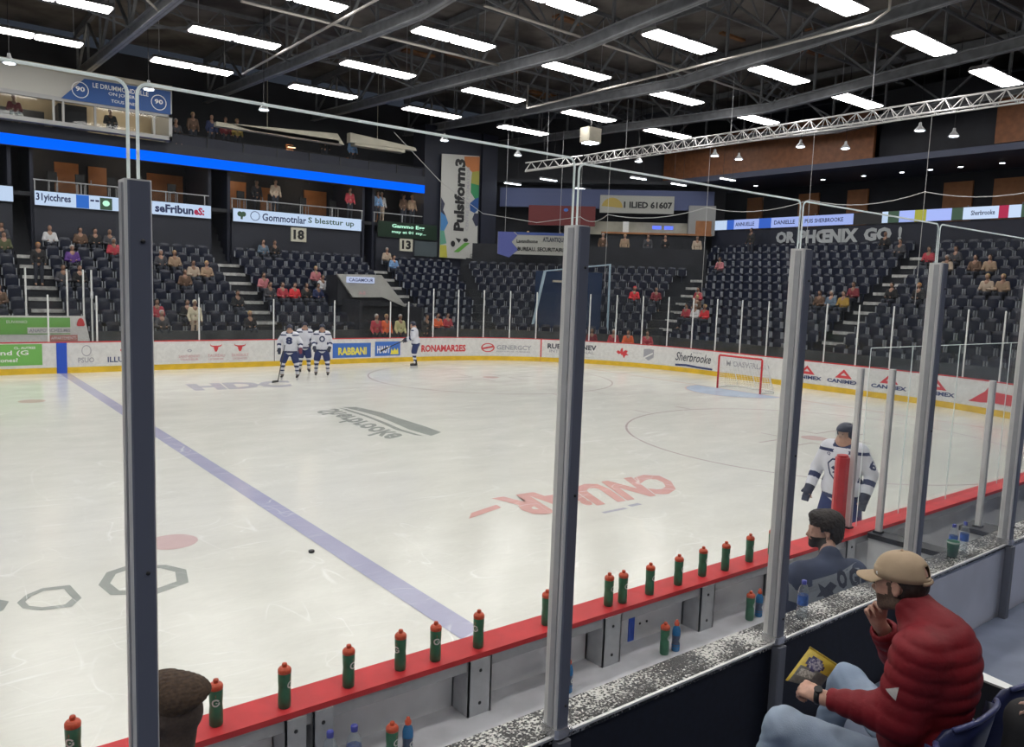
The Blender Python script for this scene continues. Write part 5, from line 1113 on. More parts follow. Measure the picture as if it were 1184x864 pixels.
# ---------------------------------------------------------------- people
m_skin = mat('skin', (.50, .29, .21), .5, noise=.12, scale=30); m_skin2 = mat('skin_pale', (.58, .37, .29), .5, noise=.1, scale=30)
m_hairb = mat('hair_brown', (.030, .020, .014), .55, noise=.5, scale=60); m_hairk = mat('hair_black', (.012, .010, .009), .5, noise=.4, scale=60)
HAIR = {'brown': m_hairb, 'black': m_hairk, 'grey': mat('hair_grey', (.35, .34, .33), .6), 'blond': mat('hair_blond', (.40, .27, .12), .6), 'ginger': mat('hair_ginger', (.42, .20, .05), .6), 'cream': mat('hood_cream', (.55, .50, .38), .8), 'red': mat('hat_red', (.55, .04, .05), .8)}
JK = {'dark grey jacket': (.06, .06, .07), 'white shirt': (.6, .6, .62), 'olive green jacket': (.09, .10, .05), 'long black coat': (.02, .02, .022), 'purple jacket': (.12, .05, .25), 'brown jacket': (.12, .07, .045), 'black jacket': (.018, .018, .02),
      'red jacket': (.42, .05, .07), 'tan jacket': (.34, .24, .16), 'beige jacket': (.45, .36, .28), 'cream hooded coat': (.6, .54, .40), 'blue grey jacket': (.12, .17, .23), 'pink jacket': (.45, .16, .18), 'bright red coat': (.65, .04, .05), 'light blue jacket': (.18, .32, .55),
      'bright orange jacket': (.75, .14, .05), 'pale yellow coat': (.50, .48, .25), 'navy jacket': (.02, .03, .09), 'dark red jacket': (.20, .03, .04), 'mustard jacket': (.38, .24, .05), 'yellow jacket': (.45, .33, .10)}
JM = {k: mat('cloth_'+k.replace(' ', '_'), c, .8) for k, c in JK.items()}
m_jeans = mat('trousers_dark', (.03, .035, .05), .8)
def crowd_mesh(pose):
    """returns meshes of a small spectator: body, jacket, trousers, hair (origin at the feet, facing -y)"""
    h = .024; lo = (-.36, -.62, -.03); hi = (.36, .30, 1.85 if pose else 1.42)
    zh = 1.60 if pose else 1.18; hip = .88 if pose else .50
    B = Field(lo, hi, h); J = Field(lo, hi, h); T = Field(lo, hi, h); H = Field(lo, hi, h)
    hy = -.02 if pose else .05; sh = zh-.24
    B.ell((0, hy-.03, zh), (.078, .095, .115)).cap((0, hy, zh-.08), (0, hy, zh-.2), .05).cap((0, hy, hip), (0, hy, sh), .10, .12)
    J.cap((-.12, hy, sh-.02), (.12, hy, sh-.02), .085, k=.04).ell((0, hy, sh-.14), (.185, .125, .2), k=.04).ell((0, hy+.01, hip+.10), (.17, .13, .16), k=.04).cap((0, hy, sh), (0, hy, sh+.09), .075, .06)
    for sx in (-1, 1):
        if pose:
            kn = (sx*.10, -.02, .48); an = (sx*.11, 0, .08); el = (sx*.24, hy, sh-.30); wr = (sx*.22, hy-.16, sh-.50)
        else:
            kn = (sx*.12, -.40, .50); an = (sx*.12, -.38, .10); el = (sx*.25, hy-.04, sh-.27); wr = (sx*.10, -.25, .66)
        B.cap((sx*.09, hy, hip), kn, .07, .055).cap(kn, an, .05, .04).cap((sx*.17, hy, sh), el, .05, .04).cap(el, wr, .038, .028).ell(wr, (.035, .05, .03))
        B.cap(an, (an[0], an[1]-.13, .04), .045, .035)
        T.cap((sx*.09, hy, hip), kn, .095, .075, k=.03).cap(kn, (an[0], an[1], .12), .07, .055, k=.02)
        J.cap((sx*.17, hy, sh), el, .075, .06, k=.03).cap(el, tuple(np.array(el)+(np.array(wr)-np.array(el))*.85), .058, .045, k=.02)
    H.ell((0, hy-.005, zh+.03), (.092, .105, .105)); H.ell((0, hy-.12, zh-.03), (.07, .07, .09), cut=True)
    return [(n, f.mesh(n)) for n, f in (('body', B), ('jacket', J), ('trousers', T), ('hair', H))]
m_cs1 = mat('crowd_skin', (.36, .21, .15), .6); m_cs2 = mat('crowd_skin_dark', (.28, .16, .11), .6)
protos = [crowd_mesh(0), crowd_mesh(1)]
for pr_ in protos:
    for n_, o_ in pr_:
        o_.data.materials.append({'body': m_skin2, 'jacket': JM['black jacket'], 'trousers': m_jeans, 'hair': m_hairb}[n_])
def spectator(x, y, z, rz, pose, jk, hair, label, group):
    t = empty('person', (x, y, z), rz, label=label, cat='person', group=group)
    for n_, src in protos[1 if pose else 0]:
        if n_ == 'hair' and hair == 'bald': continue
        o = src.copy(); COL.objects.link(o); o.parent = t
        m = {'body': random.choice((m_cs1, m_cs2)), 'jacket': JM[jk], 'trousers': m_jeans, 'hair': HAIR.get(hair, m_hairb)}[n_]
        if hair == 'cream' and n_ in ('trousers',): m = JM['beige jacket']
        o.material_slots[0].link = 'OBJECT'; o.material_slots[0].material = m
    return t
ordw = ['front', 'second', 'third', 'fourth', 'fifth', 'sixth', 'seventh', 'eighth', 'ninth', 'tenth', 'eleventh', 'top']
def place_word(kd, x, y):
    if kd == 'S':
        return 'left of the first aisle' if x < 7.3 else 'on the first aisle' if x < 8.5 else 'under the Bivicchres screen' if x < 12 else 'under the Tribunes screen' if x < 15.3 else 'under the number 18 board' if x < 19.3 else 'beside the white tunnel hood' if x < 23.4 else 'under the black led board'
    if kd == 'D': return 'of the corner stand'
    return 'near the corner aisle' if y > 6 else 'left of the end stand aisle' if y > .9 else 'right of the end stand aisle'
seen = {}
for p in PEOPLE:
    kd, k, x, y, z, pose, jk, hair = p[:8]; rz = p[8] if len(p) > 8 else {'S': 0, 'D': -PI/4, 'E': -PI/2}[kd]
    rl = 'in the %s row' % ordw[min(k, 11)] if k >= 0 else 'by the glass'
    hw = {'bald': 'bald', 'cream': 'hooded', 'red': 'red-hatted'}.get(hair, hair+'-haired')
    lab = '%s person in %s %s %s' % (hw, jk, rl, place_word(kd, x, y))
    if lab in seen: lab += ', next to the other one'
    seen[lab] = 1
    c, s = math.cos(rz), math.sin(rz); dx, dy = (0, 0) if pose else (0, -.02)
    if pose: yo = 0
    else: yo = .06 if k == 0 else -.02
    spectator(x-s*yo, y+c*yo, z+.01, rz, pose, jk, hair, lab, 'spectators in the stands')
UP = [(21.43, 22.6, 9.4, 'black jacket', 'brown', 'in the upper gallery beside the warm lamp'), (23.08, 22.7, 9.4, 'light blue jacket', 'brown', 'in the upper gallery between the two lamps'), (15.64, 22.6, 9.4, 'navy jacket', 'bald', 'in the gallery right of the blue banner'),
      (16.3, 22.6, 9.4, 'dark red jacket', 'brown', 'in the gallery, arms raised beside the yellow jacket'), (16.85, 22.6, 9.4, 'yellow jacket', 'blond', 'in the gallery at the rail'), (14.02, 22.6, 9.4, 'dark grey jacket', 'grey', 'in the gallery just past the press box'), (14.8, 22.7, 9.4, 'brown jacket', 'blond', 'in the gallery between grey head and bald head'),
      (18.3, 23.9, 6.72, 'dark grey jacket', 'brown', 'in front of the fifth brown panel'), (18.85, 22.75, 6.72, 'beige jacket', 'black', 'leaning at the rail over the round emblem screen'), (22.92, 22.6, 6.72, 'red jacket', 'brown', 'at the rail above the end of the emblem screen'), (24.6, 22.6, 6.72, 'light blue jacket', 'brown', 'at the rail above the black led board, left one'),
      (25.0, 22.9, 6.72, 'white shirt', 'cream', 'above the black led board in a white cap'), (26.3, 22.7, 6.72, 'brown jacket', 'brown', 'above the black led board near the banner'), (26.85, 22.7, 6.72, 'tan jacket', 'blond', 'above the black led board, nearest the banner'),
      (7.6, 22.7, 9.4, 'dark red jacket', 'brown', 'in the leftmost window of the press box'), (11.25, 22.65, 9.4, 'black jacket', 'black', 'in the bright window of the press box')]
for x, y, z, jk, hair, wh in UP:
    spectator(x, y, z+.0, 0, 2 if z < 7 or x > 14.5 else 0, jk, hair, 'person in %s %s' % (jk, wh), 'people in the upper boxes')
CN = [(37.3, 15.9, 'tan jacket', 'blond'), (38.3, 15.0, 'dark grey jacket', 'brown'), (38.9, 14.2, 'black jacket', 'black'), (36.3, 16.7, 'brown jacket', 'grey'), (40.3, 13.0, 'beige jacket', 'brown'), (34.6, 18.6, 'dark red jacket', 'brown'), (33.2, 19.9, 'black jacket', 'blond')]
for i, (x, y, jk, hair) in enumerate(CN): spectator(x, y, 5.05, -PI/4, 2, jk, hair, '%s-haired person in %s standing on the corner concourse' % (hair, jk), 'people on the corner concourse')
spectator(41.7, 10.3, 5.5, -PI/2, 2, 'black jacket', 'black', 'dark figure standing against the led strip left of the slogan', 'people in the upper boxes')
for pr_ in protos:
    for _, o_ in pr_: bpy.data.objects.remove(o_)
# ---------------------------------------------------------------- hockey players
m_jersey = mat('jersey_white', (.66, .67, .74), .7, noise=.06, scale=12); m_jnavy = mat('jersey_navy', (.02, .03, .10), .7); m_pants = mat('hockey_pants', (.02, .035, .13), .7)
m_helmet = mat('helmet_navy', (.02, .025, .05), .3); m_glove = mat('glove_dark', (.018, .024, .05), .6); m_blade = mat('skate_blade', (.6, .6, .62), .3, .6); m_stick = mat('stick_black', (.02, .02, .022), .5); m_visor = glass_mat('visor', (.9, .95, .97), 1.5, .03, .02)
m_glovered = mat('glove_red', (.16, .03, .06), .6)
def player(loc, az, label, h=.016, lean=0.0, arms=None, legs=None, head_az=0, group='home team players on the ice', near=False, glove=None, stance=.17):
    """hockey player; local frame x right, y forward; builds everything in thing space and turns the thing"""
    t = empty('person', loc, -math.radians(az), label=label, cat='person', group=group)
    lo = (-.55, -.45, -.02); hi = (.55, .62, 2.02)
    S = .07    # skate lift
    hip = (0, -.02, .98+S); ch = (0, .03+lean*.5, 1.32+S); nk = (0, .03+lean, 1.56+S); hc = (0, .06+lean*1.2, 1.675+S)
    A = arms or {-1: ((-.30, .02+lean, 1.20+S), (-.26, .22+lean, 1.00+S)), 1: ((.30, .02+lean, 1.20+S), (.26, .22+lean, 1.00+S))}
    L = legs or {-1: ((-stance, .06, .53+S), (-stance*1.15, 0, .10+S)), 1: ((stance, .06, .53+S), (stance*1.15, 0, .10+S))}
    B = Field(lo, hi, h); f = Frame(hc, head_az, 0)
    head(B, f)
    B.cap(f.p(0, -.02, -.04), nk, .048, .055, k=.015).cap(hip, nk, .13, .12, k=.05).cap((-.17, nk[1], nk[2]-.07), (.17, nk[1], nk[2]-.07), .06, k=.04)
    for s in (-1, 1):
        B.cap((s*.1, hip[1], hip[2]), L[s][0], .085, .06).cap(L[s][0], L[s][1], .06, .045).cap((s*.18, nk[1], nk[2]-.08), A[s][0], .055, .045).cap(A[s][0], A[s][1], .042, .03)
        d = np.array(A[s][1])-np.array(A[s][0]); d = d/np.linalg.norm(d); hand(B, A[s][1], d, (s*.7, -.3, .6), s, (.55,)*4, .6, 1.0)
    B.mesh('body', material=m_skin, parent=t)
    J = Field(lo, hi, h)
    J.cap((-.17, nk[1]-.01, nk[2]-.08), (.17, nk[1]-.01, nk[2]-.08), .105, k=.05).ell((0, ch[1], ch[2]), (.25, .17, .28), k=.06).ell((0, hip[1]+.02, hip[2]+.02), (.255, .19, .26), k=.06).cap((0, nk[1], nk[2]-.06), (0, nk[1], nk[2]+.0), .09, .08, k=.02)
    for s in (-1, 1):
        J.cap((s*.20, nk[1]-.01, nk[2]-.10), A[s][0], .098, .082, k=.04).cap(A[s][0], tuple(np.array(A[s][0])+(np.array(A[s][1])-np.array(A[s][0]))*.86), .08, .066, k=.02)
    J.plane_cut((0, 0, hip[2]-.19), (0, 0, -1)); J.cap((0, nk[1]+.01, nk[2]-.02), (0, nk[1]+.03, nk[2]+.14), .062, .07, cut=True)
    zh_ = hip[2]-.19
    def jm(c):
        r = np.zeros(len(c)); tor = np.abs(c[:, 0]) < .24
        r[(c[:, 2] > zh_+.07) & (c[:, 2] < zh_+.13)] = 1
        r[(c[:, 2] > nk[2]-.045) & (np.abs(c[:, 0]) < .11)] = 1
        r[(c[:, 1] > nk[1]) & (c[:, 2] > nk[2]-.115) & (c[:, 2] < nk[2]-.075) & (np.abs(c[:, 0]) > .09)] = 1
        for s in (-1, 1):
            a, b = np.array(A[s][0]), np.array(A[s][1]); d = b-a; u = (c-a)@d/(d@d)
            q = (np.sign(c[:, 0]) == s) & (np.abs(c[:, 0]) > .16) & (u > .30) & (u < .55) & (np.linalg.norm(c-a-np.outer(np.clip(u, 0, 1), d), axis=1) < .13); r[q] = 1
        return r
    jo = J.mesh('jersey', material=[m_jersey, m_jnavy], parent=t, matfn=jm, smooth_it=2)
    P = Field(lo, (hi[0], hi[1], 1.3), h); P.ell((0, hip[1], hip[2]-.04), (.2, .165, .2), k=.05)
    for s in (-1, 1): P.cap((s*.10, hip[1], hip[2]-.06), tuple(np.array((s*.1, hip[1], hip[2]))*.12+np.array(L[s][0])*.88), .135, .118, k=.05)
    P.mesh('hockey_shorts', material=m_pants, parent=t)
    for s in (-1, 1):
        K = Field((min(L[s][0][0], L[s][1][0])-.2, -.4, 0), (max(L[s][0][0], L[s][1][0])+.2, .5, 1.0), h)
        K.cap(tuple(np.array(L[s][0])+np.array((0, 0, .05))), tuple(np.array(L[s][0])*.75+np.array(L[s][1])*.25), .085, .08, k=.02).cap(L[s][0], (L[s][1][0], L[s][1][1], L[s][1][2]+.05), .082, .06, k=.02)
        zk = L[s][0][2]
        K.mesh('sock', material=[m_jersey, m_jnavy], parent=t, matfn=lambda c: ((c[:, 2] < zk-.09) & (c[:, 2] > zk-.17)) | ((c[:, 2] < zk-.26) & (c[:, 2] > zk-.31)))
        an = L[s][1]; b = Field((an[0]-.12, an[1]-.2, 0), (an[0]+.12, an[1]+.3, .45), h*.7)
        b.cap((an[0], an[1]-.01, an[2]+.12), (an[0], an[1]-.02, an[2]), .062, .055, k=.03).cap((an[0], an[1]-.05, an[2]-.04), (an[0], an[1]+.17, an[2]-.055), .045, .038, k=.03)
        sk = b.mesh('skate', material=m_black, parent=t); MB().box((an[0]-.006, an[1]-.11, 0.0), (an[0]+.006, an[1]+.2, an[2]-.075)).build('blade', m_blade, sk)
        a, w_ = np.array(A[s][0]), np.array(A[s][1]); d = (w_-a)/np.linalg.norm(w_-a)
        G = Field(w_-.25, w_+.25, h*.6 if near else h*.8); R_ = None
        G.cap(w_-d*.09, w_+d*.0, .066, .055, k=.02).cap(w_, w_+d*.08, .052, .054, k=.03)
        sd = np.cross(d, (0, 0, 1.)); sd = sd/max(np.linalg.norm(sd), .1)
        for j in range(4):
            o_ = sd*(.036-.024*j); G.cap(w_+d*.07+o_, w_+d*.125+o_+np.array((0, .015, -.012)), .018, .016, k=.006).cap(w_+d*.125+o_+np.array((0, .015, -.012)), w_+d*.135+o_+np.array((0, .03, -.045)), .016, .014, k=.004)
        G.cap(w_+d*.02+sd*.04, w_+d*.08+sd*.075, .022, .017, k=.01)
        G.mesh('glove', material=glove if (glove and s == -1) else m_glove, parent=t)
    Hm = Field(np.array(hc)-.22, np.array(hc)+.24, .007 if near else .014)
    Hm.ell(f.p(0, -.014, .042), (.106, .132, .108), f.R).box(f.p(0, .115, -.04), (.12, .085, .078), f.R, .02, .01, True); Hm.box(f.p(0, -.03, -.15), (.2, .2, .075), f.R, .01, .01, True)
    Hm.ell(f.p(.088, -.01, -.01), (.018, .035, .045), f.R).ell(f.p(-.088, -.01, -.01), (.018, .035, .045), f.R)
    for s in (-1, 1):
        for q in range(3): Hm.ell(f.p(s*.052, .03-.045*q, .132-.006*q), (.010, .014, .014), f.R, .002, True)
    Hm.mesh('helmet', material=m_helmet, parent=t)
    V = []; F_ = []; nn = 12
    for i in range(nn+1):
        a = -1.15+2.3*i/nn
        for zz, rr_ in ((.045, .112), (-.03, .120)): V.append(tuple(f.p(rr_*math.sin(a)*.92, -.012+rr_*math.cos(a)*1.12, zz)))
    F_ = [(2*i, 2*i+2, 2*i+3, 2*i+1) for i in range(nn)]
    me = bpy.data.meshes.new('visor'); me.from_pydata(V, [], F_); link('visor', me, t, m_visor, True)
    if near:
        MB().tube([tuple(f.p(-.085, .0, -.03)), tuple(f.p(-.06, .05, -.10)), tuple(f.p(0, .085, -.128)), tuple(f.p(.06, .05, -.10)), tuple(f.p(.085, 0, -.03))], .005, 6).build('chin_strap', m_black, t)
    return t, jo, f
# near player at the bench
pn, jn, fn_ = player((12.74, -12.02, -.0), 258, 'hockey player in white jersey with dark crest, standing at the bench looking aside', h=.010, head_az=18, near=True,
    arms={1: ((.33, -.02, 1.26), (.36, .12, 1.02)), -1: ((-.33, -.02, 1.27), (-.31, .10, 1.03))})
cr = flat('crest', [[(0, .78), (.2, .98), (.5, 1), (.8, .98), (1, .78), (.9, .35), (.5, 0), (.1, .35)]], rect_fn((.15, .6, 1.12), (-.30, 0, 0), (0, 0, .33)), m_jnavy, pn)
c2 = flat('crest', [[(.07, .76), (.23, .92), (.5, .94), (.77, .92), (.93, .76), (.83, .37), (.5, .07), (.17, .37)]], rect_fn((.15, .6, 1.12), (-.30, 0, 0), (0, 0, .33)), m_jersey, pn)
c3 = flat('crest', [[(.18, .62), (.3, .72), (.36, .6), (.46, .66), (.5, .8), (.58, .68), (.7, .7), (.88, .8), (.78, .6), (.7, .46), (.78, .38), (.6, .38), (.52, .2), (.44, .3), (.3, .22), (.36, .4), (.22, .44), (.34, .52)]], rect_fn((.15, .6, 1.12), (-.30, 0, 0), (0, 0, .33)), m_jnavy, pn)
for i, c_ in enumerate((cr, c2, c3)): subdiv(c_, 5); project(c_, jn, (0, -1, 0), .003+.0025*i, .2)
for sx in (-1,):
    pc = flat('sleeve_patch', [circ(.5, .5, .5, .5, 14)], rect_fn((-.48, .5, 1.31), (0.001, 0, 0), (0, 0, .10)), m_jnavy, pn); bpy.data.objects.remove(pc)
lt_ = lettering('sleeve_number', '61', rect_fn((-.60, .075, 1.34), (0, -.13, 0), (0, 0, .12)), m_jnavy, pn, .03); subdiv(lt_, 2); project(lt_, jn, (1, 0, 0), .004, .1)
lt_ = lettering('chest_patch', 'Q', rect_fn((.17, .6, 1.47), (-.05, 0, 0), (0, 0, .04)), m_jnavy, pn, .03); project(lt_, jn, (0, -1, 0), .004, .3)
for sx in (-1, 1): MB().ball(tuple(fn_.p(sx*.031, .0905, .004)), .0065, 6).build('eye', m_black, pn)
# far players
pa, ja, fa = player((13.94, 8.7, 0), 210, 'far hockey player with legs apart, nearest of the group of three', stance=.22, glove=m_glovered, arms={-1: ((-.36, -.0, 1.28), (-.38, .16, 1.08)), 1: ((.36, 0, 1.28), (.33, .15, 1.05))})
lt_ = lettering('jersey_number', '8', rect_fn((.11, .6, 1.22), (-.22, 0, 0), (0, 0, .26)), m_jnavy, pa, .06); subdiv(lt_, 3); project(lt_, ja, (0, -1, 0), .006, .2)
pb_, jb, fb = player((15.11, 10.21, 0), 196, 'far hockey player at the back between the two others', stance=.14, arms={-1: ((-.34, .02, 1.28), (-.2, .28, 1.12)), 1: ((.34, .02, 1.28), (.22, .26, 1.1))})
pc_, jc, fc = player((15.25, 9.0, 0), 205, 'far hockey player at the right of the group of three', stance=.18)
lt_ = flat('crest', band(circ(.5, .5, .5, .5, 16), .45), rect_fn((.1, .6, 1.26), (-.20, 0, 0), (0, 0, .22)), m_jnavy, pc_); subdiv(lt_, 2); project(lt_, jc, (0, -1, 0), .006, .2)
pd_, jd, fd = player((20.11, 10.71, 0), 300, 'hockey player alone by the boards holding a stick', stance=.13, lean=.06, arms={-1: ((-.28, .10, 1.25), (-.18, .36, 1.12)), 1: ((.28, .12, 1.25), (.20, .38, 1.15))})
def stick(a, b, bladedir, label):
    a, b = Vector(a), Vector(b); t = empty('hockey_stick', b, label=label, cat='stick'); m = MB(b); m.bar(a, b, .022, .03); m.build('shaft', m_stick, t); bd = Vector(bladedir).normalized()
    MB(b).extrude([b-bd*.02+Vector((0, 0, .035)), b+bd*.30+Vector((0, 0, .04)), b+bd*.32+Vector((0, 0, -.03)), b-bd*.02+Vector((0, 0, -.035))], Vector((0, 0, 1)).cross(bd)*.012).build('blade', m_stick, t); return t
stick((19.9, 10.85, 1.2), (18.95, 11.0, .80), (-.6, .1, -.3), 'dark hockey stick held out by the player alone at the boards')
stick((13.62, 8.35, 1.22), (13.25, 8.0, .06), (-.8, -.5, 0), 'dark hockey stick of the nearest far player')
o = MB().lathe([(0, 0), (.036, 0), (.038, .003), (.038, .022), (.036, .0254), (0, .0254)], n=24, cap=False).build('puck', m_black, smooth=False); o.location = (7.43, -8.0, .004); tag(o, 'black puck lying on the ice right of the near faceoff dot', 'puck')
# ---------------------------------------------------------------- man in the red jacket
m_jr = mat('puffer_red', (.20, .013, .020), .6, noise=.2, scale=9, bump=.12, bscale=30, spec=.25); m_denim = mat('denim', (.22, .29, .40), .75, noise=.28, scale=5, bump=.1, bscale=200, col2=(.30, .37, .47))
m_cap = mat('cap_tan', (.42, .315, .21), .8, noise=.12, scale=12, bump=.08, bscale=300); m_skinm = mat('skin_warm', (.54, .31, .23), .5, noise=.18, scale=40); m_stub = mat('stubble', (.12, .075, .055), .7, noise=.3, scale=120)
m_watch = mat('watch_black', (.01, .01, .011), .35); m_shoe = mat('shoe_dark', (.03, .03, .035), .6)
man = empty('person', (6.66, -15.78, FZ), label='seated man in red quilted jacket, tan cap and jeans eating from a bag', cat='person'); of = np.array(man.location)
hf = Frame((6.655, -15.615, 2.255), -7, -9)
Ls, Le, Lw = (6.475, -15.79, 2.07), (6.46, -15.745, 1.80), (6.385, -15.455, 1.775)
Rs, Re, Rw = (6.805, -15.735, 2.05), (6.95, -15.50, 1.83), (6.79, -15.475, 2.005)
Lh_, Lk, La = (6.575, -15.74, 1.50), (6.41, -15.29, 1.555), (6.43, -15.14, 1.10)
Rh_, Rk, Ra = (6.745, -15.74, 1.50), (6.99, -15.255, 1.575), (7.03, -15.10, 1.10)
lo = (6.15, -16.12, FZ-.02); hi = (7.25, -14.86, 2.46)
B = Field(lo, hi, .0062); head(B, hf, k=.012)
B.cap(hf.p(0, -.02, -.05), (6.66, -15.74, 2.10), .056, .065, k=.03).cap((6.66, -15.79, 1.56), (6.66, -15.78, 2.0), .13, .14, k=.05).cap((6.50, -15.79, 2.04), (6.79, -15.755, 2.03), .050, k=.05)
for a, b, c in ((Ls, Le, Lw), (Rs, Re, Rw)): B.cap(a, b, .05, .042, k=.02).cap(b, c, .042, .029, k=.02)
for a, b, c in ((Lh_, Lk, La), (Rh_, Rk, Ra)): B.cap(a, b, .085, .058, k=.03).cap(b, c, .055, .042, k=.03).cap(c, (c[0], c[1]-.02, c[2]-.03), .045, .045).cap((c[0], c[1]-.03, c[2]-.055), (c[0], c[1]+.12, c[2]-.06), .04, .035, k=.03)
# left hand reaches forward to the bag, right hand pinches food at the mouth
hand(B, Lw, (.03, .97, .02), (-.45, .05, .9), 1, (.85, .9, .95, 1.0), .8, 1.0, spread=.02)
hand(B, Rw, (-.42, .20, .90), (.62, .72, .15), -1, (.62, .72, .85, 1.0), .9, 1.0, spread=.02)
hz = lambda c: (c-hf.o) @ hf.R
def bm_(c):
    q = hz(c); r = np.zeros(len(c))
    face = (np.abs(q[:, 0]) < .085) & (q[:, 2] < -.035) & (q[:, 2] > -.135) & (q[:, 1] > -.02+(-.035-q[:, 2])*.0) & (q[:, 1] < .12)
    lip = (q[:, 1] > .088) & (np.abs(q[:, 0]) < .022) & (q[:, 2] > -.072) & (q[:, 2] < -.05); side = (np.abs(q[:, 0]) > .05) & (q[:, 2] < .02) & (q[:, 2] > -.04) & (q[:, 1] > .005) & (q[:, 1] < .03)
    r[(face & ~lip) | side] = 1; r[lip] = 2
    return r
B.mesh('body', of, [m_skinm, m_stub, mat('lip', (.38, .14, .12), .45)], man, bm_, 1)
for sx in (-1, 1): MB(of).ball(tuple(hf.p(sx*.031, .0895, .004)), .007, 6).build('eye', m_black, man)
MB(of).tube([tuple(hf.p(-.05, .088, .024)), tuple(hf.p(-.03, .094, .03)), tuple(hf.p(-.012, .094, .025))], .004, 6).tube([tuple(hf.p(.05, .088, .024)), tuple(hf.p(.03, .094, .03)), tuple(hf.p(.012, .094, .025))], .004, 6).build('eyebrow', m_hairb, man, True)
# jacket
J = Field(lo, hi, .0075); qz = ((0, .12, 1), .066, .010)
J.ell((6.655, -15.785, 1.93), (.198, .155, .23), k=.06, quilt=qz).ell((6.66, -15.765, 1.66), (.205, .17, .21), k=.06, quilt=qz).cap((6.50, -15.79, 2.055), (6.79, -15.755, 2.045), .080, k=.06, quilt=qz).ell((6.65, -15.785, 2.04), (.16, .125, .13), k=.07, quilt=qz).cap((6.66, -15.78, 2.08), tuple(hf.p(0, -.04, -.085)), .098, .082, k=.05, quilt=((0, -.3, 1), .05, .006))
def sleeve(a, b, c, e, r0, r1, r2):
    a, b, c = map(np.array, (a, b, c)); d1 = (b-a)/np.linalg.norm(b-a); d2 = (c-b)/np.linalg.norm(c-b)
    J.cap(a, b, r0, r1, k=.045, quilt=(d1, .06, .009)).cap(b, b+(c-b)*e, r1, r2, k=.03, quilt=(d2, .055, .008))
sleeve(Ls, Le, Lw, .80, .098, .094, .046); sleeve(Rs, Re, Rw, .66, .088, .076, .062)
J.cap(hf.p(0, .035, -.14), hf.p(0, .0, .03), .052, .085, cut=True, k=.008); J.plane_cut((6.66, -15.7, 1.50), (0, .35, -1))
J.cap(Lw, tuple(np.array(Lw)*1.0-(np.array(Lw)-np.array(Le))*.35), .034, .030, cut=True, k=.006); J.cap(Rw, tuple(np.array(Rw)-(np.array(Rw)-np.array(Re))*.5), .044, .036, cut=True, k=.006)
jk_ = J.mesh('jacket', of, m_jr, man, smooth_it=2)
lg = flat('sleeve_logo', [[(0, 1), (1, .45), (.12, 0)]], rect_fn(Vector((6.2, -15.80, 1.905))-Vector(of), (0, .052, 0), (0, 0, .055)), mat('logo_grey', (.5, .48, .47), .6), man); subdiv(lg, 3); project(lg, jk_, (1, .15, 0), .003, .05)
# jeans
T = Field(lo, hi, .008)
T.ell((6.66, -15.76, 1.53), (.19, .15, .12), k=.05)
for a, b, c in ((Lh_, Lk, La), (Rh_, Rk, Ra)): T.cap(a, b, .105, .078, k=.05).cap(b, (c[0], c[1], c[2]+.02), .077, .058, k=.04)
T.F += (.0035*np.sin(T.ax[1][None, :, None]*70+9*np.sin(T.ax[2][None, None, :]*13))*np.sin(T.ax[2][None, None, :]*45+T.ax[0][:, None, None]*25)).astype(np.float32)
T.mesh('jeans', of, m_denim, man, smooth_it=2)
for c in (La, Ra):
    S_ = Field((c[0]-.1, c[1]-.16, FZ-.02), (c[0]+.1, c[1]+.25, FZ+.2), .008); S_.cap((c[0], c[1]-.05, FZ+.045), (c[0], c[1]+.15, FZ+.038), .045, .038, k=.02).cap((c[0], c[1]-.03, FZ+.08), (c[0], c[1]-.02, FZ+.12), .05, .05, k=.02); S_.plane_cut((0, 0, FZ+.003), (0, 0, -1)); S_.mesh('shoe', of, m_shoe, man)
# hair under the cap, cap with brim, strap, button
Hh = Field(np.array(hf.o)-.16, np.array(hf.o)+.17, .005); Hh.ell(hf.p(0, -.017, .012), (.083, .096, .088), hf.R); Hh.box(hf.p(0, .09, .0), (.12, .078, .14), hf.R, .01, .01, True); Hh.plane_cut(hf.p(0, -.04, -.075), hf.d(0, .5, -1)); Hh.cap(hf.p(-.11, -.008, -.005), hf.p(.11, -.008, -.005), .024, cut=True, k=.01); Hh.noise(.0012, 320, (1, .4, .3))
Hh.mesh('hair', of, m_hairb, man)
capg = []; V = []; F_ = []; nu, nv = 40, 14
for j in range(nv+1):
    ph = PI/2*(1-j/nv)
    for i in range(nu):
        a = 2*PI*i/nu; rx, ry, rz_ = .0915, .107, .100; seam = 1+.006*math.cos(6*a)*math.cos(ph)
        x_ = rx*math.sin(ph)**.82*math.sin(a)*seam if j < nv else 0; y_ = -.010+ry*(math.sin(ph)**.82)*math.cos(a)*seam if j < nv else -.010; z_ = .038+rz_*math.cos(ph)**.9 if j else .030
        V.append(Vector(hf.p(x_, y_, z_+(.012*math.cos(a) if j < 3 else 0)))-Vector(of))
def keep(i, j):
    a = 2*PI*(i+.5)/nu; return not (abs(a-PI) < .36 and 0 < j < 4)
for j in range(nv):
    for i in range(nu):
        if keep(i, j): F_.append((j*nu+i, j*nu+(i+1) % nu, (j+1)*nu+(i+1) % nu, (j+1)*nu+i))
me = bpy.data.meshes.new('cap_crown'); me.from_pydata([tuple(v) for v in V], [], F_); cpo = link('cap_crown', me, man, m_cap, True)
sdm = cpo.modifiers.new('s', 'SOLIDIFY'); sdm.thickness = .003; sdm.offset = 1
V = []; F_ = []; n1, n2 = 16, 6
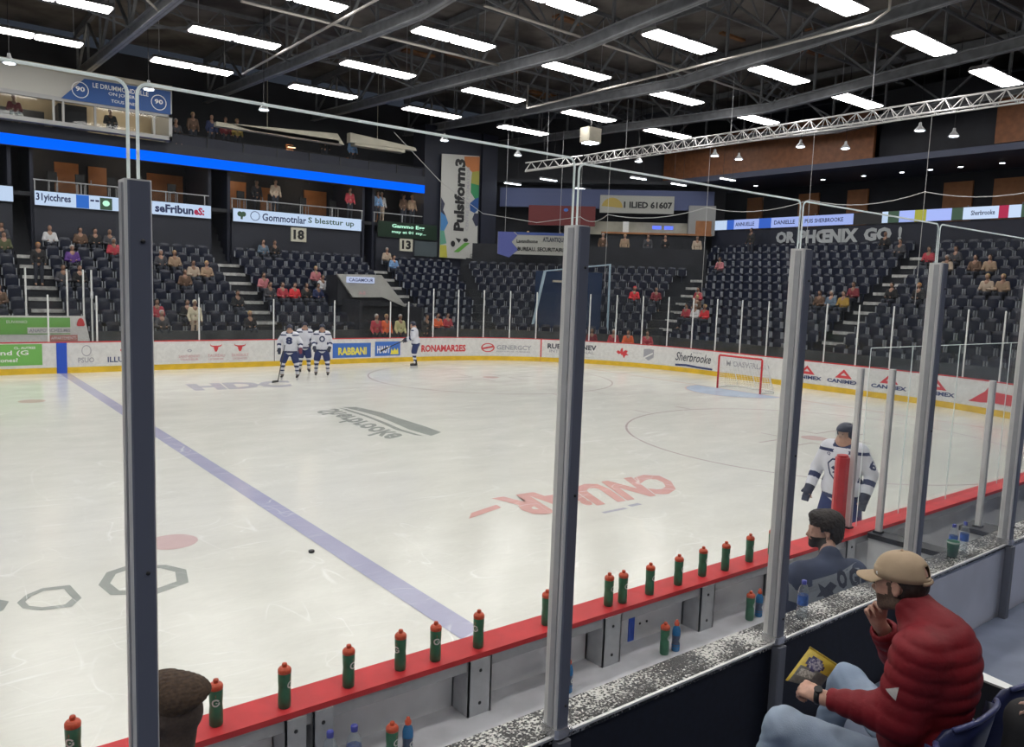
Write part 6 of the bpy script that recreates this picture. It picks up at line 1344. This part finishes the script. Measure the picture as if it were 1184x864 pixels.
for top in (0, 1):
    for j in range(n2+1):
        for i in range(n1+1):
            a = -1.05+2.1*i/n1; rr0 = .090; ext = .078*j/n2*(1-.35*(a/1.05)**4); x_ = rr0*math.sin(a)*(1+.0*j); y_ = -.016+.110*math.cos(a)+ext
            z_ = .046-.012*(j/n2)-.018*(a/1.05)**2*(.5+.5*j/n2)-top*.004; V.append(Vector(hf.p(x_, y_, z_))-Vector(of))
N_ = (n1+1)*(n2+1)
for top in (0, 1):
    for j in range(n2):
        for i in range(n1):
            q = (top*N_+j*(n1+1)+i, top*N_+j*(n1+1)+i+1, top*N_+(j+1)*(n1+1)+i+1, top*N_+(j+1)*(n1+1)+i); F_.append(q if not top else q[::-1])
for i in range(n1): q = n2*(n1+1)+i; F_.append((q, q+1, N_+q+1, N_+q))
me = bpy.data.meshes.new('cap_brim'); me.from_pydata([tuple(v) for v in V], [], F_); link('cap_brim', me, man, m_cap, True)
MB(of).ball(tuple(hf.p(0, -.016, .139)), .007, 6).build('cap_button', m_cap, man, True)
MB(of).tube([tuple(hf.p(.0925*math.sin(a), -.010+.108*math.cos(a), .030+.012*math.cos(a))) for a in [PI-.5+i/8 for i in range(9)]], .008, 6).build('cap_strap', mat('strap_tan', (.30, .22, .15), .8), man, True)
lt_ = flat('cap_logo', [[(0, 0), (.4, .6), (0, 1), (1, 1), (1, .6), (.6, 0)]], rect_fn(Vector(hf.p(-.075, .062, .048))-Vector(of), Vector(hf.d(.006, .012, 0)), Vector(hf.d(0, 0, .012))), m_text_white, man); project(lt_, cpo, hf.d(1, -.6, 0), .002, .08)
# watch
Wv = np.array(Lw); wd = (Wv-np.array(Le)); wd /= np.linalg.norm(wd); wa = Wv+wd*.005
MB(of).tube([tuple(wa-wd*.011), tuple(wa+wd*.011)], .034, 18).build('wristband', m_watch, man, True)
MB(of).tube([tuple(wa+np.array((-.012, -.004, .031))), tuple(wa+np.array((-.016, -.005, .040)))], .017, 14).build('watch_case', m_watch, man)
# snack bag
bg = empty('snack_bag', (6.49, -15.29, 1.77), label='yellow and grey snack bag held in front of the seated man', cat='snack bag'); of2 = Vector(bg.location)
bc = [Vector(p) for p in ((6.391, -15.29, 1.772), (6.535, -15.37, 1.725), (6.62, -15.39, 1.818), (6.555, -15.295, 1.878))]   # bl br tr tl
V = []; F_ = []; nb = 14
for side in (-1, 1):
    for j in range(nb+1):
        for i in range(nb+1):
            u, v = i/nb, j/nb; p = (bc[0]*(1-u)+bc[1]*u)*(1-v)+(bc[3]*(1-u)+bc[2]*u)*v; nrm = (bc[1]-bc[0]).cross(bc[3]-bc[0]).normalized()
            bul = .016*(math.sin(PI*u)*math.sin(PI*v))**.6+.0018*math.sin(13*u+5*v)*math.sin(9*v) if 0 < u < 1 and 0 < v < 1 else 0
            V.append(p+nrm*side*bul-of2)
NN = (nb+1)**2; FM = []
for s_ in (0, 1):
    for j in range(nb):
        for i in range(nb):
            q = (s_*NN+j*(nb+1)+i, s_*NN+j*(nb+1)+i+1, s_*NN+(j+1)*(nb+1)+i+1, s_*NN+(j+1)*(nb+1)+i); F_.append(q if s_ else q[::-1])
            u, v = (i+.5)/nb, (j+.5)/nb; e_ = ((u-.42)/.27)**2+((v-.66)/.20)**2
            FM.append(2 if e_ < .75 else 3 if e_ < 1.05 else 0 if v > .52 or u < .07 else 4 if (abs(u-.35) < .2 and abs(v-.3) < .12) else 1)
me = bpy.data.meshes.new('bag_body'); me.from_pydata([tuple(v) for v in V], [], F_)
ob = link('bag_body', me, bg, [mat('bag_yellow', (.55, .42, .06), .35, noise=.2, scale=40), mat('bag_grey', (.16, .17, .16), .3, noise=.3, scale=60), mat('bag_picture', (.42, .42, .46), .4, col2=(.05, .05, .14), scale=110), mat('bag_ring', (.04, .04, .10), .4), mat('bag_speck', (.5, .5, .45), .4, col2=(.2, .2, .18), scale=120)], True)
me.polygons.foreach_set('material_index', FM); me.update()
MB(of2).bar(bc[3]+Vector((0, 0, .002)), bc[2]+Vector((0, 0, .002)), .004, .010).build('crimped_edge', MATS['bag_yellow'], bg)
# ---------------------------------------------------------------- near seats
def near_seat(x, label, y=-15.62, z=FZ):
    t = empty('plastic_seat', (x, y, z), label=label, cat='seat', group='dark blue plastic seats of the first row'); 
    n = 12; V = []; F_ = []
    prof = [(.20, .42, .0), (.05, .40, .0), (-.12, .395, .0), (-.21, .43, 0), (-.245, .52, 0), (-.275, .65, 0), (-.30, .78, 0), (-.315, .85, 0)]
    for s_ in (0, 1):
        for j, (py, pz, _) in enumerate(prof):
            for i in range(n+1):
                u = i/n*2-1; hw = .235 if j < 6 else (.225 if j < 7 else .19); up = .035*u**4*(1 if j < 4 else 0); fw = .07*abs(u)**3 if j >= 4 else 0
                V.append((u*hw, py+fw, pz+up-s_*(.012 if j < 4 else 0)-(0.03*abs(u)**4 if j == 7 else 0))); V[-1] = (V[-1][0], V[-1][1]-(s_*.014 if j >= 3 else 0), V[-1][2])
    m_ = len(prof)*(n+1)
    for s_ in (0, 1):
        for j in range(len(prof)-1):
            for i in range(n):
                q = (s_*m_+j*(n+1)+i, s_*m_+j*(n+1)+i+1, s_*m_+(j+1)*(n+1)+i+1, s_*m_+(j+1)*(n+1)+i); F_.append(q if not s_ else q[::-1])
    for j in range(len(prof)-1):
        for i in (0, n): q = j*(n+1)+i; F_.append((q, q+n+1, m_+q+n+1, m_+q))
    for j in (0, len(prof)-1):
        for i in range(n): q = j*(n+1)+i; F_.append((q, q+1, m_+q+1, m_+q))
    me = bpy.data.meshes.new('shell'); me.from_pydata(V, [], F_); link('shell', me, t, m_seat_n, True)
    MB().tube([(u*.235*(1 if abs(u) < .9 else 1), -.245+.07*abs(u)**3-.075*(1), .85-.03*abs(u)**4) for u in [(-1+i/8)*.82 for i in range(17)]], .011, 8).build('rolled_edge', mat('seat_edge', (.05, .06, .16), .3), t, True)
    MB().box((-.03, -.12, 0), (.03, -.02, .395)).box((-.12, -.16, 0), (.12, .02, .012)).build('pedestal', m_galv, t)
    MB().box((-.262, -.20, .42), (-.240, .02, .62), .01).build('side_frame', m_black, t)
    return t
for x, lb in ((6.66, 'dark blue plastic seat under the man in the red jacket'), (7.19, 'empty dark blue plastic seat just right of the man in the red jacket'), (7.72, 'empty dark blue seat second right of the man, at the picture edge'), (6.13, 'dark blue plastic seat left of the man, below the picture')):
    near_seat(x, lb, -15.66 if x != 6.66 else -15.66)
o = MB((7.83, -15.57, FZ+.43)).extrude([(7.74, -15.68, FZ+.432), (7.93, -15.66, FZ+.445), (7.95, -15.49, FZ+.45), (7.76, -15.48, FZ+.436)], (0, 0, .003)).build('paper_sheet', m_white); o.location = (7.83, -15.57, FZ+.43); tag(o, 'white paper sheet on the second seat right of the man', 'paper')
# ---------------------------------------------------------------- coach
m_cn = mat('coach_navy', (.030, .042, .085), .8, noise=.2, scale=8); m_hairc = mat('hair_coach', (.028, .018, .012), .6, noise=.5, scale=80)
co = empty('person', (8.86, -14.08, .03), label='bearded man in navy jacket standing at the bench with his back turned', cat='person'); of = np.array(co.location)
cf = Frame((8.93, -13.97, 1.655), -46, -4, sc=1.10)
lo = (8.30, -14.60, .0); hi = (9.45, -13.5, 1.95)
B = Field(lo, hi, .0085); head(B, cf)
bd_ = Frame((8.78, -14.10, 0.012), 26, sc=1.0)
P = lambda x, y, z: tuple(bd_.p(x, y, z))
B.cap(cf.p(0, -.02, -.05), P(0.03, 0, 1.42), .06, .066, k=.02).cap(P(0, 0, .95), P(0, .01, 1.30), .12, .11, k=.05).cap(P(-.18, 0, 1.36), P(.18, 0, 1.36), .05, k=.04)
CA = {-1: (P(-.22, -.02, 1.36), P(-.33, .04, 1.10), P(-.22, .22, .97)), 1: (P(.22, -.02, 1.36), P(.33, .04, 1.10), P(.22, .22, .97))}
for s in (-1, 1):
    a, b, c = CA[s]; B.cap(a, b, .055, .045).cap(b, c, .043, .03); hand(B, c, np.array(c)-np.array(b), (0, -.3, .9), s, (.4,)*4, .5)
    B.cap(P(s*.1, 0, .9), P(s*.11, .03, .5), .085, .06).cap(P(s*.11, .03, .5), P(s*.11, 0, .12), .055, .042).cap(P(s*.11, -.03, .075), P(s*.11, .15, .07), .042, .035, k=.03)
cz = lambda c: ((c-cf.o) @ cf.R)/1.10
B.mesh('body', of, [m_skinm, m_hairc], co, lambda c: (lambda q: ((np.abs(q[:, 0]) < .09) & (q[:, 2] < -.028) & (q[:, 2] > -.14) & (q[:, 1] > -.0)) & ~((q[:, 1] > .088) & (q[:, 2] > -.05) & (np.abs(q[:, 0]) < .03)))(cz(c)))
J = Field(lo, hi, .009); J.cap(P(-.20, -.02, 1.385), P(.20, -.02, 1.385), .098, k=.07).ell(P(0, -.01, 1.20), (.30, .185, .29), bd_.R, k=.06).ell(P(0, 0, .96), (.26, .185, .24), bd_.R, k=.06).cap(P(.02, .0, 1.39), P(.05, .03, 1.495), .115, .080, k=.04)
for s in (-1, 1): a, b, c = CA[s]; J.cap(a, b, .105, .08, k=.05).cap(b, c, .066, .048, k=.03)
J.cap(cf.p(0, -.01, -.12), cf.p(0, .0, .02), .060, .075, cut=True, k=.006); cj = J.mesh('jacket', of, m_cn, co, smooth_it=2)
T = Field(lo, hi, .012); T.ell(P(0, 0, .9), (.19, .15, .14), bd_.R, k=.05)
for s in (-1, 1): T.cap(P(s*.1, 0, .88), P(s*.11, .03, .5), .10, .075, k=.04).cap(P(s*.11, .03, .5), P(s*.11, 0, .10), .07, .06, k=.02)
T.mesh('trousers', of, m_jeans, co)
for s in (-1, 1): q = P(s*.11, .05, .03); MB(of).ball((q[0], q[1], .075), (.055, .13, .045), 8).build('shoe', m_shoe, co, True)
Hh = Field(np.array(cf.o)-.2, np.array(cf.o)+.22, .006); Hh.ell(cf.p(0, -.028, .058), (.108, .128, .105), cf.R).ell(cf.p(0, .035, .105), (.075, .065, .05), cf.R, k=.02).ell(cf.p(0, -.065, -.01), (.092, .078, .095), cf.R, k=.02)
Hh.box(cf.p(0, .115, -.03), (.13, .085, .082), cf.R, .01, .015, True).cap(cf.p(-.12, .0, -.012), cf.p(.12, .0, -.012), .034, cut=True, k=.01); Hh.noise(.006, 190); Hh.mesh('hair', of, m_hairc, co)
m_ghost = mat('reflection_grey', (.17, .19, .22), .8); m_gd = mat('reflection_dark', (.02, .025, .045), .8)  # glass reflection of a sign: patch and letters coloured onto the jacket back
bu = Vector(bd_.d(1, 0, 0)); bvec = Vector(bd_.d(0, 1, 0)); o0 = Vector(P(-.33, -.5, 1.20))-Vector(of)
pt_ = flat('reflected_panel', [[(0, .05), (.12, .0), (1, .12), (1, 1), (.0, .55)]], rect_fn(o0, bu*.53, (0, 0, .28)), m_ghost, co); subdiv(pt_, 6); project(pt_, cj, bvec, .003, .1)
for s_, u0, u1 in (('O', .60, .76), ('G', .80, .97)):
    lt_ = lettering('reflected_letter', s_, rect_fn(o0+bu*.53*u0+Vector((0, 0, .13)), bu*.53*(u1-u0), Vector((0, 0, .125))), m_gd, co, .06); subdiv(lt_, 2); project(lt_, cj, bvec, .006, .1)
pt_ = flat('reflected_letter', [[(0, .2), (.2, .5), (.1, .9), (.4, .7), (.7, 1), (1, .8), (.75, .55), (.9, .2), (.6, .35), (.45, 0), (.3, .3)]], rect_fn(o0+bu*.16+Vector((0, 0, .04)), bu*.15, (0, 0, .14)), m_gd, co); subdiv(pt_, 3); project(pt_, cj, bvec, .006, .1)
# ---------------------------------------------------------------- boy at the left
by_ = empty('person', (4.15, -14.18, .03), label='person with brown undercut hair at the bottom left behind the post', cat='person'); of = np.array(by_.location)
m_hairy = mat('hair_undercut', (.075, .045, .026), .75, noise=.45, scale=70, spec=.2); m_fade = mat('hair_fade', (.085, .055, .040), .85, noise=.3, scale=90)
yf = Frame((4.175, -14.18, 1.785), -28, -2, sc=1.12)
lo = (3.6, -14.56, 0); hi = (4.75, -13.7, 2.05)
B = Field(lo, hi, .007); head(B, yf)
Y = Frame((4.15, -14.2, 0), -15); P = lambda x, y, z: tuple(Y.p(x, y, z))
B.cap(yf.p(0, -.025, -.05), P(0, -.01, 1.56), .060, .068, k=.03).cap(P(0, 0, .95), P(0, -.0, 1.45), .13, .14, k=.05).cap(P(-.19, 0, 1.50), P(.19, 0, 1.50), .058, k=.05)
for s in (-1, 1):
    B.cap(P(s*.21, 0, 1.49), P(s*.27, .02, 1.2), .052, .043).cap(P(s*.27, .02, 1.2), P(s*.18, .2, 1.05), .04, .028); hand(B, P(s*.18, .2, 1.05), Y.d(-s*.3, .9, -.2), (0, 0, 1), s, (.4,)*4, .5)
    B.cap(P(s*.1, 0, .9), P(s*.11, .03, .5), .085, .06).cap(P(s*.11, .03, .5), P(s*.11, 0, .12), .055, .042).cap(P(s*.11, -.03, .075), P(s*.11, .15, .07), .042, .035, k=.03)
yz = lambda c: ((c-yf.o) @ yf.R)/1.12
B.mesh('body', of, [m_skinm, m_fade], by_, lambda c: (lambda q: (q[:, 2] > -.125) & (q[:, 1] < .035+.2*np.maximum(q[:, 2]-.05, 0)) & (q[:, 1] < .02-.9*np.maximum(-.05-q[:, 2], 0)) & (np.abs(q[:, 0]) < .0815) & ~((q[:, 2] < -.02) & (np.abs(q[:, 0]) > .07) & (q[:, 1] > -.035)))(yz(c)))
Hh = Field(np.array(yf.o)-.22, np.array(yf.o)+.24, .005)
Hh.ell(yf.p(.006, -.010, .082), (.096, .122, .070), yf.R).ell(yf.p(.0, .04, .105), (.088, .085, .055), yf.R, k=.03).ell(yf.p(.02, -.045, .088), (.080, .080, .055), yf.R, k=.05); Hh.plane_cut(yf.p(0, 0, .042), yf.d(.28, -.30, -1), .012)
X_ = Hh.ax[0][:, None, None]; Y_ = Hh.ax[1][None, :, None]; Z_ = Hh.ax[2][None, None, :]
Hh.F += (.0013*np.sin((Z_*.8+Y_*.45)*520+1.6*np.sin(X_*45)+.8*np.sin(Y_*60))+.0008*np.sin((Z_*.6+Y_*.6-X_*.15)*900+2*np.sin(X_*60))).astype(np.float32)
Hh.mesh('hair', of, m_hairy, by_)
J = Field(lo, hi, .010); J.cap(P(-.18, -.01, 1.50), P(.18, -.01, 1.50), .082, k=.06).ell(P(0, 0, 1.30), (.22, .155, .27), Y.R, k=.06).ell(P(0, 0, 1.0), (.2, .15, .2), Y.R, k=.06).cap(P(0, -.01, 1.53), P(0, -.01, 1.57), .095, .085, k=.02)
for s in (-1, 1): J.cap(P(s*.21, 0, 1.49), P(s*.27, .02, 1.2), .08, .065, k=.05).cap(P(s*.27, .02, 1.2), P(s*.19, .18, 1.07), .062, .045, k=.03)
J.mesh('jacket', of, mat('jacket_check', (.30, .10, .10), .8, col2=(.03, .05, .12), scale=60), by_)
T = Field(lo, hi, .014); T.ell(P(0, 0, .9), (.18, .15, .14), Y.R, k=.05)
for s in (-1, 1): T.cap(P(s*.1, 0, .88), P(s*.11, .03, .5), .10, .075, k=.04).cap(P(s*.11, .03, .5), P(s*.11, 0, .10), .07, .06, k=.02)
T.mesh('trousers', of, m_jeans, by_)
for s in (-1, 1): q = P(s*.11, .05, .03); MB(of).ball((q[0], q[1], .075), (.055, .12, .045), 8).build('shoe', m_shoe, by_, True)
# ---------------------------------------------------------------- person at the right picture edge (hand and dark sleeve)
RX = -.27
rp_ = empty('person', (7.0, -16.35, FZ+.42), label='person in black clothes cut by the right picture edge, hand showing', cat='person'); of = np.array(rp_.location)

rp_.location.x += RX
B = Field((6.6, -16.95, FZ+.38), (7.5, -15.75, 2.75), .014); rf = Frame((7.02, -16.52, 2.60), 5); head(B, rf)
JJ = Field((6.6, -16.95, FZ+.38), (7.5, -15.75, 2.75), .014); TT = Field((6.6, -16.95, FZ+.38), (7.5, -15.75, 2.75), .014); zf = FZ+.42
B.cap((7.02, -16.54, 2.5), (7.02, -16.56, 2.4), .055, .065, k=.03).cap((7.02, -16.58, 1.98), (7.02, -16.57, 2.25), .11, .10, k=.03)
JJ.cap((6.86, -16.56, 2.36), (7.18, -16.56, 2.36), .088, k=.06).cap((7.02, -16.56, 2.36), (7.02, -16.545, 2.45), .10, .078, k=.04).ell((7.02, -16.57, 2.2), (.21, .15, .24), k=.05).ell((7.02, -16.57, 1.98), (.2, .16, .16), k=.05)
for s, kx in ((-1, 6.93), (1, 7.16)):
    B.cap((7.02+s*.09, -16.55, 1.93), (kx, -16.12, 1.90), .08, .056, k=.03).cap((kx, -16.12, 1.90), (kx+.01, -16.08, zf+.1), .05, .04, k=.02).cap((7.02+s*.2, -16.56, 2.36), (7.02+s*.26, -16.45, 2.1), .05, .042).cap((7.02+s*.26, -16.45, 2.1), (kx, -16.22, 2.0), .04, .03)
    hand(B, (kx, -16.20, 1.995), (0, .95, -.2), (0, .2, 1), s, (.35, .35, .4, .4), .4)
    TT.cap((7.02+s*.09, -16.55, 1.93), (kx, -16.12, 1.895), .10, .078, k=.04).cap((kx, -16.12, 1.895), (kx+.01, -16.08, zf+.1), .074, .06, k=.03)
    JJ.cap((7.02+s*.19, -16.56, 2.36), (7.02+s*.26, -16.45, 2.1), .08, .065, k=.04).cap((7.02+s*.26, -16.45, 2.1), (kx, -16.25, 2.01), .06, .045, k=.03)
    MB(of).ball((kx+.01, -16.04, zf+.05), (.05, .13, .05), 8).build('shoe', m_shoe, rp_, True)
B.mesh('body', of, m_skin2, rp_); JJ.mesh('jacket', of, JM['black jacket'], rp_); TT.ell((7.02, -16.57, 1.93), (.19, .16, .12), k=.05); TT.mesh('trousers', of, JM['black jacket'], rp_)
Hh = Field((6.85, -16.7, 2.4), (7.2, -16.35, 2.8), .012); Hh.ell(rf.p(0, -.02, .05), (.088, .105, .092), rf.R).box(rf.p(0, .12, -.02), (.13, .085, .082), rf.R, .01, .01, True); Hh.mesh('hair', of, m_hairb, rp_)
near_seat(7.02+RX, 'dark blue plastic seat of the second row, under the person at the right edge', -16.48, FZ+.42)
# ---------------------------------------------------------------- bottles and cup
m_bgreen = mat('squeeze_green', (.035, .165, .085), .35, noise=.25, scale=20); m_bor = mat('cap_orange', (.62, .085, .03), .4, noise=.25, scale=120); m_bwhite = mat('print_white', (.60, .62, .60), .5)
m_bblue = mat('drink_blue', (.02, .15, .36), .25); m_blabel = mat('label_dark', (.05, .08, .16), .4, noise=.3, scale=80); m_capblue = mat('cap_blue', (.05, .06, .32), .35)
m_water = glass_mat('clear_plastic', (.90, .94, .97), 3.0, .10, .10); m_lblblue = mat('label_blue', (.04, .15, .55), .4, noise=.4, scale=60)
def cylfn(r, ang, half, z0, z1): return lambda u, v: Vector((r*math.cos(ang-half+2*half*u), r*math.sin(ang-half+2*half*u), z0+(z1-z0)*v))
def ringletter(parent, r, ang, z, size):
    hw = size/2/r; n = 16; P_ = []
    for i in range(n-1):
        a0, a1 = .45+(2*PI-.9)*i/(n-1), .45+(2*PI-.9)*(i+1)/(n-1)
        P_.append([(.5+.5*q*math.cos(a), .5+.5*q*math.sin(a)) for q, a in ((1, a0), (1, a1), (.62, a1), (.62, a0))])
    P_ += [[(.5, .42), (1, .42), (1, .56), (.5, .56)], [(.80, .2), (1, .2), (1, .56), (.80, .56)]]
    return flat('letter_mark', P_, cylfn(r+.0008, ang, hw, z-size/2, z+size/2), m_bwhite, parent)
def green_bottle(ang):
    t = empty('squeeze_bottle', (0, 0, 0), cat='bottle')
    MB().lathe([(.0, 0), (.030, 0), (.0345, .006), (.0355, .05), (.0345, .09), (.0325, .115), (.0345, .14), (.0355, .17), (.0355, .198), (.033, .203)], n=24, cap=False).build('bottle_body', m_bgreen, t, True)
    c = MB().lathe([(.0335, .198), (.0365, .200), (.0365, .218), (.030, .228), (.018, .232), (0, .232)], n=24, cap=False).build('screw_cap', m_bor, t, True)
    MB().lathe([(.014, .230), (.012, .240), (.015, .244), (.013, .252), (0, .254)], n=12, cap=False).tube([(.024*math.cos(a), .024*math.sin(a), .2285) for a in [i*PI/6 for i in range(13)]], .0032, 5).build('nozzle', m_bor, c, True)
    ringletter(t, .0345, ang, .135, .042); flat('letter_mark', [[(.35, 0), (.65, .45), (.45, .45), (.6, 1), (.3, .5), (.5, .5)]], cylfn(.0353, ang, .3, .16, .185), m_bor, t)
    return t
def orange_dome(t, z, r):
    c = MB().lathe([(r, z-.012), (r+.001, z), (r, z+.008), (r*.8, z+.024), (r*.4, z+.033), (0, z+.035)], n=20, cap=False).build('screw_cap', m_bor, t, True); return c
def blue_bottle(ang):
    t = empty('sports_drink_bottle', (0, 0, 0), cat='bottle')
    MB().lathe([(0, 0), (.028, 0), (.032, .006), (.032, .05), (.029, .075), (.0295, .10), (.032, .125), (.032, .16), (.026, .185), (.016, .2), (.016, .21)], n=24, cap=False).build('bottle_body', m_bblue, t, True)
    MB().lathe([(.0325, .04), (.0298, .075), (.0300, .10), (.0327, .128)], n=24, cap=False).build('label_wrap', m_blabel, t, True)
    MB().lathe([(.019, .205), (.019, .225), (.012, .23), (.011, .245), (0, .25)], n=16, cap=False).build('sport_cap', m_bor, t, True)
    ringletter(t, .0315, ang, .09, .034); return t
def water_bottle(h=.225, r=.032, lab=m_lblblue):
    t = empty('water_bottle', (0, 0, 0), cat='bottle'); s = h/.225
    MB().lathe([(0, 0), (r*.9, 0), (r, .008*s), (r, .05*s), (r*.93, .06*s), (r, .07*s), (r, .15*s), (r*.8, .178*s), (r*.42, .197*s), (r*.40, .207*s)], n=24, cap=False).build('bottle_body', m_water, t, True)
    MB().lathe([(r*1.01, .075*s), (r*1.01, .135*s)], n=24, cap=False).build('label_wrap', lab, t, True)
    MB().lathe([(r*.46, .200*s), (r*.47, .222*s), (r*.40, .225*s), (0, .225*s)], n=18, cap=False).build('bottle_cap', m_capblue, t, True); return t
capx = [4.01, 4.67, 5.03, 5.42, 5.77, 6.01, 6.34, 6.94, 7.55, 7.68, 7.98, 8.33, 8.66, 8.94, 9.31, 9.65]
capy = [-13.06, -13.08, -13.11, -13.10, -13.09, -13.11, -13.11, -13.09, -13.09, -13.11, -13.11, -13.10, -13.08, -13.10, -13.08, -13.08]
capl = ['green squeeze bottle at the bottom left corner, only its orange top in view', 'green squeeze bottle right behind the boy with the undercut', 'green squeeze bottle on the red rail, third from the left', 'green squeeze bottle on the red rail, fourth from the left', 'green squeeze bottle on the red rail, fifth from the left',
        'green squeeze bottle on the red rail, sixth from the left', 'green squeeze bottle at the end of the blue line on the red rail', 'green squeeze bottle half hidden behind the middle thick post', 'green squeeze bottle, left one of the close pair on the red rail', 'green squeeze bottle, right one of the close pair on the red rail',
        'green squeeze bottle just right of the close pair on the red rail', 'green squeeze bottle on the red rail, second right of the close pair', 'green squeeze bottle on the red rail, third right of the close pair', 'green squeeze bottle on the red rail, fourth right of the close pair', 'green squeeze bottle on the red rail, last one left of the next thick post', 'green squeeze bottle half hidden behind the post beside the coach']
angs = [-2.2, -1.9, -.9, -1.2, -2.9, -1.9, -2.9, -1.2, -1.3, -1.4, -1.3, -1.2, -1.2, -1.1, -1.2, -1.8]
protos_ = {}
for i, (x, y, l, a) in enumerate(zip(capx, capy, capl, angs)):
    o = green_bottle(a) if not protos_ else copy_tree(protos_['g'])
    protos_.setdefault('g', o); o.location = (x, y, 1.0705); o.rotation_euler = (0, 0, a-angs[0]); tag(o, l, group='green squeeze bottles on the red rail')
SH = .6605
for x, y, a, l in ((5.58, -13.34, -1.2, 'green bottle with orange dome top on the shelf, left of the middle thick post'), (7.97, -13.30, -1.2, 'green bottle with orange dome top on the shelf beside a blue one'), (9.08, -13.28, -1.2, 'green bottle on the shelf left of the coach')):
    o = copy_tree(protos_['g']); o.location = (x, y, SH); o.rotation_euler = (0, 0, a-angs[0]); tag(o, l, group='green squeeze bottles on the shelf')
bp_ = None
for x, y, a, l in ((5.685, -13.34, -1.2, 'blue sports drink bottle on the shelf at the bottom of the picture'), (6.97, -13.31, -1.2, 'blue sports drink bottle on the shelf right behind the middle thick post'), (8.09, -13.31, -1.2, 'blue sports drink bottle on the shelf beside a green one'), (9.21, -13.28, -1.2, 'dark blue drink bottle with orange cap on the shelf beside the coach')):
    o = blue_bottle(a) if bp_ is None else copy_tree(bp_); bp_ = bp_ or o; o.location = (x, y, SH); tag(o, l, group='blue sports drink bottles on the shelf')
wb = water_bottle(.305, .043); wb.location = (5.21, -13.31, SH); tag(wb, 'large clear water bottle with blue cap on the shelf, left one of two', group='large water bottles on the shelf')
w2 = copy_tree(wb); w2.location = (5.345, -13.33, SH+.012); tag(w2, 'large clear water bottle with blue cap on the shelf, right one of two')
w2.location = (5.345, -13.33, SH)
ws = water_bottle(.215, .030); ws.location = (7.50, -14.69, 1.5805); tag(ws, 'small clear water bottle with blue label on the ledge beside the thick post', group='small water bottles on the ledge')
for x, y, l in ((9.52, -14.66, 'small water bottle on the ledge right behind the green cup'), (9.66, -14.68, 'small water bottle on the ledge right of the green cup')):
    o = copy_tree(ws); o.location = (x, y, 1.5805); tag(o, l)
t = empty('paper_cup', (9.43, -14.70, 1.5805), label='green paper cup with a slanted pale rim on the ledge before two water bottles', cat='cup')
MB().lathe([(0, 0), (.032, 0), (.043, .105), (.0445, .108), (.043, .111), (.041, .105), (.031, .006), (0, .006)], n=24, cap=False).build('cup_wall', mat('cup_green', (.03, .16, .09), .5), t, True)
MB().lathe([(.0445, .100), (.0455, .110), (.0435, .113)], n=24, cap=False).build('rim', mat('cup_rim', (.35, .45, .38), .5), t, True)
bpy.context.view_layer.update()
